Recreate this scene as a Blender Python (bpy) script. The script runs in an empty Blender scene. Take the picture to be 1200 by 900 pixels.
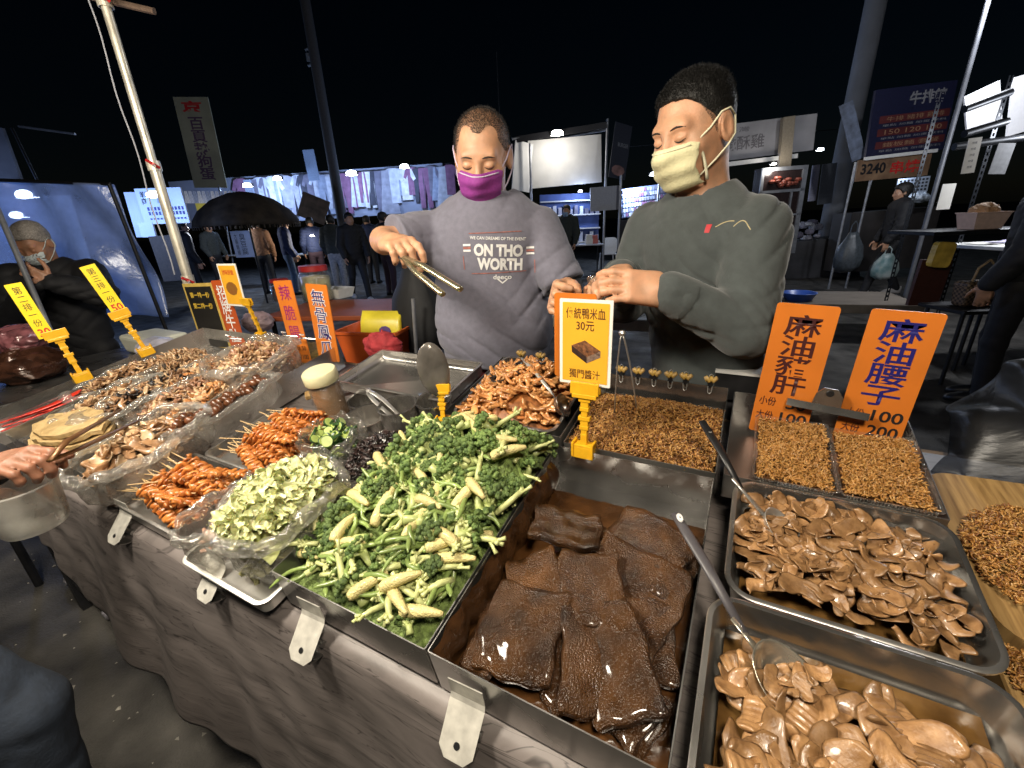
import bpy, bmesh, math, random
import numpy as np
from mathutils import Matrix, Vector, Euler, Quaternion

SC = bpy.context.scene
COL = SC.collection
rnd = random.Random(7)

# ---------------------------------------------------------------- camera
FPX, PITCH, ROLL, YAW, CAMH = 505.0, math.radians(20.75), math.radians(-2.55), math.radians(28.7), 1.42
_F = Vector((-math.sin(YAW)*math.cos(PITCH), math.cos(YAW)*math.cos(PITCH), -math.sin(PITCH)))
_R0 = Vector((math.cos(YAW), math.sin(YAW), 0)); _U0 = _R0.cross(_F)
_R = _R0*math.cos(ROLL)+_U0*math.sin(ROLL); _U = -_R0*math.sin(ROLL)+_U0*math.cos(ROLL)
CP = Vector((0, 0, CAMH))
cd = bpy.data.cameras.new('camera'); cam = bpy.data.objects.new('camera', cd); COL.objects.link(cam)
cd.sensor_width = 36; cd.lens = FPX/1200*36; cd.clip_start = .05; cd.clip_end = 600
m = Matrix((_R, _U, -_F)).transposed().to_4x4(); m.translation = CP
cam.matrix_world = m
SC.camera = cam

# ---------------------------------------------------------------- night sky, faint moon
W = bpy.data.worlds.new('World'); SC.world = W; W.use_nodes = True
nt = W.node_tree; bg = nt.nodes['Background']
sky = nt.nodes.new('ShaderNodeTexSky'); sky.sky_type = 'NISHITA'; sky.sun_disc = False
sky.sun_elevation = math.radians(35); sky.sun_rotation = math.radians(200)
hs = nt.nodes.new('ShaderNodeHueSaturation'); hs.inputs['Saturation'].default_value = 1.35
nt.links.new(sky.outputs[0], hs.inputs['Color']); nt.links.new(hs.outputs[0], bg.inputs[0])
bg.inputs[1].default_value = .00045
sl = bpy.data.lights.new('moon', 'SUN'); sl.energy = .012; sl.angle = math.radians(.5); sl.color = (.8, .88, 1)
so = bpy.data.objects.new('moon', sl); COL.objects.link(so); so.rotation_euler = (math.radians(50), 0, math.radians(20))

# ---------------------------------------------------------------- colour management
SC.view_settings.view_transform = 'Standard'; SC.view_settings.look = 'None'
SC.view_settings.exposure = 0; SC.view_settings.gamma = 1
SC.render.engine = 'CYCLES'
cy = SC.cycles
cy.use_denoising = True
try: cy.denoiser = 'OPENIMAGEDENOISE'
except Exception: pass
cy.max_bounces = 8; cy.transparent_max_bounces = 16; cy.diffuse_bounces = 3; cy.glossy_bounces = 4; cy.transmission_bounces = 6
cy.caustics_reflective = False; cy.caustics_refractive = False
cy.sample_clamp_indirect = 4

# ---------------------------------------------------------------- pixel rays -> points on real surfaces
def ray(x, y): return _F + _R*((x-600)/FPX) - _U*((y-450)/FPX)
def on_z(x, y, z):
    d = ray(x, y); return CP + d*((z-CAMH)/d.z)
def on_y(x, y, Y):
    d = ray(x, y); return CP + d*(Y/d.y)
def on_plane(x, y, p0, n):
    d = ray(x, y); return CP + d*((p0-CP).dot(n)/d.dot(n))
def at_depth(x, y, dep): return CP + ray(x, y)*dep
# sloped counter frame: u along the front edge, v up the slope, w off the slope
TILT = math.radians(10)
TM = Matrix.Translation((0, .31, .87)) @ Matrix.Rotation(TILT, 4, 'X')
TN = (TM.to_3x3() @ Vector((0, 0, 1)))
def on_t(x, y, w=0):
    q = on_plane(x, y, TM @ Vector((0, 0, w)), TN); r = TM.inverted() @ q
    return r.x, r.y
def tw(u, v, w=0): return TM @ Vector((u, v, w))

# ---------------------------------------------------------------- tagging
def tag(o, label=None, cat=None, group=None, kind=None):
    if label: o['label'] = label
    if cat: o['category'] = cat
    if group: o['group'] = group
    if kind: o['kind'] = kind
    return o
def empty(name, loc=(0, 0, 0), rot=None, label=None, cat=None, group=None):
    o = bpy.data.objects.new(name, None); COL.objects.link(o); o.empty_display_size = .02
    if isinstance(loc, Matrix): o.matrix_world = loc
    else: o.matrix_world = Matrix.Translation(loc) @ (Euler(rot).to_matrix().to_4x4() if rot is not None else Matrix())
    return tag(o, label, cat, group)
def link(name, me, parent=None, M=None):
    o = bpy.data.objects.new(name, me); COL.objects.link(o)
    if parent is not None: o.parent = parent
    if M is not None:
        if isinstance(M, Matrix): o.matrix_local = M
        else: o.location = M
    return o
def copy_tree(o, M=None, parent=None):
    c = o.copy(); COL.objects.link(c); c.parent = parent
    if M is not None: c.matrix_local = M
    for ch in list(o.children): copy_tree(ch, ch.matrix_local.copy(), c)
    return c

# ---------------------------------------------------------------- mesh builder
class MB:
    def __init__(s): s.v = []; s.f = []; s.mi = []
    def add(s, vs, fs, mi=0, M=None):
        b = len(s.v)
        if M is not None: vs = [M @ Vector(q) for q in vs]
        s.v += [tuple(q) for q in vs]; s.f += [tuple(i+b for i in q) for q in fs]; s.mi += [mi]*len(fs)
        return s
    def box(s, lo, hi, mi=0, M=None, taper=1.0):
        x0, y0, z0 = lo; x1, y1, z1 = hi; cx, cyy = (x0+x1)/2, (y0+y1)/2
        t = lambda x, c: c+(x-c)*taper
        vs = [(t(x0, cx), t(y0, cyy), z0), (t(x1, cx), t(y0, cyy), z0), (t(x1, cx), t(y1, cyy), z0), (t(x0, cx), t(y1, cyy), z0),
              (x0, y0, z1), (x1, y0, z1), (x1, y1, z1), (x0, y1, z1)]
        return s.add(vs, [(0, 3, 2, 1), (4, 5, 6, 7), (0, 1, 5, 4), (1, 2, 6, 5), (2, 3, 7, 6), (3, 0, 4, 7)], mi, M)
    def tube(s, pts, r, n=8, mi=0, M=None, cap=True, flat=1.0, up=None):
        pts = [Vector(p) for p in pts]; k = len(pts)
        rs = r if isinstance(r, (list, tuple)) else [r]*k
        vs = []; fs = []; prev = None
        for i, p in enumerate(pts):
            t = (pts[min(i+1, k-1)]-pts[max(i-1, 0)])
            t = t.normalized() if t.length > 1e-9 else Vector((0, 0, 1))
            if prev is None:
                a = Vector(up) if up else (Vector((0, 0, 1)) if abs(t.z) < .9 else Vector((1, 0, 0)))
                e1 = a.cross(t); e1.normalize()
            else:
                e1 = prev - t*prev.dot(t)
                if e1.length < 1e-6: e1 = Vector((1, 0, 0)).cross(t)
                e1.normalize()
            prev = e1; e2 = t.cross(e1)
            for j in range(n):
                a = 2*math.pi*j/n
                vs.append(p+e1*(math.cos(a)*rs[i])+e2*(math.sin(a)*rs[i]*flat))
        for i in range(k-1):
            for j in range(n):
                fs.append((i*n+j, i*n+(j+1) % n, (i+1)*n+(j+1) % n, (i+1)*n+j))
        if cap: fs.append(tuple(range(n-1, -1, -1))); fs.append(tuple((k-1)*n+j for j in range(n)))
        return s.add(vs, fs, mi, M)
    def lathe(s, prof, n=24, mi=0, M=None, sx=1, sy=1):
        vs = []; fs = []; k = len(prof)
        for r, z in prof:
            for j in range(n):
                a = 2*math.pi*j/n; vs.append((r*math.cos(a)*sx, r*math.sin(a)*sy, z))
        for i in range(k-1):
            for j in range(n): fs.append((i*n+j, i*n+(j+1) % n, (i+1)*n+(j+1) % n, (i+1)*n+j))
        return s.add(vs, fs, mi, M)
    def loft(s, rings, mi=0, M=None, cap=True, closed=True):
        n = len(rings[0]); vs = [p for r in rings for p in r]; fs = []
        for i in range(len(rings)-1):
            for j in range(n if closed else n-1): fs.append((i*n+j, i*n+(j+1) % n, (i+1)*n+(j+1) % n, (i+1)*n+j))
        if cap and closed: fs.append(tuple(range(n-1, -1, -1))); fs.append(tuple((len(rings)-1)*n+j for j in range(n)))
        return s.add(vs, fs, mi, M)
    def sheet(s, fn, nu, nv, mi=0, M=None):
        vs = [fn(i/(nu-1), j/(nv-1)) for j in range(nv) for i in range(nu)]
        fs = [(j*nu+i, j*nu+i+1, (j+1)*nu+i+1, (j+1)*nu+i) for j in range(nv-1) for i in range(nu-1)]
        return s.add(vs, fs, mi, M)
    def poly(s, pts, y0, y1, mi=0, M=None):   # extrude an x-z outline between two y values
        n = len(pts); vs = [(x, y0, z) for x, z in pts]+[(x, y1, z) for x, z in pts]
        fs = [tuple(range(n)), tuple(range(2*n-1, n-1, -1))]+[((i+1) % n, i, n+i, n+(i+1) % n) for i in range(n)]
        return s.add(vs, fs, mi, M)
    def mesh(s, name, mats, smooth=False, angle=None):
        me = bpy.data.meshes.new(name); me.from_pydata(s.v, [], s.f)
        for q in (mats if isinstance(mats, (list, tuple)) else [mats]): me.materials.append(q)
        if any(s.mi): me.polygons.foreach_set('material_index', s.mi)
        fix_normals(me)
        if smooth:
            me.polygons.foreach_set('use_smooth', [True]*len(me.polygons))
            if angle:
                try: me.set_sharp_from_angle(angle=math.radians(angle))
                except Exception: pass
        me.update(); return me
    def build(s, name, mats, parent=None, M=None, smooth=False, angle=None):
        return link(name, s.mesh(name, mats, smooth, angle), parent, M)
def fix_normals(me):
    bm = bmesh.new(); bm.from_mesh(me); bmesh.ops.recalc_face_normals(bm, faces=bm.faces); bm.to_mesh(me); bm.free()
def bevel(me, w, seg=2, angle=30):
    bm = bmesh.new(); bm.from_mesh(me)
    es = [e for e in bm.edges if len(e.link_faces) == 2 and e.calc_face_angle(0) > math.radians(angle)]
    bmesh.ops.bevel(bm, geom=es, offset=w, segments=seg, affect='EDGES', profile=.5, clamp_overlap=True)
    bm.to_mesh(me); bm.free(); return me
def rrect(w, h, r, n=5, cx=0, cz=0):
    pts = []
    for sx, sz, a0 in ((1, -1, -90), (1, 1, 0), (-1, 1, 90), (-1, -1, 180)):
        for i in range(n):
            a = math.radians(a0+90*i/(n-1)); pts.append((cx+sx*(w/2-r)+r*math.cos(a), cz+sz*(h/2-r)+r*math.sin(a)))
    return pts
def frame_from(origin, ex, ez):
    ex = Vector(ex).normalized(); ez = Vector(ez); ez = (ez-ex*ez.dot(ex)).normalized(); ey = ez.cross(ex)
    M = Matrix((ex, ey, ez)).transposed().to_4x4(); M.translation = origin; return M
def eul(x, y, z): return Euler((x, y, z)).to_matrix().to_4x4()
def TR(*p): return Matrix.Translation(p)

# ---------------------------------------------------------------- signed distance bodies -> one skin (surface nets)
def s_rc(P, a, b, ra, rb):
    a = np.array(a, np.float32); b = np.array(b, np.float32); ab = b-a; pa = P-a
    t = np.clip(pa@ab/max(float(ab@ab), 1e-9), 0, 1)
    return np.linalg.norm(pa-t[:, None]*ab, axis=1)-(ra+(rb-ra)*t)
def s_el(P, c, r, M=None):
    q = P-np.array(c, np.float32)
    if M is not None: q = q@np.array(M, np.float32)
    r = np.array(r, np.float32); k0 = np.linalg.norm(q/r, axis=1); k1 = np.linalg.norm(q/(r*r), axis=1)+1e-9
    return k0*(k0-1)/k1
def s_box(P, c, h, r=0., M=None):
    q = P-np.array(c, np.float32)
    if M is not None: q = q@np.array(M, np.float32)
    q = np.abs(q)-(np.array(h, np.float32)-r)
    return np.linalg.norm(np.maximum(q, 0), axis=1)+np.minimum(q.max(axis=1), 0)-r
def smin(a, b, k):
    h = np.clip(.5+.5*(b-a)/k, 0, 1); return b*(1-h)+a*h-k*h*(1-h)
def smax(a, b, k): return -smin(-a, -b, k)
def chain(P, pts, rs, k=.01):
    d = None
    for i in range(len(pts)-1):
        e = s_rc(P, pts[i], pts[i+1], rs[i], rs[i+1]); d = e if d is None else smin(d, e, k)
    return d
_ph = [(np.random.RandomState(i).randn(3)*1.0, np.random.RandomState(i+50).rand()*6.28) for i in range(9)]
def wob(P, scale):
    d = 0
    for i, (k, p) in enumerate(_ph): d = d+np.sin((P@k.astype(np.float32))*scale*(1+.35*i)+p)/(1+.35*i)
    return d/4.
def sdf_mesh(fn, lo, hi, h, name, mats, smooth=True):
    lo = np.array(lo, float); hi = np.array(hi, float); S = 5
    n = (np.ceil((hi-lo)/(h*S)).astype(int))
    ax = [lo[i]+(np.arange(n[i])+.5)*h*S for i in range(3)]
    g = np.stack(np.meshgrid(*ax, indexing='ij'), -1).reshape(-1, 3).astype(np.float32)
    d = fn(g); act = np.abs(d) < h*S*1.35
    N = n*S+1; G = np.ones(tuple(N), np.float32)
    neg = (d < 0).reshape(n); G[:-1, :-1, :-1] = np.where(np.repeat(np.repeat(np.repeat(neg, S, 0), S, 1), S, 2), -1., 1.)
    am = act.reshape(n); am2 = np.zeros(tuple(N), bool)
    up = np.repeat(np.repeat(np.repeat(am, S, 0), S, 1), S, 2)
    am2[:-1, :-1, :-1] = up; am2[1:, 1:, 1:] |= up; am2[1:, :-1, :-1] |= up; am2[:-1, 1:, :-1] |= up; am2[:-1, :-1, 1:] |= up
    am2[1:, 1:, :-1] |= up; am2[1:, :-1, 1:] |= up; am2[:-1, 1:, 1:] |= up
    idx = np.argwhere(am2); pts = (lo+idx*h).astype(np.float32); val = np.empty(len(pts), np.float32)
    for i in range(0, len(pts), 400000): val[i:i+400000] = fn(pts[i:i+400000])
    G[tuple(idx.T)] = val
    sg = G < 0
    cs = np.zeros(tuple(N-1), np.int8); c8 = [(i, j, k) for i in (0, 1) for j in (0, 1) for k in (0, 1)]
    sl_ = lambda o: tuple(slice(o[a], N[a]-1+o[a]) for a in range(3))
    for c in c8: cs += sg[sl_(c)]
    cells = np.argwhere((cs > 0) & (cs < 8)); vid = -np.ones(tuple(N-1), np.int64); vid[tuple(cells.T)] = np.arange(len(cells))
    acc = np.zeros((len(cells), 3)); cnt = np.zeros(len(cells))
    cv = {c: G[tuple((cells+np.array(c)).T)] for c in c8}
    for a in c8:
        for k in range(3):
            if a[k] == 0:
                b = tuple(1 if q == k else a[q] for q in range(3)); va, vb = cv[a], cv[b]
                mk = (va < 0) != (vb < 0); t = np.where(mk, va/np.where(mk, va-vb, 1), 0)
                pa = np.array(a, float)[None].repeat(len(cells), 0); pa[:, k] = t
                acc[mk] += pa[mk]; cnt[mk] += 1
    V = lo+(cells+acc/np.maximum(cnt, 1)[:, None])*h
    Fq = []
    for k in range(3):
        s0 = [slice(None)]*3; s1 = [slice(None)]*3; s0[k] = slice(0, -1); s1[k] = slice(1, None)
        e = np.argwhere(sg[tuple(s0)] != sg[tuple(s1)]); u, w_ = [(1, 2), (2, 0), (0, 1)][k]
        e = e[(e[:, u] > 0) & (e[:, w_] > 0) & (e[:, u] < N[u]-1) & (e[:, w_] < N[w_]-1)]
        fl = sg[tuple(e.T)]; q = []
        for du, dw in ((-1, -1), (0, -1), (0, 0), (-1, 0)):
            c = e.copy(); c[:, u] += du; c[:, w_] += dw; q.append(vid[tuple(c.T)])
        q = np.stack(q, 1); q[~fl] = q[~fl][:, ::-1]; Fq.append(q)
    Fq = np.concatenate(Fq); Fq = Fq[(Fq >= 0).all(1)]
    me = bpy.data.meshes.new(name); me.from_pydata(V.tolist(), [], Fq.tolist())
    for q in (mats if isinstance(mats, (list, tuple)) else [mats]): me.materials.append(q)
    if smooth: me.polygons.foreach_set('use_smooth', [True]*len(me.polygons))
    me.update(); return me

# ---------------------------------------------------------------- materials
_M = {}
def mat(name, col=(.5, .5, .5), rough=.5, metal=0., var=.15, vscale=30., bump=.0, bscale=60., col2=None, rvar=0., objrand=0.,
        spec=.5, coat=0., sss=0., emit=None, estr=0., detail=4., bdist=.01, stretch=None, trans=0., vor=False, alpha=1., coord='Object', sheen=0.):
    if name in _M: return _M[name]
    m = bpy.data.materials.new(name); m.use_nodes = True; _M[name] = m
    nt = m.node_tree; L = nt.links.new; b = nt.nodes['Principled BSDF']
    b.inputs['Roughness'].default_value = rough; b.inputs['Metallic'].default_value = metal
    b.inputs['Specular IOR Level'].default_value = spec; b.inputs['Coat Weight'].default_value = coat; b.inputs['Coat Roughness'].default_value = .08
    b.inputs['Sheen Weight'].default_value = sheen
    if sss: b.inputs['Subsurface Weight'].default_value = sss; b.inputs['Subsurface Radius'].default_value = (.012, .005, .003); b.inputs['Subsurface Scale'].default_value = 1
    b.inputs['Transmission Weight'].default_value = trans; b.inputs['Alpha'].default_value = alpha
    if emit: b.inputs['Emission Color'].default_value = (*emit, 1); b.inputs['Emission Strength'].default_value = estr
    tc = nt.nodes.new('ShaderNodeTexCoord'); vec = tc.outputs[coord]
    if stretch:
        mp = nt.nodes.new('ShaderNodeMapping'); mp.inputs['Scale'].default_value = stretch; L(vec, mp.inputs[0]); vec = mp.outputs[0]
    oi = nt.nodes.new('ShaderNodeObjectInfo')
    if objrand:
        va = nt.nodes.new('ShaderNodeVectorMath'); va.operation = 'MULTIPLY_ADD'
        cx = nt.nodes.new('ShaderNodeCombineXYZ'); L(oi.outputs['Random'], cx.inputs[0]); L(oi.outputs['Random'], cx.inputs[1])
        va.inputs[1].default_value = (37, 53, 11); L(cx.outputs[0], va.inputs[0]); L(vec, va.inputs[2]); vec = va.outputs[0]
    if var or col2:
        n = nt.nodes.new('ShaderNodeTexNoise'); n.inputs['Scale'].default_value = vscale; n.inputs['Detail'].default_value = detail; L(vec, n.inputs['Vector'])
        r = nt.nodes.new('ShaderNodeValToRGB'); L(n.outputs['Fac'], r.inputs[0]); r.color_ramp.elements[0].position = .3; r.color_ramp.elements[1].position = .7
        c1 = [min(1, c*(1-var)) for c in col]; c2 = col2 or [min(1, c*(1+var)) for c in col]
        r.color_ramp.elements[0].color = (*c1, 1); r.color_ramp.elements[1].color = (*c2, 1); out = r.outputs[0]
        if objrand:
            h = nt.nodes.new('ShaderNodeHueSaturation'); mr = nt.nodes.new('ShaderNodeMapRange')
            mr.inputs[3].default_value = 1-objrand; mr.inputs[4].default_value = 1+objrand; L(oi.outputs['Random'], mr.inputs[0])
            L(mr.outputs[0], h.inputs['Value']); L(out, h.inputs['Color']); out = h.outputs[0]
        L(out, b.inputs['Base Color'])
        if rvar:
            mr = nt.nodes.new('ShaderNodeMapRange'); mr.inputs[3].default_value = max(.03, rough-rvar); mr.inputs[4].default_value = min(1, rough+rvar)
            n3 = nt.nodes.new('ShaderNodeTexNoise'); n3.inputs['Scale'].default_value = vscale*.6; n3.inputs['Detail'].default_value = 6; L(vec, n3.inputs['Vector'])
            L(n3.outputs['Fac'], mr.inputs[0]); mr.inputs[1].default_value = .3; mr.inputs[2].default_value = .7; L(mr.outputs[0], b.inputs['Roughness'])
    else: b.inputs['Base Color'].default_value = (*col, 1)
    if bump:
        if vor: n2 = nt.nodes.new('ShaderNodeTexVoronoi'); o2 = n2.outputs['Distance']
        else: n2 = nt.nodes.new('ShaderNodeTexNoise'); n2.inputs['Detail'].default_value = 5; o2 = n2.outputs['Fac']
        n2.inputs['Scale'].default_value = bscale; L(vec, n2.inputs['Vector'])
        bp = nt.nodes.new('ShaderNodeBump'); bp.inputs['Strength'].default_value = bump; bp.inputs['Distance'].default_value = bdist
        if vor: bp.invert = True
        L(o2, bp.inputs['Height']); L(bp.outputs[0], b.inputs['Normal'])
    return m
def film(name, tint=(.9, .93, .95), base=.05, gloss=.25, rough=.12, bscale=25., bump=.6, milk=.06, edge=.55, vscale=9., milkc=(.85, .83, .78)):
    """thin clear plastic: mostly see-through, brighter where it turns edge-on, wrinkled highlights"""
    if name in _M: return _M[name]
    m = bpy.data.materials.new(name); m.use_nodes = True; _M[name] = m
    nt = m.node_tree; L = nt.links.new; nt.nodes.clear()
    out = nt.nodes.new('ShaderNodeOutputMaterial'); tr = nt.nodes.new('ShaderNodeBsdfTransparent'); tr.inputs[0].default_value = (*tint, 1)
    gl = nt.nodes.new('ShaderNodeBsdfGlossy'); gl.inputs['Roughness'].default_value = rough
    df = nt.nodes.new('ShaderNodeBsdfTranslucent'); dd = nt.nodes.new('ShaderNodeBsdfDiffuse'); df.inputs[0].default_value = (*milkc, 1); dd.inputs[0].default_value = (*milkc, 1)
    lw = nt.nodes.new('ShaderNodeLayerWeight'); lw.inputs[0].default_value = .35
    tc = nt.nodes.new('ShaderNodeTexCoord'); n = nt.nodes.new('ShaderNodeTexNoise'); n.inputs['Scale'].default_value = bscale; n.inputs['Detail'].default_value = 5; n.inputs['Distortion'].default_value = 1.5
    L(tc.outputs['Object'], n.inputs['Vector'])
    bp = nt.nodes.new('ShaderNodeBump'); bp.inputs['Strength'].default_value = bump; bp.inputs['Distance'].default_value = .02; L(n.outputs['Fac'], bp.inputs['Height'])
    for q in (gl, df, dd): L(bp.outputs[0], q.inputs['Normal'])
    L(bp.outputs[0], lw.inputs['Normal'])
    ma = nt.nodes.new('ShaderNodeMapRange'); L(lw.outputs['Facing'], ma.inputs[0]); ma.inputs[3].default_value = base+gloss*.3; ma.inputs[4].default_value = min(1, base+edge)
    mg = nt.nodes.new('ShaderNodeMixShader'); L(ma.outputs[0], mg.inputs[0]); L(tr.outputs[0], mg.inputs[1]); L(gl.outputs[0], mg.inputs[2])
    m2 = nt.nodes.new('ShaderNodeMixShader'); m2.inputs[0].default_value = .5; L(df.outputs[0], m2.inputs[1]); L(dd.outputs[0], m2.inputs[2])
    mx = nt.nodes.new('ShaderNodeMixShader'); L(mg.outputs[0], mx.inputs[1]); L(m2.outputs[0], mx.inputs[2])
    n2 = nt.nodes.new('ShaderNodeTexNoise'); n2.inputs['Scale'].default_value = vscale; n2.inputs['Detail'].default_value = 6; L(tc.outputs['Object'], n2.inputs['Vector'])
    mm = nt.nodes.new('ShaderNodeMapRange'); L(n2.outputs['Fac'], mm.inputs[0]); mm.inputs[1].default_value = .35; mm.inputs[2].default_value = .75; mm.inputs[3].default_value = milk*.4; mm.inputs[4].default_value = milk*2
    L(mm.outputs[0], mx.inputs[0]); L(mx.outputs[0], out.inputs[0])
    return m
def glow(name, col, s):
    if name in _M: return _M[name]
    m = bpy.data.materials.new(name); m.use_nodes = True; _M[name] = m; nt = m.node_tree; nt.nodes.clear()
    o = nt.nodes.new('ShaderNodeOutputMaterial'); e = nt.nodes.new('ShaderNodeEmission'); e.inputs[0].default_value = (*col, 1); e.inputs[1].default_value = s
    nt.links.new(e.outputs[0], o.inputs[0]); return m
def point(name, loc, watt, col=(1, 1, 1), r=.04, parent=None):
    l = bpy.data.lights.new(name, 'POINT'); l.energy = watt; l.color = col; l.shadow_soft_size = r
    o = bpy.data.objects.new(name, l); COL.objects.link(o); o.location = loc
    if parent is not None: o.parent = parent
    return o

# lettering: font outlines turned into thin flat print
_txt = {}
def text_mesh(body, mat_, bold=0., sx=1., name='lettering', spacing=1.0, vertical=False, line=1.0):
    c = bpy.data.curves.new('t', 'FONT')
    c.body = '\n'.join(body) if vertical else body
    c.align_x = 'CENTER'; c.align_y = 'CENTER'; c.size = 1; c.offset = bold; c.space_character = spacing; c.space_line = line; c.resolution_u = 3
    o = bpy.data.objects.new('t', c); COL.objects.link(o)
    dg = bpy.context.evaluated_depsgraph_get(); me = bpy.data.meshes.new_from_object(o.evaluated_get(dg))
    bpy.data.objects.remove(o); bpy.data.curves.remove(c)
    me.name = name; me.materials.clear(); me.materials.append(mat_)
    return me
def fit_text(body, mat_, cx, cz, w, h, y, parent, name='lettering', bold=0., vertical=False, line=1.0):
    """flat print on the front (-y) of a board; fitted into a w x h field centred at cx, cz"""
    me = text_mesh(body, mat_, bold, name=name, vertical=vertical, line=line)
    if not len(me.vertices): return None
    co = np.empty(len(me.vertices)*3); me.vertices.foreach_get('co', co); co = co.reshape(-1, 3)
    lo, hi = co.min(0), co.max(0); sx = w/max(hi[0]-lo[0], 1e-6); sz = h/max(hi[1]-lo[1], 1e-6)
    x = (co[:, 0]-(lo[0]+hi[0])/2)*sx+cx; z = (co[:, 1]-(lo[1]+hi[1])/2)*sz+cz
    me.vertices.foreach_set('co', np.stack([x, np.full(len(x), y), z], 1).ravel()); me.update()
    return link(name, me, parent)
# ================================================================ shared materials
STEEL = mat('brushed_steel', (.64, .62, .59), .27, .95, var=.16, vscale=5, bump=.05, bscale=40, rvar=.12, stretch=(1, 1, 1), bdist=.004)
STEELD = mat('worn_dark_steel', (.43, .42, .405), .29, .95, var=.2, vscale=6, bump=.05, bscale=30, rvar=.16, bdist=.004)
STEELB = mat('bright_steel', (.66, .65, .62), .3, .72, var=.1, vscale=20, rvar=.08)
BLACKP = mat('black_plastic', (.012, .012, .013), .38, var=.2, vscale=40)
YELP = mat('yellow_plastic', (.75, .40, .015), .38, var=.08, vscale=60, coat=.15)
WOODL = mat('pale_bamboo', (.55, .38, .19), .55, var=.2, vscale=14, stretch=(1, 1, 9))
WHITE = mat('white_plastic', (.72, .72, .7), .45, var=.06, vscale=25)
FILM = film('clear_bag', tint=(.97, .97, .96), base=.03, gloss=.25, rough=.07, milk=.07, edge=.45, bump=.8)
FILMM = film('milky_bag', tint=(.96, .95, .92), base=.04, gloss=.3, rough=.07, milk=.15, edge=.5, bscale=30, bump=.8)

# ================================================================ ground
g = MB(); g.sheet(lambda a, b: (-200+400*a, -120+420*b, 0), 3, 3)
GM = mat('asphalt', (.055, .051, .045), .74, var=.6, vscale=5, bump=.8, bscale=110, rvar=.2, detail=9, bdist=.008, spec=.35)
tag(g.build('ground', GM), kind='structure')
gp = random.Random(3); grit = MB()
for i in range(420):
    x, y = gp.uniform(-3.6, -.6), gp.uniform(-.9, 1.2); r = gp.choice((.003, .004, .005, .009)); a = gp.random()*6
    grit.add([(x+r*math.cos(a+k*2.1)*gp.uniform(.6, 1.3), y+r*math.sin(a+k*2.1)*gp.uniform(.6, 1.2), .0005) for k in range(3)]+[(x, y, r*.8)], [(0, 1, 3), (1, 2, 3), (2, 0, 3), (0, 2, 1)])
tag(grit.build('grit', mat('pale_grit', (.32, .3, .26), .8, var=.4, vscale=50)), 'small pale grit scattered on the dark asphalt before the table', 'grit', kind='stuff')

# ================================================================ stall table (sloping top on legs) and its cloth
U0, U1 = -2.30, .62
VB = .84
t = empty('stall_table', (-.85, .7, 0), label='long sloping food stall table on dark metal legs', cat='table')
inv = t.matrix_world.inverted() if False else Matrix.Translation((.85, -.7, 0))
DARKM = mat('dark_painted_metal', (.02, .02, .022), .5, .3, var=.3, vscale=30)
b = MB(); b.box((U0, -.012, -.125), (U1, VB, -.107)); b.build('table_top', mat('plywood', (.22, .15, .09), .6, stretch=(1, 8, 1)), t, inv @ TM)
for u in (-2.24, -.8, .56):
    for v in (.01, VB-.03):
        p = tw(u, v, -.125); b = MB(); b.box((p.x-.02, p.y-.02, 0), (p.x+.02, p.y+.02, p.z+.004)); b.build('leg', DARKM, t, inv)
for v in (.01, VB-.03):
    a, c = tw(-2.24, v, -.125), tw(.56, v, -.125); b = MB(); b.box((a.x, a.y-.012, .12), (c.x, a.y+.012, .145)); b.build('stretcher', DARKM, t, inv)

def cloth_material():
    m = bpy.data.materials.new('wood_print_oilcloth'); m.use_nodes = True; nt = m.node_tree; L = nt.links.new; b = nt.nodes['Principled BSDF']
    tc = nt.nodes.new('ShaderNodeTexCoord'); mp = nt.nodes.new('ShaderNodeMapping'); mp.inputs['Scale'].default_value = (1.3, 1, 9); L(tc.outputs['UV'], mp.inputs[0])
    mp.inputs['Scale'].default_value = (2.2, 15, 1)
    n = nt.nodes.new('ShaderNodeTexNoise'); n.inputs['Scale'].default_value = 1.6; n.inputs['Detail'].default_value = 8; n.inputs['Roughness'].default_value = .62; n.inputs['Distortion'].default_value = .9; L(mp.outputs[0], n.inputs['Vector'])
    r = nt.nodes.new('ShaderNodeValToRGB'); L(n.outputs['Fac'], r.inputs[0]); e = r.color_ramp.elements
    e[0].position = .32; e[0].color = (.085, .074, .07, 1); e[1].position = .7; e[1].color = (.215, .186, .175, 1)
    k = e.new(.45); k.color = (.155, .134, .126, 1)
    mp2 = nt.nodes.new('ShaderNodeMapping'); mp2.inputs['Scale'].default_value = (1.0, 9, 1); L(tc.outputs['UV'], mp2.inputs[0])
    w = nt.nodes.new('ShaderNodeTexNoise'); w.inputs['Scale'].default_value = 2.4; w.inputs['Detail'].default_value = 3; w.inputs['Distortion'].default_value = 2.2; L(mp2.outputs[0], w.inputs['Vector'])
    rr = nt.nodes.new('ShaderNodeValToRGB'); L(w.outputs['Fac'], rr.inputs[0]); q = rr.color_ramp.elements
    q[0].position = .485; q[0].color = (1, 1, 1, 1); q[1].position = .515; q[1].color = (1, 1, 1, 1); z = q.new(.5); z.color = (.16, .15, .15, 1)
    mx = nt.nodes.new('ShaderNodeMix'); mx.data_type = 'RGBA'; mx.blend_type = 'MULTIPLY'; mx.inputs[0].default_value = .8; L(r.outputs[0], mx.inputs[6]); L(rr.outputs[0], mx.inputs[7])
    L(mx.outputs[2], b.inputs['Base Color']); b.inputs['Roughness'].default_value = .48
    bp = nt.nodes.new('ShaderNodeBump'); bp.inputs['Strength'].default_value = .15; bp.inputs['Distance'].default_value = .004; L(n.outputs['Fac'], bp.inputs['Height']); L(bp.outputs[0], b.inputs['Normal'])
    return m
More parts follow.
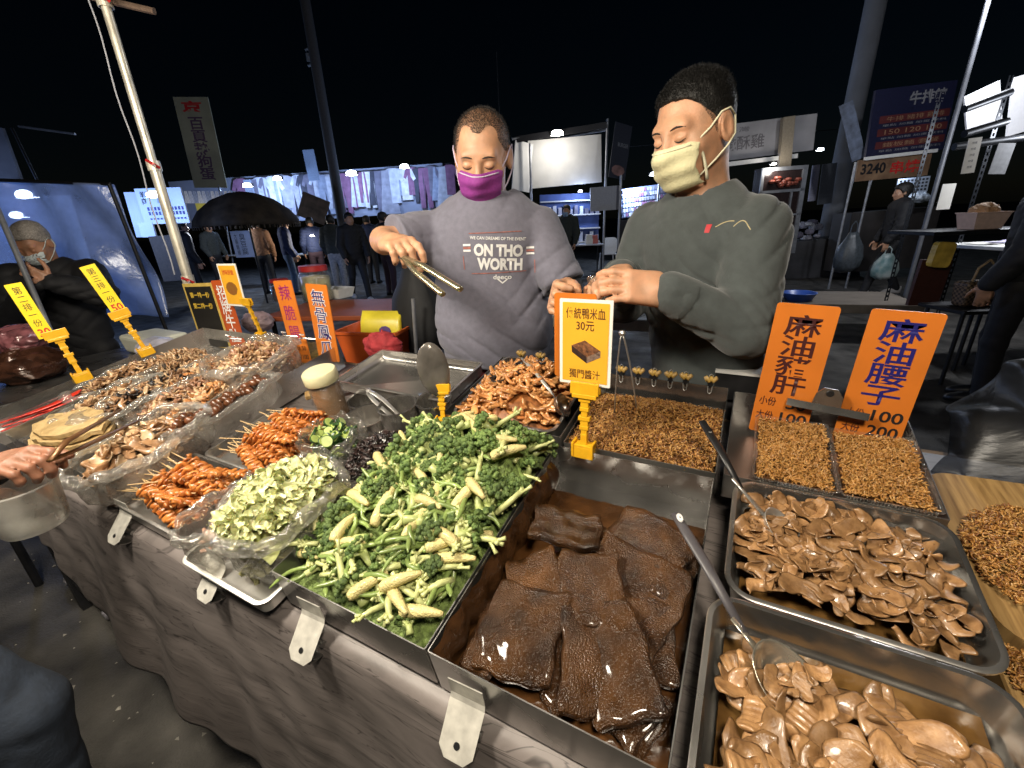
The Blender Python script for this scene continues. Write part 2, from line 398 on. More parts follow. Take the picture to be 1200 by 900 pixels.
def cloth_bottom(u):
    pts = [(-2.3, .50), (-1.9, .47), (-1.69, .39), (-1.26, .285), (-.87, .215), (-.3, .14), (.9, .08)]
    for (a, za), (c, zc) in zip(pts, pts[1:]):
        if a <= u <= c: return za+(zc-za)*(u-a)/(c-a)
    return pts[0][1] if u < pts[0][0] else pts[-1][1]
nu, ntop, nfr = 260, 6, 70
vs = []; uvs = []; fc = []
for j in range(ntop+nfr):
    for i in range(nu):
        u = U0-.01+(U1-U0+.02)*i/(nu-1)
        if j < ntop:
            v = VB-.02+(-.006-VB+.02)*j/(ntop-1); p = tw(u, v, -.103); s = (v)
        else:
            q = (j-ntop+1)/nfr; top = tw(u, -.02, -.103)
            zb = cloth_bottom(u)+.012*math.sin(u*9)+.006*math.sin(u*23)
            drop = top.z-zb; roll = min(1, q*14)
            z = top.z-.012*(1-math.cos(roll*1.57))-(q*drop if q > 0 else 0)+.004
            fold = q**.8
            f = .020*math.sin(u*5.1+1.2+q*.6)+.012*abs(math.sin(u*6.4+q*.9+.5+.5*math.sin(u*4)))**.6+.008*math.sin(u*17+1.2*math.sin(u*5)+q*.8)+.005*math.sin(u*31+2*math.sin(u*7)+1.5*q)
            f += .004*math.sin((u*.6-q*.5)*40+2*math.sin(u*9))*math.exp(-((q-.35)/.3)**2)
            y = top.y-.010*roll-(.012+f)*fold-.02*q
            p = Vector((u+.012*math.sin(q*5+u*7)*fold, y, z)); s = -q*drop
        vs.append(p); uvs.append((u, s))
for j in range(ntop+nfr-1):
    for i in range(nu-1): fc.append((j*nu+i, j*nu+i+1, (j+1)*nu+i+1, (j+1)*nu+i))
me = bpy.data.meshes.new('tablecloth'); me.from_pydata([tuple(p) for p in vs], [], fc); uvl = me.uv_layers.new()
for l in me.loops: uvl.data[l.index].uv = uvs[l.vertex_index]
me.materials.append(cloth_material()); me.polygons.foreach_set('use_smooth', [True]*len(me.polygons))
o = link('tablecloth', me); tag(o, 'grey wood grain printed oilcloth draped over the front of the stall table', 'tablecloth')
md = o.modifiers.new('thickness', 'SOLIDIFY'); md.thickness = .0016; md.offset = -1

# steel clamps that pinch the cloth to the front edge
def clamp_mesh():
    b = MB(); w = .027; pr = [(-.006, -.028), (-.0075, -.058), (-.012, -.066), (-.055, -.1005), (-.064, -.108)]
    def strip(y, z, t, ww): return [(-ww, y, z), (ww, y, z), (ww, y+t[0], z+t[1]), (-ww, y+t[0], z+t[1])]
    ws = [w, w, w*1.02, w*.98, w*.55]; rings = [strip(y, z, (.0012, .0012), ww) for (y, z), ww in zip(pr, ws)]
    b.loft(rings); return b
def hinge_mesh():
    b = MB(); b.loft([[(-.02, y, z), (.02, y, z), (.02, y+.002, z+.002), (-.02, y+.002, z+.002)] for y, z in ((-.012, -.118), (-.03, -.128), (-.048, -.121), (-.058, -.112))])
    b.tube([(-.024, -.026, -.104), (.024, -.026, -.104)], .006, 10); return b
cl = clamp_mesh().mesh('plate', mat('worn_plate', (.6, .58, .52), .42, .35, var=.25, vscale=40, rvar=.1)); hl = hinge_mesh().mesh('jaw', STEELD)
hole = MB().lathe([(0, .0006), (.0042, .0006), (.0048, 0)], 14).mesh('hole', BLACKP)
for u, lb in ((-.262, 'large steel cloth clamp below the tray of brown rice cakes'), (-.575, 'steel cloth clamp at the left corner of the vegetable tray'),
              (-.855, 'steel cloth clamp below the bagged cabbage tray'), (-1.235, 'steel cloth clamp under the orange skewer tray near the customer')):
    c = empty('cloth_clamp', tw(u, 0, 0), (TILT, 0, .05*math.sin(u*40)), lb, 'clamp', 'clamps along the table edge')
    link('plate', cl, c); link('jaw', hl, c); link('hole', hole, c, TR(0, -.0505, -.0955) @ eul(math.radians(38), 0, 0))

# ================================================================ trays
def ring(u0, u1, v0, v1, r, z, n=5):
    return [(x, y, z) for x, y in rrect(u1-u0, v1-v0, max(r, .0005), n, (u0+u1)/2, (v0+v1)/2)]
def tray(name, label, u0, u1, v0, v1, w=0., depth=.085, r=.003, lip=0., th=.0016, mt=None, taper=.0, M=None, group='steel trays on the stall table', cat='tray', smooth=True):
    cu, cv = (u0+u1)/2, (v0+v1)/2; u0 -= cu; u1 -= cu; v0 -= cv; v1 -= cv
    n = 3 if r < .006 else 7; b = MB(); R = lambda i, z, rr: ring(u0+i, u1-i, v0+i, v1-i, rr, z, n)
    rings = [R(taper, -depth, r*.8), R(0, -.002, r)]
    if lip: rings += [R(-lip, -.003, r+lip), R(-lip, 0, r+lip), R(-lip+.002, .001, r+lip)]
    rings += [R(0 if lip else 0, .0005, r), R(th, .0005, max(r-th, .0005))]
    if r >= .006:
        rings += [R(taper+th, -depth+.02, max(r*.9, .004)), R(taper+th+.004, -depth+.008, r*.9), R(taper+th+.014, -depth+th, r*.8)]
    else: rings += [R(taper+th, -depth+th, max(r*.8, .0005))]
    b.loft(rings); me = b.mesh(name, mt or STEEL, True, 40)
    o = link(name, me); o.matrix_world = TM @ TR(cu, cv, w) @ (M or Matrix()); tag(o, label, cat, group); return o

VEG = (-.662, -.326, .0, .485); BLD = (-.322, -.004, .0, .478); NOO = (-.310, -.003, .487, .812)
tray('deep_tray', 'deep dark steel tray heaped with mixed green vegetables', *VEG, depth=.088, mt=STEELD)
tray('deep_tray', 'deep steel tray holding sauced brown rice cakes', *BLD, depth=.094, mt=STEELD)
tray('deep_tray', 'deep steel tray of crispy noodle bits behind the rice cakes', *NOO, w=.004, depth=.07)
tray('deep_tray', 'deep dark tray around the tray of orange chicken strips', -.64, -.318, .492, .822, w=.012, depth=.10, mt=STEELD)
tray('serving_tray', 'rounded steel tray heaped with orange chicken strips', -.612, -.340, .500, .800, w=.022, depth=.05, r=.022, lip=.006, M=eul(.03, 0, 0))
tray('serving_tray', 'rounded steel tray of sliced kidney beside the black handled spoon', .034, .325, .246, .486, w=.0, depth=.058, r=.034, lip=.006, taper=.008)
tray('serving_tray', 'rounded steel tray of sliced kidney holding the big grey ladle', .018, .322, -.07, .232, w=.0, depth=.058, r=.034, lip=.006, taper=.008)
tray('deep_tray', 'steel tray carrying the two clear noodle packs', .010, .330, .494, .806, w=.0, depth=.055, mt=STEELD)
DSP = (-2.25, -1.335, .0, .785)
tray('display_tray', 'wide steel display tray full of bagged braised snacks', *DSP, depth=.092)
tray('serving_tray', 'steel tray of orange skewers nearest the customer', -1.29, -.945, -.005, .185, w=-.045, depth=.045, r=.018, lip=.005)
tray('serving_tray', 'steel tray of orange skewers behind the other skewer tray', -1.25, -.935, .197, .430, w=-.045, depth=.045, r=.018, lip=.005)
tray('shallow_tray', 'shallow pale metal tray under the bags of cabbage', -.930, -.672, -.035, .24, w=-.052, depth=.028, r=.02, lip=.006, mt=mat('pale_aluminium', (.75, .74, .7), .4, .85, var=.1))
tray('empty_tray', 'empty shallow steel tray stained with sauce behind the pots', -1.12, -.70, .565, .79, w=.0, depth=.035, r=.008, lip=.006, mt=STEEL)

# ================================================================ overhead lighting of the stall (the lamps hang above the picture; the two side bulbs are added fill)
pole_xy = (-2.37, 1.14)
GALV = mat('galvanised_pipe', (.62, .58, .48), .42, .55, var=.25, vscale=14, rvar=.15)
RUST = mat('rusty_bar', (.13, .085, .06), .7, .3, var=.4, vscale=18)
lp = empty('stall_pole', (*pole_xy, 0), label='tall pale pipe pole with red wing screws at the back corner of the stall', cat='pole')
MB().tube([(0, 0, 0), (0, 0, 1.72)], .021, 16).build('lower_pipe', GALV, lp, smooth=True, angle=40)
MB().tube([(0, 0, 1.70), (0, 0, 2.62)], .0165, 16).build('upper_pipe', GALV, lp, smooth=True, angle=40)
MB().tube([(-.12, -.05, 2.33), (.14, .10, 2.26)], .012, 8).build('short_bar', RUST, lp)
REDP = mat('red_plastic', (.5, .02, .02), .4, var=.1)
for z in (2.29, 1.71, 1.22):
    MB().lathe([(.0215, -.02), (.026, -.02), (.026, .02), (.0215, .02)], 16).build('collar', GALV, lp, TR(0, 0, z))
    w = MB(); w.tube([(.02, -.01, z), (.06, -.03, z)], .006, 8); w.tube([(.055, -.05, z+.015), (.05, -.005, z-.012)], .0065, 8); w.build('wing_screw', REDP, lp)
    MB().tube([(.058, -.028, z-.002), (.10, -.045, z-.012)], .0042, 8).build('lever', STEELB, lp)
MB().tube([(0, 0, 2.60), (.75, -.62, 2.62), (1.42, -1.18, 2.62)], .014, 10).build('lamp_arm', GALV, lp)
MB().tube([(-.05+.012*math.sin(k*.9), -.03, 2.30-k*.062) for k in range(18)], .003, 6).build('cable', mat('grey_cable', (.35, .36, .4), .5, var=.1), lp)
MB().tube([(1.42, -1.18, 2.62), (2.0, -1.25, 2.60), (2.55, -1.22, 2.62)], .014, 10).build('lamp_arm', GALV, lp)
SHADE = mat('lamp_shade_enamel', (.5, .5, .48), .4, var=.1)
def hanging_lamp(x, y, z, top, watt, col, label):
    L_ = empty('hanging_lamp', (x, y, z), label=label, cat='lamp', group='bulbs hung over the stall table')
    MB().tube([(0, 0, .11), (0, 0, top-z)], .003, 6).build('cord', BLACKP, L_)
    MB().lathe([(.016, .11), (.018, .06), (.014, .055), (.014, .105)], 14).build('socket', BLACKP, L_, smooth=True)
    MB().lathe([(.012, .058), (.05, .045), (.09, .01), (.10, -.03), (.085, -.08), (.05, -.115), (.001, -.13)], 18).build('bulb', glow('bulb_glow', (1, .9, .76), 30), L_, smooth=True)
    l = point('lamp_light', (x, y, z-.15), watt, col, .13)
    return L_
hanging_lamp(-.95, -.04, 2.22, 2.62, 112, (1, .90, .74), 'bright bulb hung on a cord over the middle of the stall')
hanging_lamp(.18, -.08, 2.22, 2.62, 64, (1, .88, .70), 'added fill bulb on a cord over the kidney trays')  # unseen fill lamp, added to soften the harsh main bulb
hanging_lamp(-1.75, .02, 2.24, 2.62, 62, (1, .90, .74), 'added fill bulb on a cord over the display tray')  # another unseen lamp, added to even out the light on the left
# ================================================================ piece shapes
def curl_piece(L_, wd, th, curl, twist=0., seed=0, nseg=12, nr=10, wob_=.15, score=0, taper=.5, cup=0.):
    """a cooked slice: a flat strip bent round an arc, uneven edges"""
    q = random.Random(seed); rings = []; R_ = L_/max(abs(curl), .05); ph = q.random()*6
    for i in range(nseg+1):
        t_ = i/nseg; a = (t_-.5)*curl; c = Vector((R_*math.sin(a), 0, R_*(1-math.cos(a)))) if curl > 0 else Vector((R_*math.sin(-a), 0, -R_*(1-math.cos(a))))
        tx = Vector((math.cos(a), 0, math.sin(a))) if curl > 0 else Vector((math.cos(a), 0, math.sin(a)))
        nz = Vector((-math.sin(a), 0, math.cos(a))); ye = Vector((0, 1, 0)).lerp(nz, 0)
        tw_ = twist*(t_-.5); e1 = ye*math.cos(tw_)+nz*math.sin(tw_); e2 = nz*math.cos(tw_)-ye*math.sin(tw_)
        w_ = wd*max(.12, math.sin(math.pi*min(max(t_*.92+.04, 0), 1))**taper)*(1+wob_*math.sin(t_*9+ph)); off = wd*.25*math.sin(t_*5+ph*2)*wob_*4
        rg = []
        for k in range(nr):
            b_ = 2*math.pi*k/nr; cx = math.cos(b_); sz = math.sin(b_)
            h = th*.5*(1+(.28*math.sin(t_*score*6.28) if score and sz > 0 else 0))
            rg.append(c+e1*(cx*w_*.5+off)+e2*(sz*h*(1-.3*abs(cx))+cup*cx*cx*wd))
        rings.append(rg)
    b = MB(); b.loft(rings); return b
def floret(seed):
    q = random.Random(seed); s = MB(); c = MB(); R_ = q.uniform(.019, .027); H_ = q.uniform(.02, .038); bend = Vector((q.uniform(-.01, .01), q.uniform(-.01, .01), 0))
    s.tube([(0, 0, -H_), bend*.4+Vector((0, 0, -H_*.45)), bend+Vector((0, 0, 0))], [.0085, .0075, .010], 8)
    ico = bmesh.new(); bmesh.ops.create_icosphere(ico, subdivisions=1, radius=1); iv = [v.co.copy() for v in ico.verts]; jf = [tuple(v.index for v in f.verts) for f in ico.faces]; ico.free()
    for k in range(15):
        a = k*2.399; z = 1-.95*(k+.5)/15; r = math.sqrt(max(0, 1-z*z)); p = Vector((math.cos(a)*r*R_, math.sin(a)*r*R_, z*R_*.8+.004))+bend
        s.tube([bend+Vector((0, 0, -.004)), p*.75+bend*.25], [.005, .0035], 5)
        for j in range(5):
            d = Vector((q.uniform(-1, 1), q.uniform(-1, 1), q.uniform(-.4, 1))); rr = q.uniform(.0042, .0068)
            ctr = p+d*.0052; c.add([ctr+v*rr*q.uniform(.8, 1.22) for v in iv], jf)
    return s, c
def corn(seed):
    q = random.Random(seed); L_ = q.uniform(.062, .085); n = 18; rings = []
    for i in range(27):
        t_ = i/26; r = .0098*(1-.66*t_**3)*(.72+.28*min(1, t_*9)); rg = []
        for k in range(n):
            a = 6.283*k/n; bmp = 1+.055*(math.cos(k*math.pi))+.05*math.cos(i*math.pi); rg.append((t_*L_-L_/2, r*bmp*math.cos(a), r*bmp*math.sin(a)+.004*math.sin(t_*3)))
        rings.append(rg)
    return MB().loft(rings)
def bean(seed):
    q = random.Random(seed); L_ = q.uniform(.06, .095); c = q.uniform(-.7, .9); p = []; r = []
    for i in range(13):
        t_ = i/12-.5; p.append((L_*t_, c*L_*t_*t_+.004*math.sin(t_*7+seed), .006*math.sin(t_*5+seed))); r.append(.0042*(1-.75*abs(2*t_)**6)*(1+.10*math.sin(i*2.1)))
    return MB().tube(p, r, 8, flat=.85)
def stem(seed):
    q = random.Random(seed); b = MB(); L_ = q.uniform(.045, .07); b.tube([(0, 0, 0), (L_*.5, 0, .003), (L_, .004, 0)], [.0075, .0065, .005], 8)
    for k in range(5):
        a = q.uniform(-.7, .7); c_ = q.uniform(-.5, .5); ln = q.uniform(.015, .03); d = Vector((math.cos(a), math.sin(a), c_)).normalized(); p = Vector((L_*q.uniform(.6, .95), 0, 0))
        b.tube([p, p+d*ln*.6, p+d*ln], [.004, .0033, .0045], 6)
    return b
def scatter(name, meshes, n, uv, hfn, label, cat, group, seed, tiltmax=.5, scale=(.85, 1.15), lift=0., parent_fn=None, yaw=(0, 6.283)):
    q = random.Random(seed); out = []
    for i in range(n):
        u, v = uv(q); w = hfn(u, v)+lift*q.random(); s = q.uniform(*scale)
        M = TM @ TR(u, v, w) @ eul(q.uniform(-tiltmax, tiltmax), q.uniform(-tiltmax, tiltmax), q.uniform(*yaw)) @ Matrix.Scale(s, 4)
        o = link(name, q.choice(meshes)); o.matrix_world = M; tag(o, label, cat, group); out.append(o)
    return out
def rect(u0, u1, v0, v1): return lambda q: (q.uniform(u0, u1), q.uniform(v0, v1))
def heap(name, pieces, n, uv, hfn, mats, seed, tiltmax=.6, scale=(.8, 1.2), lift=0., M=None):
    """many tiny bits joined into one mesh (too small to pick apart)"""
    r = np.random.RandomState(seed); q = random.Random(seed); P = [(np.array([tuple(x) for x in b.v]), b.f) for b in pieces]; V = []; F_ = []; base = 0; MI = []
    for i in range(n):
        k = q.randrange(len(P)); pv, pf = P[k]; u, v = uv(q); w = hfn(u, v)+lift*q.random()
        R_ = np.array(eul(q.uniform(-tiltmax, tiltmax), q.uniform(-tiltmax, tiltmax), q.random()*6.283).to_3x3())*q.uniform(*scale)
        V.append(pv@R_.T+np.array([u, v, w])); F_ += [tuple(j+base for j in f) for f in pf]; base += len(pv); MI += [q.randrange(len(mats))]*len(pf)
    me = bpy.data.meshes.new(name); me.from_pydata(np.concatenate(V).tolist(), [], F_)
    for m_ in mats: me.materials.append(m_)
    me.polygons.foreach_set('material_index', MI); me.polygons.foreach_set('use_smooth', [True]*len(me.polygons)); me.update()
    o = link(name, me); o.matrix_world = TM if M is None else M; return o
def bed(name, u0, u1, v0, v1, hfn, mt, n=28, jit=.004, seed=1):
    q = random.Random(seed); b = MB()
    b.sheet(lambda a, c: (u0+(u1-u0)*a, v0+(v1-v0)*c, hfn(u0+(u1-u0)*a, v0+(v1-v0)*c)+q.uniform(-jit, jit)), n, n)
    o = b.build(name, mt, None, None, True); o.matrix_world = TM; return o

# ================================================================ mixed green vegetables
GRN = mat('broccoli_buds', (.055, .125, .028), .6, var=.45, vscale=110, bump=.9, bscale=420, objrand=.4, bdist=.004, col2=(.19, .28, .07))
STK = mat('broccoli_stalk', (.40, .46, .17), .45, var=.2, vscale=40, objrand=.2, coat=.15)
CRN = mat('baby_corn', (.64, .55, .24), .45, var=.14, vscale=60, objrand=.14, coat=.1, bump=.7, bscale=380, vor=True, bdist=.002)
BEN = mat('green_bean', (.21, .29, .08), .35, var=.2, vscale=50, objrand=.25, coat=.25)
CAU = mat('pale_stem', (.48, .51, .22), .45, var=.15, vscale=50, objrand=.18, coat=.15)
def hveg(u, v):
    a = (u-VEG[0])/(VEG[1]-VEG[0]); c = v/.485
    e = min(1, min(a, 1-a)*5+.15); f = min(1, min(c, 1.0-c)*6+.25)
    return -.028+.088*e*(.38+.75*c)*f
BEDV = mat('chopped_greens', (.14, .20, .05), .6, var=.6, vscale=120, bump=.8, bscale=200)
tag(bed('chopped_greens', -.657, -.331, .006, .48, lambda u, v: hveg(u, v)-.018, BEDV, 40, .006), 'chopped greens packed beneath the vegetable pile in the deep tray', 'greens', kind='stuff')
fls = [floret(i) for i in range(5)]; flm = [(a.mesh('stalk', STK, True), c.mesh('buds', GRN, True)) for a, c in fls]
q = random.Random(11)
for i in range(120):
    u, v = q.uniform(-.645, -.34), q.uniform(.02, .475)
    if v < .2 and q.random() < .45: v += .2
    a, c = q.choice(flm)
    M = TM @ TR(u, v, hveg(u, v)+q.uniform(-.008, .012)) @ eul(q.gauss(0, 1.1), q.gauss(0, 1.1), q.random()*6.28) @ Matrix.Scale(q.uniform(.6, 1.05), 4)
    o = link('broccoli_floret', c); o.matrix_world = M; tag(o, 'dark green broccoli floret in the vegetable pile of the deep front tray', 'broccoli', 'broccoli florets in the vegetable pile')
    link('stalk', a, o)
cm = [corn(i).mesh('baby_corn', CRN, True) for i in range(4)]; bm_ = [bean(i).mesh('green_bean', BEN, True) for i in range(6)]; sm_ = [stem(i).mesh('vegetable_stem', CAU, True) for i in range(5)]
VR = rect(-.64, -.345, .02, .46); VF = rect(-.62, -.35, .02, .25)
scatter('vegetable_stem', sm_, 120, VR, hveg, 'pale green cut stem in the vegetable pile of the deep tray', 'vegetable stem', 'cut stems in the vegetable pile', 5, .5, (.45, .95), lift=.008)
scatter('green_bean', bm_, 64, VF, hveg, 'slim green bean lying in the vegetable pile of the deep tray', 'green bean', 'green beans in the vegetable pile', 6, .35, lift=.014)
scatter('green_bean', bm_, 34, VR, hveg, 'slim green bean lying in the vegetable pile of the deep tray', 'green bean', 'green beans in the vegetable pile', 66, .35, lift=.012)
scatter('baby_corn', cm, 26, VR, hveg, 'pale yellow baby corn cob lying in the vegetable pile', 'baby corn', 'baby corn cobs in the vegetable pile', 7, .3, lift=.014)
for px, py, yw in ((440, 722, -25), (420, 690, 55), (470, 680, 40), (505, 598, -8), (540, 655, 15), (452, 555, -30), (560, 585, -30), (480, 727, 20), (520, 632, 170), (405, 620, 100)):
    u, v = on_t(px, py, .03); u = min(max(u, -.63), -.36); v = max(v, .04)
    o = link('baby_corn', q.choice(cm)); o.matrix_world = TM @ TR(u, v, hveg(u, v)+.016) @ eul(.1, q.uniform(-.2, .2), math.radians(yw)) @ Matrix.Scale(.98, 4)
    tag(o, 'pale yellow baby corn cob lying in the vegetable pile', 'baby corn', 'baby corn cobs in the vegetable pile')

# ================================================================ brown rice cakes in sauce
SAUCE = mat('brown_sauce', (.06, .025, .008), .12, var=.35, vscale=22, bump=.35, bscale=30, coat=.6, bdist=.006, rvar=.06)
CAKE = mat('rice_cake', (.026, .012, .006), .27, var=.5, vscale=18, bump=.75, bscale=420, vor=True, objrand=.3, coat=.35, bdist=.0026, rvar=.10, spec=.4, col2=(.085, .036, .011), detail=8)
def cake_mesh(seed, w_, l_, th=.024):
    q = random.Random(seed); n = 14; me = MB()
    bmx = bmesh.new(); bmesh.ops.create_cube(bmx, size=1); bmesh.ops.subdivide_edges(bmx, edges=bmx.edges[:], cuts=13, use_grid_fill=True)
    ph = [q.random()*6 for _ in range(6)]
    for v in bmx.verts:
        p = Vector((v.co.x*w_, v.co.y*l_, v.co.z*th)); hx, hy, hz, r_ = w_/2, l_/2, th/2, .0055; c_ = Vector((min(max(p.x, r_-hx), hx-r_), min(max(p.y, r_-hy), hy-r_), min(max(p.z, r_-hz), hz-r_))); dd = p-c_
        if dd.length > 1e-7: p = c_+dd.normalized()*r_
        x, y, z = p
        z += .0016*math.sin(x*60+ph[0])*math.sin(y*50+ph[1])+.0008*math.sin(x*150+ph[2]+y*90)+.0006*math.sin(y*190+ph[5]); x += .0035*math.sin(y*45+ph[3])+.0018*math.sin(y*130+z*90); y += .0035*math.sin(x*50+ph[4])+.0016*math.sin(x*140)
        v.co = (x, y, z+.22*x*x/w_*math.sin(ph[2])+.18*y*y/l_*math.sin(ph[5]))
    m_ = bpy.data.meshes.new('rice_cake'); bmx.to_mesh(m_); bmx.free(); m_.materials.append(CAKE); m_.polygons.foreach_set('use_smooth', [True]*len(m_.polygons)); return m_
tag(bed('sauce_pool', BLD[0]+.003, BLD[1]-.003, .003, .43, lambda u, v: -.066+.004*math.sin(u*60)*math.sin(v*45)-.02*max(0, (v-.36)/.07), SAUCE, 50, .0012), 'pool of glossy brown sauce between the rice cakes', 'sauce', kind='stuff')
wl = MB(); ql = random.Random(4)
wl.sheet(lambda a, c: (BLD[0]+.003+.016*max(0, math.sin(a*3.1))**.7+.003*math.sin(c*50+a*4)+.002*math.sin(c*23), .006+.43*c, -.006-.075*a+.004*math.sin(c*18)), 8, 60)
o = wl.build('sauce_film', mat('dark_sauce_coat', (.045, .02, .008), .16, var=.4, vscale=40, bump=.4, bscale=70, coat=.5), None, None, True); o.matrix_world = TM
tag(o, 'dark shiny sauce clinging to the left wall of the rice cake tray', 'sauce', kind='stuff')
CK = [  # px, py, w, l, yaw, rx, ry, height, label detail
 (662, 620, .085, .060, 12, -.10, .10, -.018, 'thick brown rice cake propped at the back left of the sauced tray'),
 (770, 634, .098, .066, -20, .10, -.05, -.030, 'brown rice cake at the back right of the tray beside the spoon handle'),
 (628, 690, .062, .095, 36, .05, -.22, -.026, 'brown rice cake leaning on the left wall of the tray'),
 (694, 690, .066, .084, 24, .12, .05, -.022, 'square brown rice cake in the centre of the sauced tray'),
 (765, 705, .105, .110, -12, .10, .06, -.040, 'largest brown rice cake at the right side of the tray'),
 (600, 758, .082, .094, 8, .16, -.05, -.020, 'speckled brown rice cake at the left front of the tray'),
 (688, 782, .062, .110, 22, .05, .30, -.032, 'long brown rice cake tilted in the front middle of the tray'),
 (745, 800, .064, .110, 34, .02, -.30, -.030, 'brown rice cake tilted against its neighbour at the front right'),
 (776, 760, .070, .080, 10, .1, .1, -.046, 'brown rice cake half under others by the right wall of the tray'),
 (690, 846, .110, .050, -22, .25, 0, -.050, 'narrow brown rice cake lying low along the front wall'),
 (768, 858, .060, .060, -20, .2, .1, -.058, 'small brown rice cake in the front right corner of the tray'),
 (712, 640, .080, .050, -8, .0, .0, -.058, 'sunken brown rice cake between the two back cakes'),
 (724, 745, .080, .085, 30, .0, .0, -.060, 'sunken brown rice cake in the middle under the others'),
 (640, 735, .070, .080, -20, .1, .1, -.050, 'brown rice cake wedged between the left cakes'),
 (655, 815, .070, .070, 50, .1, .0, -.050, 'brown rice cake under the front middle cakes'),
 (800, 665, .040, .10, 0, .0, .3, -.040, 'strip of brown rice cake standing along the right wall'),
 (560, 770, .040, .080, 4, .0, -.3, -.050, 'sliver of brown rice cake against the left front wall')]
for i, (px, py, w_, l_, yw, rx, ry, hh, lb) in enumerate(CK):
    u, v = on_t(px, py, hh); cc_, ss_ = abs(math.cos(math.radians(yw))), abs(math.sin(math.radians(yw))); ex_, ey_ = (w_*1.45*cc_+l_*1.38*ss_)/2+.005, (w_*1.45*ss_+l_*1.38*cc_)/2+.005
    u = min(max(u, BLD[0]+min(ex_, .155)), BLD[1]-min(ex_, .155)); v = min(max(v, BLD[2]+ey_+.012), BLD[3]-ey_-.03)
    o = link('rice_cake', cake_mesh(i, w_*1.45, l_*1.38, .017)); o.matrix_world = TM @ TR(u, v, hh) @ eul(rx, ry, math.radians(yw)); tag(o, lb, 'rice cake', 'rice cakes in brown sauce')

# ================================================================ crispy noodle bits
def noodles(name, n, uv, hfn, mats, seed, ln=.011, rad=.0011, curl=3.2, lift=.004):
    ps = []
    for k in range(10):
        qq = random.Random(k+seed); c = qq.uniform(.6, 1.35)*curl; R_ = ln/c; z = qq.uniform(-.0025, .0025); b = MB()
        b.tube([(R_*math.sin(c*(j/5-.5)), R_*(1-math.cos(c*(j/5-.5))), z*(j/5-.5)) for j in range(6)], rad, 4, cap=False); ps.append(b)
    return heap(name, ps, n, uv, hfn, mats, seed, .9, (.75, 1.3), lift)
NB = [mat('noodle_golden', (.36, .17, .042), .4, var=.2, vscale=80, coat=.1), mat('noodle_brown', (.19, .075, .02), .42, var=.3, vscale=80), mat('noodle_tan', (.46, .25, .075), .4, var=.2, vscale=80, coat=.1)]
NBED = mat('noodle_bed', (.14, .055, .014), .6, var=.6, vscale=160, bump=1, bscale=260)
def hnoo(u, v):
    c = (v-.49)/.32; a = (u+.31)/.307
    return -.052+.058*max(0, min(1, (1-c)*2.4))*(.75+.35*math.sin(a*3.1))-.010*max(0, .08-c)*12
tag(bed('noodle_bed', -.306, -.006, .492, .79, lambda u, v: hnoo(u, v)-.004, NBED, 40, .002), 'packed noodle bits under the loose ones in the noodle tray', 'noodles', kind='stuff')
o = noodles('noodle_bits', 5600, rect(-.305, -.008, .492, .765), hnoo, NB, 21); tag(o, 'loose pile of curly brown crispy noodle bits in the noodle tray', 'noodles', kind='stuff')
def pack(u0, u1, v0, v1, label, label2, seed):
    hf = lambda u, v: .006+.006*math.sin((u-u0)*40)*math.sin((v-v0)*30)
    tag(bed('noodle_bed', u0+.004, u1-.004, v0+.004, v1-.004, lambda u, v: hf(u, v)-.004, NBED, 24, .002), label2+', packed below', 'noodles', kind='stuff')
    tag(noodles('noodle_bits', 2300, rect(u0+.005, u1-.005, v0+.005, v1-.005), hf, NB[::2]+NB[:1], seed), label2, 'noodles', kind='stuff')
    b = MB(); c = MB(); cu, cv = (u0+u1)/2, (v0+v1)/2
    R_ = lambda i, z: ring(u0+i-cu, u1-i-cu, v0+i-cv, v1-i-cv, .006, z, 3)
    b.loft([R_(.004, -.048), R_(0, .008), R_(-.004, .009), R_(-.004, .010)], cap=False)
    for k in range(26):
        x = -(u1-u0)/2+.006+(u1-u0-.012)*k/25; b.tube([(x, v0-cv-.003, .008), (x, v0-cv-.003, -.002)], .0012, 5)
    o = b.build('clear_box', FILM, None, None, True, 40); o.matrix_world = TM @ TR(cu, cv, 0); tag(o, label, 'plastic box', 'clear noodle boxes')
pack(.060, .184, .497, .700, 'clear plastic box of noodle bits below the left orange sign', 'golden noodle bits filling the clear box below the left orange sign', 31)
pack(.192, .318, .497, .690, 'clear plastic box of noodle bits below the right orange sign', 'golden noodle bits filling the clear box below the right orange sign', 32)

# ================================================================ sliced kidney in two trays
KID = mat('kidney_slice', (.235, .118, .046), .38, var=.2, vscale=70, bump=.35, bscale=150, objrand=.32, coat=.3, bdist=.004, col2=(.35, .195, .084), rvar=.14, detail=3)
KSC = mat('kidney_sauce', (.10, .048, .014), .15, var=.4, vscale=18, bump=.2, bscale=25, coat=.5, col2=(.19, .10, .03))
kp = [curl_piece(.058, .034, .0055, .9, .5, 1, cup=.06, wob_=.2, taper=.35), curl_piece(.052, .038, .0055, .6, -.6, 2, cup=-.06, wob_=.2, taper=.35), curl_piece(.07, .022, .005, 2.2, .9, 3, wob_=.2), curl_piece(.046, .040, .0045, .5, .3, 4, score=5, cup=.10, wob_=.2, nseg=20),
      curl_piece(.062, .034, .0030, 1.3, -1.0, 5, cup=.1, wob_=.25), curl_piece(.05, .030, .0036, 1.9, .3, 6, wob_=.2), curl_piece(.066, .038, .0032, .45, 1.2, 7, cup=-.08, wob_=.28), curl_piece(.055, .034, .004, .8, -.2, 8, score=6, nseg=20, wob_=.2), curl_piece(.05, .045, .0032, .3, .5, 9, cup=.14, wob_=.3), curl_piece(.06, .03, .003, 1.0, -1.4, 10, cup=-.15, wob_=.3)]
kpm = [b.mesh('kidney_slice', KID, True) for b in kp]
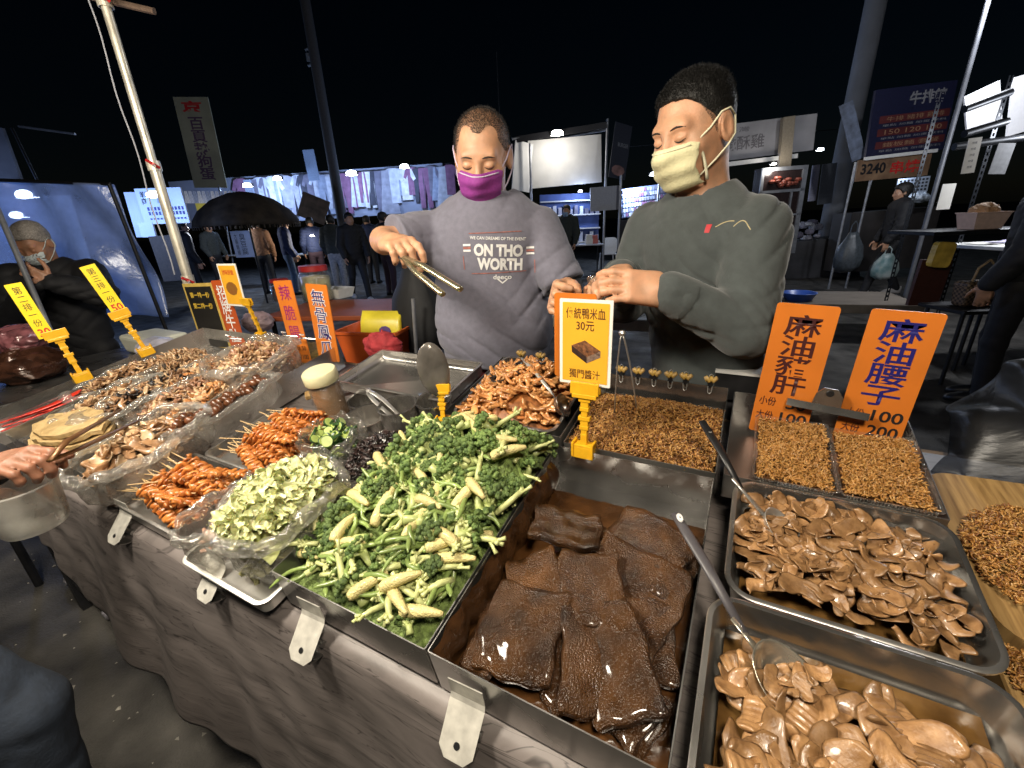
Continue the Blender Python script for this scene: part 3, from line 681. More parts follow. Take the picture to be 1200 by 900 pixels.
kp2 = [curl_piece(.062, .036, .0085, .7, .4, 21, cup=.06, wob_=.12, taper=.35), curl_piece(.055, .040, .009, .5, -.4, 22, cup=-.06, wob_=.12, taper=.3, score=6, nseg=24), curl_piece(.07, .026, .0075, 1.7, .5, 23, wob_=.14, taper=.35), curl_piece(.05, .038, .010, .4, .2, 24, score=7, cup=.06, wob_=.1, nseg=24, taper=.3),
       curl_piece(.064, .034, .007, 1.0, -.7, 25, cup=.05, wob_=.15, taper=.35), curl_piece(.052, .030, .0085, 1.5, .3, 26, wob_=.12, taper=.35), curl_piece(.06, .036, .008, .8, -.2, 28, score=6, nseg=24, wob_=.1, taper=.3)]
kpm2 = [b.mesh('kidney_slice', KID, True) for b in kp2]
def hk1(u, v): a = (u-.18)/.14; c = (v-.365)/.11; return -.034+.034*max(0, 1-a*a*.6)*max(0, 1-c*c*.7)
def hk2(u, v): a = (u-.17)/.15; return -.036+.036*max(0, min(1, (.21-v)*6))*max(0, 1-a*a*.4)
tag(bed('kidney_sauce', .052, .308, .264, .468, lambda u, v: -.044, KSC, 20, .001), 'thin brown sauce around the kidney slices of the farther tray', 'sauce', kind='stuff')
tag(bed('kidney_sauce', .038, .302, -.05, .213, lambda u, v: -.040+.012*max(0, (.12-v)*5), KSC, 20, .001), 'yellowish sauce streaked over the floor of the nearer kidney tray', 'sauce', kind='stuff')
scatter('kidney_slice', kpm, 175, rect(.056, .300, .268, .464), hk1, 'sauced brown kidney slice in the tray with the black handled spoon', 'kidney slice', 'kidney slices in the farther tray', 41, .42, (.65, .95), .014)
scatter('kidney_slice', kpm2+kpm[:3], 130, rect(.046, .298, -.045, .172), hk2, 'sauced brown kidney slice in the nearest tray with the grey ladle', 'kidney slice', 'kidney slices in the nearest tray', 42, .40, (.75, 1.1), .016)

# ================================================================ orange chicken strips
CHK = mat('chicken_strip', (.48, .16, .04), .32, var=.3, vscale=40, objrand=.3, coat=.3, bump=.2, bscale=110, col2=(.64, .33, .12), bdist=.003)
chp = [curl_piece(.052, .015, .010, .7, .8, 11, nr=8, wob_=.2), curl_piece(.044, .013, .010, 1.5, -.6, 12, nr=8, wob_=.2), curl_piece(.056, .018, .007, .5, 1.2, 13, nr=8, wob_=.2), curl_piece(.036, .017, .011, 1.0, .2, 14, nr=8, wob_=.2), curl_piece(.05, .011, .009, 2.0, .5, 15, nr=8, wob_=.2)]
chm = [b.mesh('chicken_strip', CHK, True) for b in chp]
def hch(u, v): a = (u+.476)/.14; c = (v-.645)/.16; return -.008+.075*max(0, 1-a*a)**.8*max(0, 1-c*c*.95)**.8
tag(bed('strip_bed', -.60, -.352, .512, .788, lambda u, v: hch(u, v)-.008, mat('strip_bed', (.26, .09, .02), .5, var=.5, vscale=70), 26, .003), 'tangled orange strips packed under the chicken heap', 'chicken', kind='stuff')
scatter('chicken_strip', chm, 290, rect(-.597, -.355, .515, .785), hch, 'glossy orange chicken strip in the heap behind the vegetables', 'chicken strip', 'orange chicken strips', 51, .38, (.7, 1.1), .010)
q = random.Random(9)
for i in range(9):
    u, v = q.uniform(-.57, -.37), q.uniform(.55, .76); o = link('mushroom_bit', curl_piece(.022, .016, .004, 1.4, .5, 70+i, nr=8).mesh('mushroom_bit', mat('black_fungus', (.014, .011, .011), .3, coat=.4, var=.3), True))
    o.matrix_world = TM @ TR(u, v, hch(u, v)+.012) @ eul(q.uniform(-.5, .5), q.uniform(-.5, .5), q.random()*6); tag(o, 'small black mushroom bit in the orange chicken heap', 'mushroom', 'black bits in the chicken heap')

# ================================================================ orange skewers
SKW = mat('skewer_meat', (.42, .10, .018), .3, var=.35, vscale=50, objrand=.25, coat=.2, bump=.4, bscale=120, col2=(.58, .22, .05), bdist=.004)
def skewer_mesh(seed, L_=.17):
    q = random.Random(seed); pts = []; n = 70; ph = q.random()*6
    for i in range(n): s_ = i/(n-1); pts.append((s_*L_, .011*math.sin(s_*60+ph)+.004*math.sin(s_*95+ph), .008*math.cos(s_*60*1.02+ph)+.002*math.sin(s_*60)))
    m1 = MB().tube(pts, [.0036+.0014*math.sin(i*1.3+ph) for i in range(n)], 7, flat=1.6).mesh('skewered_meat', SKW, True)
    m2 = MB().tube([(-.075, 0, 0), (L_+.01, 0, 0)], .0014, 6).mesh('stick', WOODL); return m1, m2
sk = [skewer_mesh(i) for i in range(5)]
def skewers(n, uc, vr, base, label, group, seed, rows):
    q = random.Random(seed)
    for i in range(n):
        l = i % rows; v = vr[0]+(vr[1]-vr[0])*((i*.618+q.random()*.1) % 1); w = base+.011*(i//rows)+.010*math.sin((v-vr[0])/(vr[1]-vr[0])*3.14)
        a, b_ = q.choice(sk); o = empty('skewer', TM @ TR(uc+q.uniform(-.02, .03), v, w) @ eul(q.uniform(-.6, .6), q.uniform(-.10, .12), q.gauss(0, .2)), None, label, 'skewer', group)
        link('skewered_meat', a, o); link('stick', b_, o)
skewers(38, -1.195, (.03, .15), -.066, 'orange sauced skewer in the tray beside the customer', 'skewers in the front skewer tray', 61, 7)
skewers(38, -1.14, (.225, .40), -.066, 'orange sauced skewer in the farther skewer tray', 'skewers in the farther skewer tray', 62, 7)

# ================================================================ plastic bags of cabbage, cucumber, fungus
def bag(name, label, u0, u1, v0, v1, w0, h, mt, seed, bulge=.012, collar=.02, rot=0., group='clear food bags', nr=48):
    q = random.Random(seed); cu, cv = (u0+u1)/2, (v0+v1)/2; a, c = (u1-u0)/2, (v1-v0)/2; b = MB(); rings = []; ph = [q.random()*6 for _ in range(8)]
    prof = [(.80, 0), (.95, .10), (1.03, .3), (1.04, .55), (1.0, .8), (.97, .95), (.98, 1.02), (1.05, 1.03), (1.12, .99), (1.155, .92), (1.14, .84), (1.08, .82), (1.05, .86)]
    for i, (s_, z) in enumerate(prof):
        rg = []
        for k in range(nr):
            t_ = 6.283*k/nr; e = 2.6; x = abs(math.cos(t_))**(2/e)*math.copysign(1, math.cos(t_)); y = abs(math.sin(t_))**(2/e)*math.copysign(1, math.sin(t_))
            wv = 1+.02*math.sin(5*t_+ph[0]+z*3)+.025*math.sin(9*t_+ph[1]-z*4)+.02*math.sin(17*t_+ph[2]+z*6)
            rg.append((a*s_*x*wv, c*s_*y*wv, z*h+.006*math.sin(4*t_+ph[3])*z+.005*math.sin(11*t_+ph[4])*z))
        rings.append(rg)
    b.loft(rings, cap=False); o = b.build(name, mt, None, None, True); o.matrix_world = TM @ TR(cu, cv, w0) @ eul(0, 0, rot); tag(o, label, 'plastic bag', group); return o
def oval(u0, u1, v0, v1):
    def f(q):
        while True:
            a, c = q.uniform(-1, 1), q.uniform(-1, 1)
            if a*a+c*c < 1: return (u0+u1)/2+a*(u1-u0)/2, (v0+v1)/2+c*(v1-v0)/2
    return f
CAB = mat('cabbage_leaf', (.52, .55, .20), .42, var=.25, vscale=45, objrand=.16, coat=.25, col2=(.72, .72, .42), bump=.3, bscale=90, sss=.25)
cbp = [curl_piece(.046, .030, .0028, 1.3, .9, 80+i, cup=.22*(-1)**i, wob_=.25, nr=8) for i in range(6)]; cbm = []
for k_ in range(7):
    qq = random.Random(300+k_); ph_ = [qq.uniform(0, 6) for _ in range(6)]; bb = MB()
    def leafp(a, c, ph_=ph_, k_=k_):
        x, y = a*2-1, c*2-1; rr = max(abs(x), abs(y)); n_ = math.hypot(x, y)+1e-6; s_ = rr/n_*(1+.15*math.sin(3*math.atan2(y, x)+ph_[0])); x, y = x*s_, y*s_
        return (x*.026*(1-.12*y*y), y*.011+.004*math.sin(x*2.5+ph_[3]), .010*y*y*math.copysign(1, math.cos(ph_[4]))*(.6+.4*math.sin(x*2+ph_[5]))+.009*math.sin(x*2.2+ph_[1])+.0035*math.sin(y*4+ph_[2]+x*5)+.0015*math.sin(x*11+ph_[3]))
    bb.sheet(leafp, 11, 11); cbm.append(bb.mesh('cabbage_piece', CAB, True))
CB = (-.845, -.655, -.008, .215)
def hcab(u, v): a = (u+.75)/.1; c = (v-.105)/.115; return .022+.045*max(0, 1-a*a*.8-c*c*.8)
tag(bed('cabbage_bed', CB[0]+.012, CB[1]-.012, CB[2]+.014, CB[3]-.014, lambda u, v: hcab(u, v)-.012, mat('cabbage_bed', (.42, .45, .16), .5, var=.3, vscale=60), 20, .004), 'shredded cabbage filling the bag below the top pieces', 'cabbage', kind='stuff')
scatter('cabbage_piece', cbm, 298, oval(CB[0]+.008, CB[1]-.008, CB[2]+.008, CB[3]-.008), hcab, 'pale yellow green cabbage piece heaped in the open clear bag', 'cabbage', 'cabbage pieces in the bag', 71, .55, (.6, 1.05), .018)
o = heap('bagged_cabbage', cbp, 260, oval(CB[0]+.01, CB[1]-.01, CB[2]+.01, CB[3]-.01), lambda u, v: -.06, [mat('cabbage_under', (.45, .43, .2), .5, var=.25, vscale=40)], 72, 1.2, (.8, 1.2), .09)
tag(o, 'pressed cabbage seen through the side of the clear bag', 'cabbage', kind='stuff')
bag('food_bag', 'wrinkled clear bag with its rim rolled open round the cabbage', *CB, -.075, .128, FILMM, 1)
PNK = mat('pink_meat', (.46, .27, .19), .4, var=.2, vscale=40, coat=.3)
o = heap('bagged_meat', kp, 60, oval(-.915, -.84, -.005, .12), lambda u, v: -.062, [PNK], 73, .9, (.5, .8), .05); tag(o, 'pinkish sliced meat in the bag left of the cabbage', 'meat', kind='stuff')
bag('food_bag', 'crumpled clear bag of pinkish meat squeezed left of the cabbage', -.935, -.835, -.03, .14, -.075, .10, FILMM, 2)
FUN = mat('black_fungus', (.014, .011, .011), .3, coat=.4, var=.3); fnp = [curl_piece(.026, .018, .003, 1.8, 1.2, 90+i, nr=6, nseg=8, wob_=.4) for i in range(5)]
o = heap('black_fungus', fnp, 420, oval(-.775, -.60, .235, .40), lambda u, v: -.055+.085*max(0, 1-((u+.69)/.1)**2-((v-.315)/.1)**2*.8), [FUN, mat('brown_fungus', (.035, .02, .018), .35, coat=.3)], 74, 1., (.7, 1.2), .012)
tag(o, 'glossy heap of shredded black fungus beside the vegetables', 'black fungus', kind='stuff')
bag('food_bag', 'clear bag with rolled rim holding the black fungus', -.785, -.592, .225, .405, -.075, .075, FILM, 3)
CUK = mat('cucumber_flesh', (.36, .45, .12), .35, var=.15, vscale=60, coat=.3); CUS = mat('cucumber_skin', (.02, .06, .012), .35, var=.4, vscale=50, coat=.3)
q = random.Random(5)
o = heap('cucumber_bed', [curl_piece(.022, .016, .006, .8, .3, 99, nr=6)], 90, oval(-.895, -.775, .255, .365), lambda u, v: -.02, [CUS, CUS, CUK], 75, 1.2, (.8, 1.1), .05); tag(o, 'dark cucumber skin pieces at the bottom of the small bag', 'cucumber', kind='stuff')
cs = MB().lathe([(.0001, .0035), (.0115, .0035), (.0120, .003), (.0120, -.003), (.0115, -.0035), (.0001, -.0035)], 16).mesh('cucumber_slice', CUK); ck = MB().lathe([(.0121, .0034), (.0136, .0026), (.0136, -.0026), (.0121, -.0034)], 16).mesh('skin', CUS)
for i in range(24):
    u, v = oval(-.885, -.785, .265, .355)(q); o = link('cucumber_slice', cs); o.matrix_world = TM @ TR(u, v, .035+.012*q.random()) @ eul(q.uniform(-1, 1), q.uniform(-1, 1), q.random()*6) @ Matrix.Scale(q.uniform(.8, 1.1), 4)
    tag(o, 'dark skinned cucumber slice in the small clear bag', 'cucumber slice', 'cucumber slices in the bag'); link('skin', ck, o)
bag('food_bag', 'small clear bag of cucumber slices with a rolled rim', -.902, -.768, .245, .372, -.075, .118, FILM, 4)

# ================================================================ the bagged braised snacks of the display tray
BR = [mat('braised_brown', (.30, .165, .08), .35, var=.4, vscale=40, coat=.35), mat('braised_tan', (.52, .35, .2), .4, var=.3, vscale=40, coat=.25), mat('braised_dark', (.16, .085, .045), .35, var=.4, vscale=40, coat=.35)]
ORG = [mat('braised_orange', (.45, .2, .07), .4, var=.25, vscale=40, coat=.25), BR[1]]
PK = [mat('braised_pink', (.33, .17, .10), .4, var=.3, vscale=40, coat=.3), BR[0], BR[1]]
BDS = mat('braised_bed', (.10, .05, .022), .6, var=.6, vscale=60, bump=.7, bscale=90)
brp = [curl_piece(.042, .020, .006, 1.2, .8, 110+i, nr=6, nseg=8, wob_=.25) for i in range(5)]+[curl_piece(.030, .026, .007, .5, .3, 120, nr=6, nseg=7, wob_=.25)]
rgp = [curl_piece(.05, .007, .006, 5.2, .4, 130+i, nr=6, nseg=14) for i in range(3)]
FILMD = film('display_bag', tint=(.96, .95, .92), base=.05, gloss=.3, rough=.07, milk=.2, edge=.55, bscale=26, bump=.9)
def snack(name, px, py, du, dv, rot, h, pcs, mats, n, label, seed, with_bag=None, mt=None, w0=-.078):
    u, v = on_t(px, py, h*.5); M = TM @ TR(u, v, w0) @ eul(0, 0, math.radians(rot)); H_ = h-w0
    hf = lambda a, c: H_*(.55+.45*max(0, 1-(a/du)**2-(c/dv)**2))
    b = MB(); b.lathe([(0.001, H_-.012), (.5, H_*.82-.006), (.88, H_*.55-.006), (.98, .0)], 24, sx=du, sy=dv); bo = b.build(name.replace('_snack', '')+'_base', BDS, None, None, True); bo.matrix_world = M
    tag(bo, label+', packed underneath', 'snack', kind='stuff')
    o = heap(name, pcs, n, oval(-du*.95, du*.95, -dv*.95, dv*.95), hf, mats, seed, .8, (.75, 1.2), .008, M); tag(o, label, 'snack', kind='stuff')
    if with_bag:
        bg_ = bag('food_bag', with_bag, -du*1.06, du*1.06, -dv*1.06, dv*1.06, 0, H_*.95, FILMD, seed, group='clear bags in the display tray'); bg_.matrix_world = M
    return o
snack('braised_rings_snack', 213, 420, .13, .085, 12, .030, rgp, BR[:2], 150, 'brown braised intestine rings at the back of the display tray', 201)
snack('braised_strip_snack', 150, 437, .075, .17, -6, .018, brp, BR, 170, 'brown braised strips in the bag nearest the yellow price tags', 202, 'long clear bag of brown strips nearest the yellow price tags')
snack('braised_mix_snack', 185, 452, .075, .20, -6, .020, brp, BR+[FUN], 230, 'dark mixed braised bits in a long bag in the middle of the display', 203, 'long clear bag of dark braised bits in the middle of the display', FILM)
snack('braised_heap_snack', 222, 457, .07, .18, -4, .016, brp, BR+PK[:1], 210, 'greyish brown braised pieces loose in the middle of the display', 204)
snack('orange_tofu_snack', 240, 432, .07, .15, 0, .022, brp, ORG, 120, 'orange tan bean curd strips toward the back of the display', 205, 'clear bag of orange tan bean curd strips')
snack('braised_cubes_snack', 296, 421, .115, .125, 0, .075, brp, PK, 330, 'pinkish brown diced snack filling the tallest bag', 206, 'tallest wrinkled bag at the back right of the display tray', FILMM)
snack('braised_slices_snack', 245, 462, .06, .15, 4, .020, brp, ORG+BR[:1], 160, 'tan braised slices beside the bag of round eggs', 207)
snack('braised_front_snack', 166, 516, .105, .15, 12, .035, [curl_piece(.05, .034, .004, 1.2, .8, 140+i, nr=6, nseg=8) for i in range(3)], BR[:2], 110, 'brown braised sheets inside the shiny bag at the front of the display', 208, 'shiny clear bag of brown braised sheets at the front of the display', FILM)
snack('braised_crumb_snack', 128, 465, .07, .14, -4, .012, brp, BR[:2], 130, 'pale brown braised bits beside the red tray', 209, 'low clear bag of pale bits beside the red tray')
# bag of small round braised eggs
u, v = on_t(258, 472, .02); M = TM @ TR(u, v, -.06) @ eul(0, 0, math.radians(0)); q = random.Random(8)
eg = MB().lathe([(.0005, .0150), (.008, .0125), (.0125, .005), (.0130, 0), (.0125, -.005), (.008, -.0125), (.0005, -.0150)], 14).mesh('braised_egg', mat('egg_brown', (.10, .035, .014), .25, var=.3, vscale=50, coat=.6, objrand=.3), True)
for i in range(34):
    o = link('braised_egg', eg); o.matrix_world = M @ TR(q.uniform(-.036, .036), -.15+.30*(i/33)+q.uniform(-.006, .006), .074+.008*(i % 2)) @ eul(1.3, 0, q.random()*6); tag(o, 'small glossy brown egg in the long white bag beside the divider', 'egg', 'small eggs in the white bag')
b_ = bag('food_bag', 'long whitish bag of small brown eggs beside the divider', -.055, .055, -.175, .175, 0, .085, FILMM, 77, group='clear bags in the display tray'); b_.matrix_world = M
# bean curd sheet
TOF = mat('fried_bean_curd', (.44, .29, .12), .6, var=.25, vscale=30, bump=.8, bscale=70, col2=(.56, .4, .19))
u, v = on_t(78, 500, .0); b = MB(); q = random.Random(2)
for k in range(4): b.loft([[(x*(.15-.01*k), y*(.095-.008*k)+.004*k, -.055+.018*k+z+.004*math.sin(7*x+k)+.003*math.sin(9*y+2*k)) for x, y in [(math.cos(a*.262)*(1+.06*math.sin(a*1.7+k)), math.sin(a*.262)*(1+.07*math.cos(a*2.3+k))) for a in range(24)]] for z in (0, .013)])
o = b.build('bean_curd_stack', TOF, None, None, True, 50); o.matrix_world = TM @ TR(u, v, 0) @ eul(0, 0, .2); tag(o, 'stack of pale tan fried bean curd sheets at the front of the display', 'bean curd')
# red tray
u, v = on_t(40, 488, .0)
tray('small_tray', 'small steel tray holding bright red strips at the left edge', u-.06, u+.06, v-.12, v+.16, w=.012, depth=.04, r=.012, lip=.005)
RED = mat('red_strip', (.55, .025, .012), .35, var=.2, vscale=40, coat=.3); q = random.Random(12)
for i in range(12):
    o = link('red_strip', curl_piece(.16, .03, .003, .25, .2, 150+i, nr=6).mesh('red_strip', RED, True)); o.matrix_world = TM @ TR(u+q.uniform(-.03, .03), v+q.uniform(-.04, .07), -.012+.002*i) @ eul(0, 0, 1.57+q.uniform(-.2, .2)); tag(o, 'bright red pressed strip lying in the small tray at the left', 'red strip', 'red strips in the small tray')
# ================================================================ price signs
INKD = mat('ink_brown', (.05, .008, .008), .5, var=0); INKB = mat('ink_blue', (.012, .01, .14), .5, var=0); INKK = mat('ink_black', (.012, .012, .014), .5, var=0)
INKR = mat('ink_red', (.5, .02, .02), .5, var=0); INKW = mat('ink_white', (.8, .8, .78), .5, var=0); INKP = mat('ink_purple', (.28, .01, .12), .5, var=0); INKY = mat('ink_yellow', (.75, .5, .06), .5, var=0)
ORB = mat('orange_board', (.60, .17, .022), .35, var=.10, vscale=9, bump=.05, bscale=9, coat=.1, rvar=.05); YLB = mat('yellow_board', (.85, .62, .02), .4, var=.05, vscale=12); AMB = mat('amber_board', (.80, .40, .03), .4, var=.06, vscale=12)
RDB = mat('red_orange_board', (.50, .09, .02), .4, var=.08, vscale=12); BLB = mat('black_board', (.015, .014, .012), .45, var=.3, vscale=20); WHB = mat('white_board', (.78, .76, .7), .45, var=.05, vscale=12); YFR = mat('yellow_frame', (.6, .42, .10), .5, var=.15, vscale=20)
def board(name, label, TL, TR_, BL, p0, n, mt, th=.003, rad=.006, back=0., border=None, group='price signs on the stall'):
    """a flat sign standing on the plane (p0, n); corners give its outline there"""
    p0 = Vector(p0); n = Vector(n).normalized(); a, b_, c = (on_plane(*k, p0, n) for k in (TL, TR_, BL))
    w = (b_-a).length; h = (c-a).length; M = frame_from(c, b_-a, a-c); o = empty(name, M, None, label, 'sign', group)
    pts = [(x+w/2, z+h/2) for x, z in rrect(w, h, rad, 4)]
    MB().poly(pts, 0, th).build('board', mt if border is None else border, o)
    if border is not None:
        e = .06*w; MB().poly([(x+w/2, z+h/2) for x, z in rrect(w-2*e, h-2*e, rad*.5, 3)], -.0008, .001).build('printed_panel', mt, o)
    return o, w, h
def clip_stand(name, label, top, base, along, s=1., group='yellow sign clips'):
    """jointed plastic sign clip: jaw under the card, ball links, clamp on the rim"""
    top, base = Vector(top), Vector(base); ez = (top-base); H_ = ez.length; M = frame_from(base, along, ez); o = empty(name, M, None, label, 'sign clip', group)
    j = MB(); j.box((-.030*s, -.009*s, H_-.012*s), (.030*s, -.003*s, H_+.014*s)); j.box((-.030*s, .004*s, H_-.012*s), (.030*s, .010*s, H_+.010*s)); j.box((-.026*s, -.010*s, H_-.020*s), (.026*s, .010*s, H_-.011*s)); bevel(m_ := j.mesh('jaw', YELP), .0012, 2); link('jaw', m_, o)
    k = 4; z0, z1 = .030*s, H_-.020*s
    for i in range(k):
        a, b_ = z0+(z1-z0)*i/k, z0+(z1-z0)*(i+1)/k; q = MB(); w_ = (.0085 if i % 2 else .0065)*s
        q.box((-w_, -.005*s, a), (w_, .005*s, b_-.003*s)); q.box((-w_*1.5, -.0065*s, b_-.009*s), (w_*1.5, .0065*s, b_)); bevel(m_ := q.mesh('link', YELP), .001, 2); link('link', m_, o)
    q = MB()
    q.box((-.024*s, -.014*s, -.022*s), (.024*s, -.011*s, .004*s)); q.box((-.024*s, .008*s, -.020*s), (.024*s, .011*s, .006*s)); q.box((-.024*s, -.014*s, .004*s), (.024*s, .011*s, .009*s))
    for x in (-.024, .019): q.box((x*s, -.016*s, -.020*s), ((x+.005)*s, .012*s, .014*s))
    q.box((-.007*s, -.006*s, .009*s), (.007*s, .006*s, .032*s)); bevel(m_ := q.mesh('rim_clamp', YELP), .001, 2); link('rim_clamp', m_, o)
    return o
YN = (0, -1, 0)
sy = 1.022
o, w, h = board('price_sign', 'orange sign with dark red characters above the left noodle box', (910, 354), (985, 360), (877, 503), (0, sy, 1), YN, ORB, border=None)
z1 = h*.30
fit_text('麻油豬肝', INKD, w*.50, (h+z1)/2-.006, w*.60, h*.60, -.0006, o, bold=.013, vertical=True, line=.92)
fit_text('小份', INKD, w*.22, h*.265, w*.30, h*.07, -.0006, o, bold=.012); fit_text('50', INKK, w*.72, h*.265, w*.34, h*.085, -.0006, o, bold=.018)
fit_text('大份', INKD, w*.22, h*.15, w*.30, h*.07, -.0006, o, bold=.012); fit_text('100', INKK, w*.72, h*.15, w*.46, h*.085, -.0006, o, bold=.018)
o, w, h = board('price_sign', 'orange sign with dark blue characters above the right noodle box', (1017, 361), (1106, 368), (973, 518), (0, sy, 1), YN, ORB)
fit_text('麻油腰子', INKB, w*.50, h*.645, w*.60, h*.61, -.0006, o, bold=.013, vertical=True, line=.92)
fit_text('小份', INKD, w*.22, h*.265, w*.28, h*.07, -.0006, o, bold=.012); fit_text('100', INKK, w*.70, h*.265, w*.46, h*.085, -.0006, o, bold=.018)
fit_text('大份', INKD, w*.22, h*.15, w*.28, h*.07, -.0006, o, bold=.012); fit_text('200', INKK, w*.70, h*.15, w*.46, h*.085, -.0006, o, bold=.018)
# steel clip bridging the two signs
a = on_y(922, 470, sy-.02); b_ = on_y(1018, 489, sy-.02); o = empty('bulldog_clip', frame_from(a, b_-a, (0, 0, 1)), None, 'dark steel bulldog clip bridging the two orange signs', 'clip'); L_ = (b_-a).length
MB().loft([[(x, y, z) for y, z in ((-.006, -.006), (.004, -.010), (.010, .004), (-.002, .008))] for x in (0, L_)]).build('jaw', STEELD, o)
m_ = MB().poly([(L_*.30, .004), (L_*.66, .004), (L_*.64, .030), (L_*.56, .044), (L_*.40, .044), (L_*.32, .030)], -.002, .001).mesh('tab', STEELD); link('tab', m_, o)
MB().lathe([(.001, .001), (.006, .001), (.007, 0)], 14).build('hole', BLACKP, o, TR(L_*.48, -.003, .034) @ eul(math.pi/2, 0, 0))
# centre card on its clip
cy_ = .790
base = tw(on_t(683, 528)[0], .487, .004); pb = on_y(686, 455, cy_)
o, w, h = board('price_card', 'amber price card with white border on a yellow clip above the rice cakes', (662, 350), (726, 353), (656, 447), (0, cy_, 1), YN, AMB, border=WHB, rad=.002)
fit_text('傳統鴨米血', INKD, w*.5, h*.845, w*.74, h*.125, -.0012, o, bold=.004); fit_text('30元', INKD, w*.5, h*.705, w*.34, h*.11, -.0012, o, bold=.008); fit_text('獨門醬汁', INKD, w*.5, h*.135, w*.60, h*.11, -.0012, o, bold=.004)
PB = [mat('print_brown', (.10, .035, .018), .5, var=.6, vscale=160, col2=(.3, .12, .05)), mat('print_dark', (.035, .016, .012), .5, var=.5, vscale=120), mat('print_mid', (.07, .03, .02), .5, var=.6, vscale=120, col2=(.3, .2, .15))]
def flat(name, pts, mt, par, y=-.0012):
    m_ = MB().add([(x, y, z) for x, z in pts], [tuple(range(len(pts)))]).mesh(name, mt); return link(name, m_, par)
X = lambda x, z: (w*x, h*z)
flat('printed_picture', [X(.24, .47), X(.50, .54), X(.80, .43), X(.54, .345)], PB[0], o); flat('printed_picture', [X(.24, .47), X(.54, .345), X(.54, .27), X(.25, .39)], PB[1], o); flat('printed_picture', [X(.54, .345), X(.80, .43), X(.80, .355), X(.54, .27)], PB[2], o)
clip_stand('sign_clip', 'large yellow jointed clip on the rim before the noodle tray', pb, base, (1, 0, 0), 1.0)
o, w, h = board('price_sign', 'plain orange sign back seen behind the amber card', (653, 343), (703, 345), (650, 440), (0, .842, 1), YN, ORB)
# left signs on the back wall of the display tray
by = 1.092
o, w, h = board('menu_board', 'black menu board with yellow frame on the back wall of the display', (203, 336), (236, 335), (238, 408), (0, by, 1), YN, BLB, border=YFR, rad=.004)
for k, s_ in enumerate(('第一排一份', '第二排一份')): fit_text(s_, INKY, w*.5, h*(.83-.16*k), w*.66, h*.085, -.0012, o, bold=.02)
o, w, h = board('price_sign', 'dark orange sign with white characters beside the black menu board', (237, 332), (254, 331), (271, 406), (0, by-.006, 1), YN, RDB)
fit_text('招牌牛肚', INKW, w*.5, h*.5, w*.62, h*.86, -.0006, o, bold=.012, vertical=True, line=.95)
o, w, h = board('price_card', 'amber picture card on a yellow clip between the back signs', (242, 315), (263, 315), (267, 358), (0, by-.03, 1), YN, AMB, border=WHB, rad=.003)
fit_text('滷味拼盤', INKR, w*.5, h*.80, w*.6, h*.12, -.0012, o, bold=.01)
flat('printed_picture', [(w*(.5+.3*math.cos(k*.6)), h*(.42+.16*math.sin(k*.6))) for k in range(10)], mat('print_food', (.6, .3, .05), .5, var=.6, vscale=90, col2=(.25, .08, .02)), o)
clip_stand('sign_clip', 'yellow clip holding the amber picture card at the back', on_y(276, 363, by-.03), tw(-1.80, .785, .002), (1, 0, 0), .95)
o, w, h = board('price_sign', 'tall orange sign with purple characters beside the divider', (308, 332), (328, 331), (345, 424), (0, by-.05, 1), YN, ORB)
fit_text('辣脆腸', INKP, w*.5, h*.62, w*.62, h*.66, -.0006, o, bold=.006, vertical=True, line=1.25); fit_text('小份 50', INKK, w*.5, h*.19, w*.8, h*.07, -.0006, o, bold=.01); fit_text('大份100', INKK, w*.5, h*.08, w*.85, h*.08, -.0006, o, bold=.02)
o, w, h = board('price_sign', 'tall orange sign with white outlined dark characters nearest the sauce jar', (342, 334), (366, 336), (374, 420), (0, by-.03, 1), YN, ORB)
fit_text('無骨鳳爪', INKW, w*.5, h*.5, w*.66, h*.88, -.0005, o, bold=.03, vertical=True, line=1.0); fit_text('無骨鳳爪', INKB, w*.5, h*.5, w*.60, h*.86, -.0011, o, bold=.004, vertical=True, line=1.0)
for px, py, lb in ((336, 395, 'small wire clip fixing the purple lettered sign'), (272, 398, 'small wire clip fixing the dark orange sign'), (357, 398, 'small wire clip between the two tall orange signs')):
    p = on_y(px, py, by-.07); o = empty('wire_clip', p, None, lb, 'clip', 'wire clips on the back wall'); MB().tube([(-.03, 0, .0), (.0, -.01, .008), (.035, .02, 0)], .003, 6).build('jaw', STEELB, o); MB().tube([(.0, -.01, .008), (.02, -.03, .03), (.03, -.02, .025)], .0022, 6).build('wire_handle', STEELB, o)
# two yellow strips on clips along the left wall
for TL, TR_, BL, vv, tx, pr, lb, lc, tp in (((-3, 336), (18, 332), (46, 398), .305, '第二排一份', '30', 'yellow strip card reading 30 on the left rim of the display', 'yellow clip under the strip card reading 30', (57, 394)),
                              ((95, 313), (113, 308), (132, 368), .535, '第三排一份', '50', 'yellow strip card reading 50 on the left rim of the display', 'yellow clip under the strip card reading 50', (142, 367))):
    p0 = tw(-2.25, vv, .004); n = Vector((-p0.x, -p0.y, 0)); o, w, h = board('price_strip', lb, TL, TR_, BL, p0, n, YLB, rad=.002)
    fit_text(tx, INKK, w*.5, h*.58, w*.50, h*.72, -.0006, o, bold=.0, vertical=True, line=1.05); fit_text(pr, INKR, w*.55, h*.10, w*.72, h*.15, -.0006, o, bold=.02)
    clip_stand('sign_clip', lc, on_plane(*tp, p0, n), p0, o.matrix_world.to_3x3() @ Vector((1, 0, 0)), 1.15)
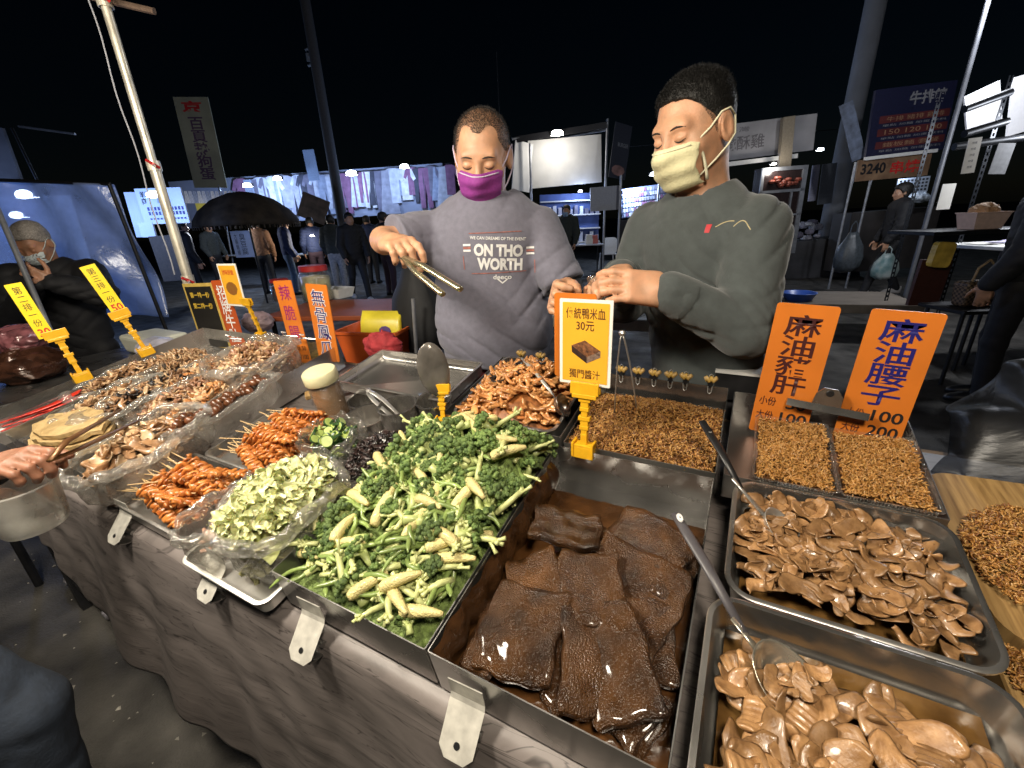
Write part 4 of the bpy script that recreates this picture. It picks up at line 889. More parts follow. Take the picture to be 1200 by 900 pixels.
# small clip with oval plate among the pots
u, v = -.69, .487; p0 = tw(u, v, .02); pt = on_y(510, 455, p0.y)
clip_stand('sign_clip', 'small yellow clip among the steel pots', pt, Vector((pt.x+.015, p0.y, pt.z-.085)), (.9, .4, 0), .8)
o = empty('oval_plate', frame_from(on_y(508, 433, p0.y), (.72, .62, .12), (-.12, .05, 1)), None, 'grey oval plate held upright by the small yellow clip', 'plate')
MB().lathe([(.001, .004), (.6, .002), (.97, .003), (1, 0), (.97, -.003), (.6, -.005), (.001, -.006)], 28, sx=.038, sy=.068).build('plate', mat('smoky_plastic', (.16, .145, .13), .2, .4, var=.35, vscale=20, bump=.3, bscale=25), o, eul(math.pi/2, 0, 0), True)

# ================================================================ utensils and pots
def spoon(name, label, a, b_, c, rb, mats, hw=.009, flatn=None, rivets=False, bowl_len=1.3, hole_=False):
    """handle from a to b, bowl centred at c"""
    a, b_, c = Vector(a), Vector(b_), Vector(c); o = empty(name, a, None, label, 'spoon'); mid = (a+b_)/2+Vector((0, 0, .004))
    MB().tube([Vector(), (mid-a)*.5, mid-a, (b_-a)], [hw*.85, hw, hw*.95, hw*.6], 10, flat=.5).build('handle', mats[0], o, smooth=True)
    d = (c-b_).normalized(); MB().tube([(b_-a)-d*.02, (b_-a)+d*.01, c-a-d*rb*bowl_len*.85], [hw*.45, hw*.5, hw*.8], 8, flat=.45).build('shaft', mats[1], o, smooth=True)
    up = Vector((0, -.15, 1)); M = frame_from(c-a, d, up); q = MB()
    q.lathe([(.001, -.010), (.5, -.008), (.8, -.002), (1, .010), (1.02, .011), (.97, .0105), (.78, .0005), (.5, -.006), (.001, -.008)], 26, sx=rb*bowl_len, sy=rb, M=M); q.build('bowl', mats[1], o, smooth=True)
    if rivets:
        for t_ in (.22, .55): MB().lathe([(.001, .006), (.003, .006), (.0035, .004)], 10).build('rivet', STEELB, o, TR(*((b_-a)*t_)))
    if hole_: MB().lathe([(.001, .0068), (.0042, .0068), (.005, .005)], 12, sx=1.6).build('hang_hole', WHITE, o, TR(*((b_-a)*.07+Vector((0, 0, .002)))) @ eul(0, .4, -1))
    return o
GRYP = mat('grey_ladle_plastic', (.075, .07, .078), .4, var=.15, vscale=20); LSTE = mat('stained_steel', (.5, .46, .38), .3, .8, var=.35, vscale=14, rvar=.12)
spoon('serving_spoon', 'black handled steel spoon resting in the farther kidney tray', on_plane(823, 494, tw(0, .52, .075), TN), on_plane(868, 572, tw(0, 0, .045), TN), tw(*on_t(908, 622, -.012), -.006), .026, (BLACKP, STEELB), .0085, rivets=True, bowl_len=1.25)
spoon('ladle', 'big grey handled ladle lying across the nearest kidney tray', on_plane(791, 602, tw(0, .40, .045), TN), on_plane(872, 742, tw(0, 0, .02), TN), tw(*on_t(918, 803, -.01), -.006), .036, (GRYP, LSTE), .009, bowl_len=1.3, hole_=True)
q = random.Random(44)
for i in range(5):
    o = link('kidney_slice', kpm[i]); u, v = on_t(905+i*12, 800+(i % 2)*12, .0); o.matrix_world = TM @ TR(u, v, .004+.003*i) @ eul(q.uniform(-.4, .4), q.uniform(-.4, .4), q.random()*6) @ Matrix.Scale(.6, 4); tag(o, 'kidney slice lying in the bowl of the big ladle', 'kidney slice', 'kidney slices in the ladle')
spoon('serving_spoon', 'steel spoon with pale handle stuck in the chicken strips', on_plane(612, 420, tw(0, .74, .07), TN), on_plane(648, 462, tw(0, 0, .07), TN), on_plane(656, 476, tw(0, 0, .04), TN), .024, (mat('pale_grey_handle', (.55, .54, .5), .35, .5, var=.1), STEELD), .006, bowl_len=1.15)
def tongs(name, label, hinge, t1, t2, mt, w_=.006, bow=.01, bowdir=(0, -1, 0), flat_=.35):
    h, a, b_ = Vector(hinge), Vector(t1), Vector(t2); o = empty(name, h, None, label, 'tongs'); bd = Vector(bowdir)
    for e, s_ in ((a, 1), (b_, -1)):
        d = e-h; sp = (a-b_).normalized()*s_; MB().tube([Vector(), d*.1+sp*bow*.7, d*.35+sp*bow, d*.7+sp*bow*.6, d], [w_*.8, w_, w_, w_*.85, w_*.9], 10, flat=flat_).build('arm', mt, o, smooth=True)
    MB().lathe([(.001, .006), (.006, .005), (.008, 0), (.006, -.005), (.001, -.006)], 12).build('hinge', mt, o)
    return o
tongs('tongs', 'pale steel tongs standing in the noodle tray', on_plane(729, 390, Vector((0, .93, 1)), Vector((0, -1, 0))), tw(*on_t(720, 487, .0), .0), tw(*on_t(747, 484, .0), .0), STEELB, .0045, .004)
def pot(name, label, u, v, r, h, mt=None, handle=False, rim=.003, w0=-.103, taper=.96):
    o = empty(name, tw(u, v, w0), (TILT*.9, 0, 0), label, 'pot', 'steel pots behind the vegetables'); MB().lathe([(.001, 0), (r*taper, 0), (r*taper, .004), (r, h), (r+rim, h), (r+rim, h+.003), (r-.002, h+.002), (r*taper-.002, .004), (.001, .0035)], 36).build('body', mt or STEEL, o, smooth=True, angle=45)
    if handle: MB().tube([(-r-.001, 0, h*.75), (-r-.03, 0, h*.72), (-r-.03, 0, h*.35), (-r-.001, 0, h*.3)], .004, 8).build('handle', mt or STEEL, o, smooth=True)
    return o
cu, cv = on_t(468, 470, .02)
pot('steel_cup', 'round steel cup with tongs leaning in it', -.775, .475, .050, .125)
pot('steel_cup', 'round steel cup behind the yellow clip among the pots', -.700, .535, .047, .120)
pot('steel_pan', 'wide low steel pan left of the cups', -.895, .465, .062, .075, taper=.85)
pot('steel_pan', 'shallow steel pan half hidden behind the jar', -.985, .56, .06, .06, taper=.85)
for dx, lb in ((0, 'short steel tongs leaning in the round cup'), ):
    h_ = on_plane(432, 458, tw(0, .45, .06), TN); tongs('tongs', lb, h_, tw(-.765, .47, -.01), tw(-.79, .465, -.01), STEELB, .008, .012, flat_=.3)
o = empty('sauce_jar', TM @ TR(-1.035, .47, -.09) @ Matrix.Scale(1.2, 4), None, 'clear jar of brown powder with a cream lid', 'jar')
MB().lathe([(.001, 0), (.036, 0), (.038, .006), (.037, .125), (.033, .13)], 28).build('glass', FILM, o, smooth=True); MB().lathe([(.001, .004), (.034, .004), (.0345, .118), (.001, .122)], 28).build('powder', mat('brown_powder', (.28, .15, .06), .8, var=.2, vscale=40), o, smooth=True, angle=40)
MB().lathe([(.039, .128), (.040, .13), (.040, .152), (.037, .156), (.001, .157)], 28).build('lid', mat('cream_lid', (.62, .58, .36), .45, var=.1), o, smooth=True, angle=40)
# binder clips pinching yellow rolls on the back rim
ROL = mat('yellow_roll', (.62, .38, .06), .5, var=.3, vscale=60, col2=(.3, .2, .1))
rp = MB(); rp.tube([(-.013+.0026*k, 0, .014+.002*math.sin(k*1.6)) for k in range(11)], [.0065+.0018*(k % 2) for k in range(11)], 10); rm = rp.mesh('roll', ROL, True)
jm = MB().poly([(-.006, -.006), (.006, -.006), (.006, .006), (-.006, .006)], -.006, .006).mesh('jaw', BLACKP); bw = MB()
bw.tube([(-.005, -.007, -.002), (-.004, -.008, -.018), (0, -.009, -.022), (.004, -.008, -.018), (.005, -.007, -.002)], .0011, 6); bw.tube([(-.005, .004, .006), (-.004, .0, .026), (0, -.002, .030), (.004, .0, .026), (.005, .004, .006)], .0011, 6); bwm = bw.mesh('wire_loop', STEELB)
for i, (px, lb) in enumerate(((612, 'yellow roll in a binder clip at the far left of the back rim'), (634, 'second yellow roll from the left in a binder clip'), (730, 'yellow roll in a binder clip just right of the amber card'), (749, 'clipped yellow roll between the tong arms and the next clip'),
              (768, 'clipped yellow roll fourth from the right end of the rim'), (786, 'clipped yellow roll third from the right end of the rim'), (804, 'clipped yellow roll second from the right end of the rim'), (832, 'clipped yellow roll at the right end of the back rim'))):
    py = 414+(px-610)*.142; vv = .823 if px < 650 else .812; u = on_t(px, py+6, .012 if px < 650 else .004)[0]
    o = empty('clipped_roll', tw(u, vv, .016 if px < 650 else .008), (TILT, 0, .2*math.sin(i*3)), lb, 'clipped roll', 'yellow rolls clipped to the back rim'); link('jaw', jm, o); link('roll', rm, o); link('wire_loop', bwm, o)
# black box with white top edge behind the trays
p = on_y(866, 445, 1.19); o = empty('small_scale', p, None, 'small black box with a white top edge behind the noodle packs', 'scale')
MB().box((-.055, -.02, -.05), (.055, .05, .02)).build('case', BLACKP, o); MB().box((-.057, -.024, .0205), (.057, .052, .028)).build('top_plate', WHITE, o)
# chopping board with noodles at the right end
WDB = mat('board_wood', (.30, .17, .06), .5, var=.3, vscale=9, stretch=(14, 1, 1), coat=.1, col2=(.44, .28, .11))
b = MB(); b.loft([[(x, y, z) for x, y in rrect(.24, .34, .045, 7)] for z in (-.012, .012)]); m_ = b.mesh('cutting_board', WDB, True, 40); o = link('cutting_board', m_); o.matrix_world = TM @ TR(.465, .505, -.05) @ eul(0, 0, .06); tag(o, 'rounded wooden board with noodle bits at the right end of the table', 'cutting board')
hb = lambda u, v: -.034+.02*max(0, 1-((u-.43)/.08)**2)*max(0, 1-((v-.45)/.13)**2)
o = noodles('noodle_bits', 3400, oval(.350, .56, .345, .60), hb, NB[:2]+NB[2:], 33); tag(o, 'brown noodle bits spread over the rounded wooden board', 'noodles', kind='stuff')
b = MB(); b.box((.345, .18, -.10), (.60, .33, -.052)); m_ = bevel(b.mesh('wood_block', WDB), .006); o = link('wood_block', m_); o.matrix_world = TM; tag(o, 'pale wooden block beside the kidney trays at the right edge', 'wood block')
o = noodles('noodle_bits', 700, rect(.352, .42, .27, .325), lambda u, v: -.048, NB, 35); tag(o, 'few noodle bits on the wooden block by the kidney tray', 'noodles', kind='stuff')
# dark plastic sheet covering goods at the right end
b = MB(); q = random.Random(6)
p1, p2, p3, p4 = on_y(1088, 555, 1.05), on_y(1215, 610, .98), on_y(1230, 400, 1.25), on_y(1120, 470, 1.25)
def wrap(a, c):
    p = p1.lerp(p2, a).lerp(p4.lerp(p3, a), c); return p+Vector((.012*math.sin(a*9+c*5), -.02*math.sin(c*3.1), .014*math.sin(a*7+c*11)+.05*math.sin(c*3.1)*math.sin(a*2.2)))
b.sheet(wrap, 30, 30); b.build('plastic_wrap', film('dark_wrap', tint=(.45, .46, .48), base=.02, gloss=.05, rough=.35, milk=.10, edge=.10, bscale=7, bump=.4, milkc=(.12, .12, .125)), None, None, True); o = bpy.data.objects['plastic_wrap']; tag(o, 'smoky crumpled plastic sheet behind the wooden board at the right', 'plastic sheet'); o.modifiers.new('t', 'SOLIDIFY').thickness = .001
# ================================================================ people
from mathutils.bvhtree import BVHTree
def V3(*a): return np.array(a, np.float32)
def axes(fwd, pitch=0., roll=0.):
    """columns: left, forward, up for something facing fwd (horizontal), nodding down by pitch"""
    f = Vector((fwd[0], fwd[1], 0)).normalized(); l = Vector((-f.y, f.x, 0)); u = Vector((0, 0, 1))
    f2 = f*math.cos(pitch)-u*math.sin(pitch); u2 = u*math.cos(pitch)+f*math.sin(pitch)
    l3 = l*math.cos(roll)+u2*math.sin(roll); u3 = u2*math.cos(roll)-l*math.sin(roll)
    l3 = -l3  # keep x pointing to the person's right so that (x, y, z) is right-handed
    return np.array([list(l3), list(f2), list(u3)], np.float32).T
def head_local(q, face=1.):
    d = s_el(q, (0, -.018, .036), (.077, .097, .084))
    d = smin(d, s_el(q, (0, .016, -.028), (.067, .078, .082)), .03)
    d = smin(d, s_el(q, (0, .026, -.078), (.050, .058, .044)), .03)
    d = smin(d, s_rc(q, V3(-.036, .074, .026), V3(.036, .074, .026), .013, .013), .02)
    d = smin(d, s_rc(q, V3(-.046, .056, -.022), V3(.046, .056, -.022), .018, .018), .03)
    for s_ in (-1, 1): d = smax(d, -s_el(q, (s_*.031, .101, .006), (.019, .017, .011)), .012)
    for s_ in (-1, 1): d = smin(d, s_el(q, (s_*.031, .078, .004), (.0155, .0135, .0105)), .005)
    d = smin(d, s_rc(q, V3(0, .088, .012), V3(0, .106, -.028), .007, .012), .014)
    d = smin(d, s_rc(q, V3(-.013, .096, -.032), V3(.013, .096, -.032), .008, .008), .01)
    for s_ in (-1, 1):
        e = s_el(q, (s_*.080, -.012, -.006), (.010, .021, .034)); e = smax(e, -s_el(q, (s_*.091, -.004, -.004), (.008, .012, .022)), .006)
        d = smin(d, e, .008)
    d = smin(d, s_rc(q, V3(-.02, .088, -.064), V3(.02, .088, -.064), .007, .007), .01)
    return d
def hand_sdf(P, Wp, d, n, s, curl=(.9,)*4, spread=.05, thumb=(.55, .75, .25), tc=.5, sc=1.):
    d = Vector(d).normalized(); n = Vector(n); n = (n-d*n.dot(d)).normalized(); s = Vector(s); s = (s-d*s.dot(d)-n*s.dot(n)).normalized()
    Wp = Vector(Wp); M = np.array([list(d), list(s), list(n)], np.float32).T
    D = s_box(P, Wp+d*.048*sc, (.046*sc, .040*sc, .014*sc), .013*sc, M)
    D = smin(D, s_rc(P, Wp-d*.03, Wp+d*.02, .0245*sc, .026*sc), .02)
    D = smin(D, s_el(P, Wp+d*.035*sc+s*.024*sc+n*.006, (.03*sc, .017*sc, .016*sc), M), .012)
    F_ = None
    for i in range(4):
        ln = (.070, .078, .072, .056)[i]*sc; p = Wp+d*.086*sc+s*(.029-.0195*i)*sc; a = 0.; lat = spread*(1.5-i); pts = [p]
        for j, fr in enumerate((.46, .31, .23)):
            a += curl[i]*(.8, 1.1, .9)[j]*(.6 if j == 0 else 1); v = (d*math.cos(a)+n*math.sin(a)+s*lat*math.cos(a)).normalized(); p = p+v*ln*fr; pts.append(p)
        r = (.0098, .0100, .0096, .0085)[i]*sc; e = chain(P, [V3(*q) for q in pts], [r, r*.95, r*.9, r*.8], .004); F_ = e if F_ is None else smin(F_, e, .0025)
    D = smin(D, F_, .007)
    t0 = Wp+d*.018*sc+s*.030*sc+n*.004; v = (d*thumb[0]+s*thumb[1]+n*thumb[2]).normalized(); p1 = t0+v*.040*sc; v2 = (v+(d*.8-s*.35+n*.2)*tc).normalized(); p2 = p1+v2*.034*sc; v3 = (v2+(d*.5-s*.4+n*.3)*tc).normalized(); p3 = p2+v3*.026*sc
    return smin(D, chain(P, [V3(*q) for q in (t0, p1, p2, p3)], [.0145*sc, .0115*sc, .0105*sc, .0088*sc], .005), .008)
def skin_mat(name, col): return mat(name, col, .5, var=.2, vscale=34, bump=.3, bscale=260, sss=.08, rvar=.1, col2=tuple(min(1, c*f) for c, f in zip(col, (1.12, 1.02, .98))), bdist=.002)
def hair_mat(name, col, thin):
    if name in _M: return _M[name]
    m = mat(name, col, .55, var=.4, vscale=120, bump=.8, bscale=260, bdist=.004)
    if thin:
        nt = m.node_tree; L = nt.links.new; tc = nt.nodes.new('ShaderNodeTexCoord'); n = nt.nodes.new('ShaderNodeTexNoise'); n.inputs['Scale'].default_value = 420; n.inputs['Detail'].default_value = 2; L(tc.outputs['Object'], n.inputs['Vector'])
        r = nt.nodes.new('ShaderNodeMapRange'); r.inputs[1].default_value = .5-thin*.2; r.inputs[2].default_value = .5+thin*.25; L(n.outputs['Fac'], r.inputs[0]); L(r.outputs[0], nt.nodes['Principled BSDF'].inputs['Alpha'])
    return m
def stick_on(bvh, M, pts, d, off):
    out = []
    for p in pts:
        o_ = M @ Vector(p); h = bvh.ray_cast(o_, d)
        if h[0] is None: h = bvh.find_nearest(o_)
        out.append(h[0]-d*off)
    return out
def ellcone(P, a, b_, ra, rb, A, fl):
    """tapered trunk with an elliptic section: fl = depth / width"""
    o = (np.array(a, np.float32)+np.array(b_, np.float32))/2; q = (P-o)@A; q[:, 1] /= fl
    la = (np.array(a, np.float32)-o)@A; lb = (np.array(b_, np.float32)-o)@A; la[1] /= fl; lb[1] /= fl
    return s_rc(q, la, lb, ra, rb)*min(1, fl*1.15)

def person(S):
    """S: joints and looks. Body is one mesh; clothing, hair and mask are its children."""
    h = S.get('h', .004); A = axes(S['face'], 0); HA = axes(S.get('look', S['face']), S.get('nod', 0), S.get('tilt', 0)); hc = np.array(S['head'], np.float32); hs = S.get('hs', 1.)
    j = {k: np.array(v, np.float32) for k, v in S['j'].items()}; W_ = S.get('wide', 1.); chest, pel, neck = j['chest'], j['pelvis'], j['neck']
    HD = lambda P: head_local(((P-hc)@HA)/hs)*hs
    def neckf(P): return s_rc(P, neck, hc+HA@V3(0, -.03, -.05), .058, .054)
    def trunk(P, g):
        d = ellcone(P, chest+A@V3(0, 0, .07), pel+A@V3(0, 0, .05), .162*W_+g, S.get('waist', .155)*W_+g, A, S.get('fl', .68))
        d = smin(d, s_rc(P, j['shL']+V3(0, 0, -.012), j['shR']+V3(0, 0, -.012), .056+g, .056+g), .05)
        d = smin(d, s_rc(P, neck+V3(0, 0, -.06), neck+V3(0, 0, -.02), .085+g*.6, .060+g*.4), .045)
        if S.get('belly'): d = smin(d, s_el(P, (chest+pel)/2+A@V3(0, .04, -.03), (.165*W_+g, .115+g, .17), A), .06)
        return d
    def armR(P, g, k=1.): return [chain(P, [j['sh'+s_], j['el'+s_], j['wr'+s_]], [.052+g, .041+g*k, .027+g*k], .02) for s_ in 'LR']
    def body(P):
        d = smin(HD(P), neckf(P), .025); d = smin(d, trunk(P, -.02), .03)
        for e in armR(P, -.004): d = smin(d, e, .02)
        for hd in S.get('hands', ()): d = smin(d, hand_sdf(P, **hd), .012)
        return d
    SK = skin_mat('skin_'+S['skin'][0], S['skin'][1])
    allp = np.array([hc+V3(0, 0, .16), hc-V3(.13, .13, 0), hc+V3(.13, .13, 0)]+[j[k] for k in ('shL', 'shR', 'elL', 'elR', 'wrL', 'wrR', 'chest', 'pelvis')]+[np.array(Vector(x['Wp'])+Vector(x['d']).normalized()*.12, np.float32) for x in S.get('hands', ())])
    lo = allp.min(0)-.13; hi = allp.max(0)+.13; lo[2] = min(lo[2], pel[2]-.12)
    me = sdf_mesh(body, lo, hi, h, 'person', SK); root = link('person', me); tag(root, S['label'], 'person', S.get('group'))
    bvh = BVHTree.FromPolygons([v.co for v in me.vertices], [tuple(p.vertices) for p in me.polygons]) if S.get('detail', True) else None
    # ---- top
    sl_ = S.get('sleeve', 1.); g = S.get('loose', .014)
    def top(P):
        L0 = (P-chest)@A+.035*np.stack([wob(P+1.7, 7.), wob(P-2.1, 8.), wob(P+4.2, 6.)], 1); rd = lambda ph: 1-np.abs(np.sin(ph)); amp = np.clip(.4+1.5*wob(P, 5.5), 0, 1.)
        fold = S.get('fold', 1.)*(.0105*amp*rd(L0@V3(21, 8, 42)+1.6*np.sin(P@V3(9, 7, 5)))**2.2+.010*np.clip(.2-wob(P+3.3, 6.)*1.6, 0, 1)*rd(L0@V3(-30, 6, 36)+1.5*np.sin(P@V3(6, -8, 7)+1))**2.2+.005*wob(P, 9.))-.006
        for s_ in 'LR':
            el = j['el'+s_]; ax = j['wr'+s_]-j['sh'+s_]; ax = ax/np.linalg.norm(ax); de = np.linalg.norm(P-el, axis=1); fold = fold+S.get('fold', 1.)*.007*np.exp(-(de/.12)**2)*rd(P@(ax*95)+1.5*np.sin(P@V3(30, 20, 25)))**1.5
        d = trunk(P, g)
        for s_ in 'LR':
            a, b_, c = j['sh'+s_], j['el'+s_], j['wr'+s_]
            if sl_ >= 1: e = chain(P, [a, b_, b_+(c-b_)*.94], [.062+g, .050+g, .034+g*.6], .02)
            else: e = s_rc(P, a, a+(b_-a)*sl_, .064+g, .058+g); e = smax(e, ((P-(a+(b_-a)*sl_))@((b_-a)/np.linalg.norm(b_-a))), .006)
            d = smin(d, e, .012)
        d = d+fold
        d = smax(d, -(s_rc(P, neck+A@V3(0, .012, -.016), hc+HA@V3(0, -.03, -.03), .068, .085)), .008)
        if S.get('hood'): d = smin(d, s_el(P, neck+A@V3(0, -.07, .03), (.10, .07, .06), A), .04)
        hem = S.get('hem', pel[2]-.10)
        return smax(d, hem-P[:, 2]+.006*np.sin(P@V3(14, 11, 0)), .01)
    tm = S['top']; o_top = link('top' if S.get('detail', True) else 'jacket', sdf_mesh(top, lo, hi, S.get('hc', .006), 'top', tm), root); o_top.name = S.get('topname', 'shirt')
    # ---- trousers and shoes
    if 'legs' in S:
        lj = {k: np.array(v, np.float32) for k, v in S['legs'].items()}
        def tro(P):
            d = ellcone(P, pel+V3(0, 0, .08), pel+V3(0, 0, -.04), .15*W_, .165*W_, A, .72)
            for s_ in 'LR': d = smin(d, chain(P, [lj['hip'+s_], lj['kn'+s_], lj['an'+s_]], [.092, .068, .055], .02), .03)
            d = d+.004*wob(P, 12.)+.0045*np.clip(.5+wob(P, 6.), 0, 1)*(1-np.abs(np.sin(P@V3(14, 10, 34)+2*wob(P, 5.))))**2; return smax(d, P[:, 2]-(pel[2]+.10), .01)
        ap = np.array(list(lj.values())+[pel]); l2 = ap.min(0)-.22; h2 = ap.max(0)+.22; l2[2] = .02
        link('trousers', sdf_mesh(tro, l2, h2, S.get('ht', .009), 'trousers', S['trousers']), root)
        for s_ in 'LR':
            an = Vector(lj['an'+s_]); f = Vector(A[:, 1]); r = MB(); rg = []
            for i in range(9):
                t_ = i/8; c_ = an+f*(-.07+.25*t_); c_.z = 0; hh = .085*(1-t_)**.7+.045; ww = .036+.012*math.sin(t_*3.1); sd = Vector(A[:, 0]); w_ = ww*(1 if .05 < t_ < .9 else .6)
                rg.append([c_+sd*(w_*math.cos(k*.628))+Vector((0, 0, max(.004, hh*.5+hh*.5*math.sin(k*.628)+an.z-.09))) for k in range(10)])
            r.loft(rg); r.build('shoe', S['shoes'], root, None, True)
    # ---- hair
    hm = S.get('hair')
    if hm:
        def hair(P):
            q = ((P-hc)@HA)/hs; d = head_local(q)*hs
            zl = np.interp(q[:, 1], [-.12, -.04, -.012, .008, .03, .055, .1], hm.get('line', [-.085, -.07, -.03, .02, .03, .068, .082])).astype(np.float32)
            th = hm.get('side', .003)+(hm.get('top', .014)-hm.get('side', .003))*np.clip((q[:, 2]-.055)/.035, 0, 1)+.0022*wob(P, 95.)
            e = d-th; e = smax(e, (zl-q[:, 2])*.8+.0022*wob(P, 130.), .006)
            e = smax(e, -s_el(q, (.088, -.010, -.006), (.022, .026, .038)), .004); e = smax(e, -s_el(q, (-.088, -.010, -.006), (.022, .026, .038)), .004)
            if hm.get('bald'):
                for k_ in (-1, 1): e = smax(e, -s_el(q, (k_*.042, .092, .080), (.028, .056, .050))+.004*wob(P, 70.), .010)
            if hm.get('tuft'): e = np.minimum(e, smax(d-.0028-.001*wob(P, 100.), s_el(q, (.006, .070, .085), (.017, .036, .036))+.003*wob(P, 90.), .006))
            return e
        hob = link('hair', sdf_mesh(hair, hc-.15, hc+.15, S.get('hh', .0034), 'hair', hm['mat']), root)
        if hm.get('fade'):
            def stub(P):
                q = ((P-hc)@HA)/hs; d = head_local(q)*hs; zl = np.interp(q[:, 1], [-.12, -.04, -.012, .012, .03, .05, .1], [-.085, -.07, -.035, -.012, .03, .07, .09]).astype(np.float32)
                e = smax(d-.0012, (zl-q[:, 2])*.8+.003*wob(P, 120.), .003)
                for k_ in (-1, 1): e = smax(e, -s_el(q, (k_*.086, -.010, -.006), (.020, .024, .036)), .003)
                return smax(e, q[:, 2]-.085, .003)
            link('hair_fade', sdf_mesh(stub, hc-.15, hc+.15, S.get('hh', .0034), 'hair_fade', hm['fade']), root)
        if hm.get('strand'):
            ln, wd, nst, lean = hm['strand']; hme = hob.data
            rs = np.random.RandomState(5); nv = len(hme.vertices); co = np.empty(nv*3); hme.vertices.foreach_get('co', co); co = co.reshape(-1, 3); no = np.empty(nv*3); hme.vertices.foreach_get('normal', no); no = no.reshape(-1, 3)
            ql_ = ((co.astype(np.float32)-hc)@HA)/hs; ok = np.nonzero((no@HA[:, 2] > -.35) & (ql_[:, 2] > hm.get('smin', -.05)))[0]; idx = ok[rs.randint(0, len(ok), nst)]
            b0 = co[idx]-no[idx]*.002+rs.randn(nst, 3)*.0015; dr = no[idx]*.8+HA[:, 2]*lean[1]+HA[:, 1]*lean[0]+rs.randn(nst, 3)*.28; dr /= np.linalg.norm(dr, axis=1)[:, None]; sd = np.cross(dr, rs.randn(nst, 3)); sd /= np.linalg.norm(sd, axis=1)[:, None]
            L_ = (ln*rs.uniform(.6, 1.2, nst)*np.clip(.35+.65*(ql_[idx, 2]-.02)/.06, .3, 1))[:, None]; Vv = np.stack([b0-sd*wd, b0+sd*wd, b0+dr*L_], 1).reshape(-1, 3)
            ms = bpy.data.meshes.new('hair_strands'); ms.from_pydata(Vv.tolist(), [], [(3*k, 3*k+1, 3*k+2) for k in range(nst)]); ms.materials.append(hm.get('smat', hm['mat'])); link('hair_strands', ms, root)['kind'] = 'stuff'
    HM = Matrix([[*HA[0], hc[0]], [*HA[1], hc[1]], [*HA[2], hc[2]], [0, 0, 0, 1]]); fwd = Vector(HA[:, 1])
    if S.get('detail', True):
        for s_ in (-1, 1):
            ew = stick_on(bvh, HM, [(s_*(.014+.034*t_)*hs, .2, (.0235+.006*math.sin(t_*2.6)-.004*t_)*hs) for t_ in (0, .25, .5, .75, 1)], -fwd, -.0005)
            MB().tube(ew, [.0016, .0034, .0036, .003, .0012], 6, flat=.6).build('eyebrow', S['brow'], root, None, True)
            ew = stick_on(bvh, HM, [(s_*(.018+.027*t_)*hs, .2, (.0005-.0045*math.sin(t_*3.14))*hs) for t_ in (0, .2, .4, .6, .8, 1)], -fwd, -.0002)
            MB().tube(ew, [.0008, .0015, .0017, .0017, .0015, .0008], 6).build('eyelash', mat('lash', (.012, .009, .008), .6, var=0), root, None, True)
    # ---- face mask
    mk = S.get('mask')
    if mk:
        def mask(P):
            q = ((P-hc)@HA)/hs; d = s_el(q, (0, .022, -.048), (.072, .089, .080)); d = smin(d, s_rc(q, V3(0, .094, .0), V3(0, .112, -.03), .008, .011), .03)
            d = np.abs(d-.006-.0016*np.sin(q[:, 2]*170+.8*np.sin(q[:, 0]*30)))-.0017
            ew = .062+.006*np.cos(q[:, 2]*25); d = smax(d, np.abs(q[:, 0])-ew, .003); d = smax(d, q[:, 2]+.006+.06*np.abs(q[:, 0]), .003); d = smax(d, -.112-q[:, 2]+.3*np.abs(q[:, 0])**1.3, .003)
            return smax(d, .015-q[:, 1], .003)*hs
        mm = sdf_mesh(mask, hc-.16, hc+.16, S.get('hm', .0019), 'face_mask', mk['mat']); mo = link('face_mask', mm, root)
        if mk.get('edge'):
            pts = stick_on(BVHTree.FromPolygons([v.co for v in mm.vertices], [tuple(p.vertices) for p in mm.polygons]), HM, [(-.056+.112*t_/10, .2, -.0135-.05*abs(-.056+.112*t_/10)) for t_ in range(11)], -fwd, -.001); MB().tube(pts, .0042, 6, flat=.5).build('binding', mk['edge'], mo, None, True)
            for s_ in (-1, 1): MB().tube([HM @ (Vector((s_*(.0595+.004*math.sin(t_*.5)), .060-.012*t_/6, -.016-.014*t_))*hs) for t_ in range(7)], .0038, 6).build('binding', mk['edge'], mo, None, True)
        for s_ in (-1, 1):
            MB().tube([HM @ (Vector(p)*hs) for p in ((s_*.060, .068, -.014), (s_*.075, .036, .004), (s_*.084, .006, .026), (s_*.0875, -.018, .028), (s_*.086, -.034, .010))], .0022, 6).build('ear_loop', mk.get('edge', mk['mat']), mo, None, True)
            MB().tube([HM @ (Vector(p)*hs) for p in ((s_*.055, .066, -.086), (s_*.074, .030, -.064), (s_*.084, -.004, -.044), (s_*.088, -.026, -.026), (s_*.086, -.034, .010))], .0022, 6).build('ear_loop', mk.get('edge', mk['mat']), mo, None, True)
    return root, o_top, A

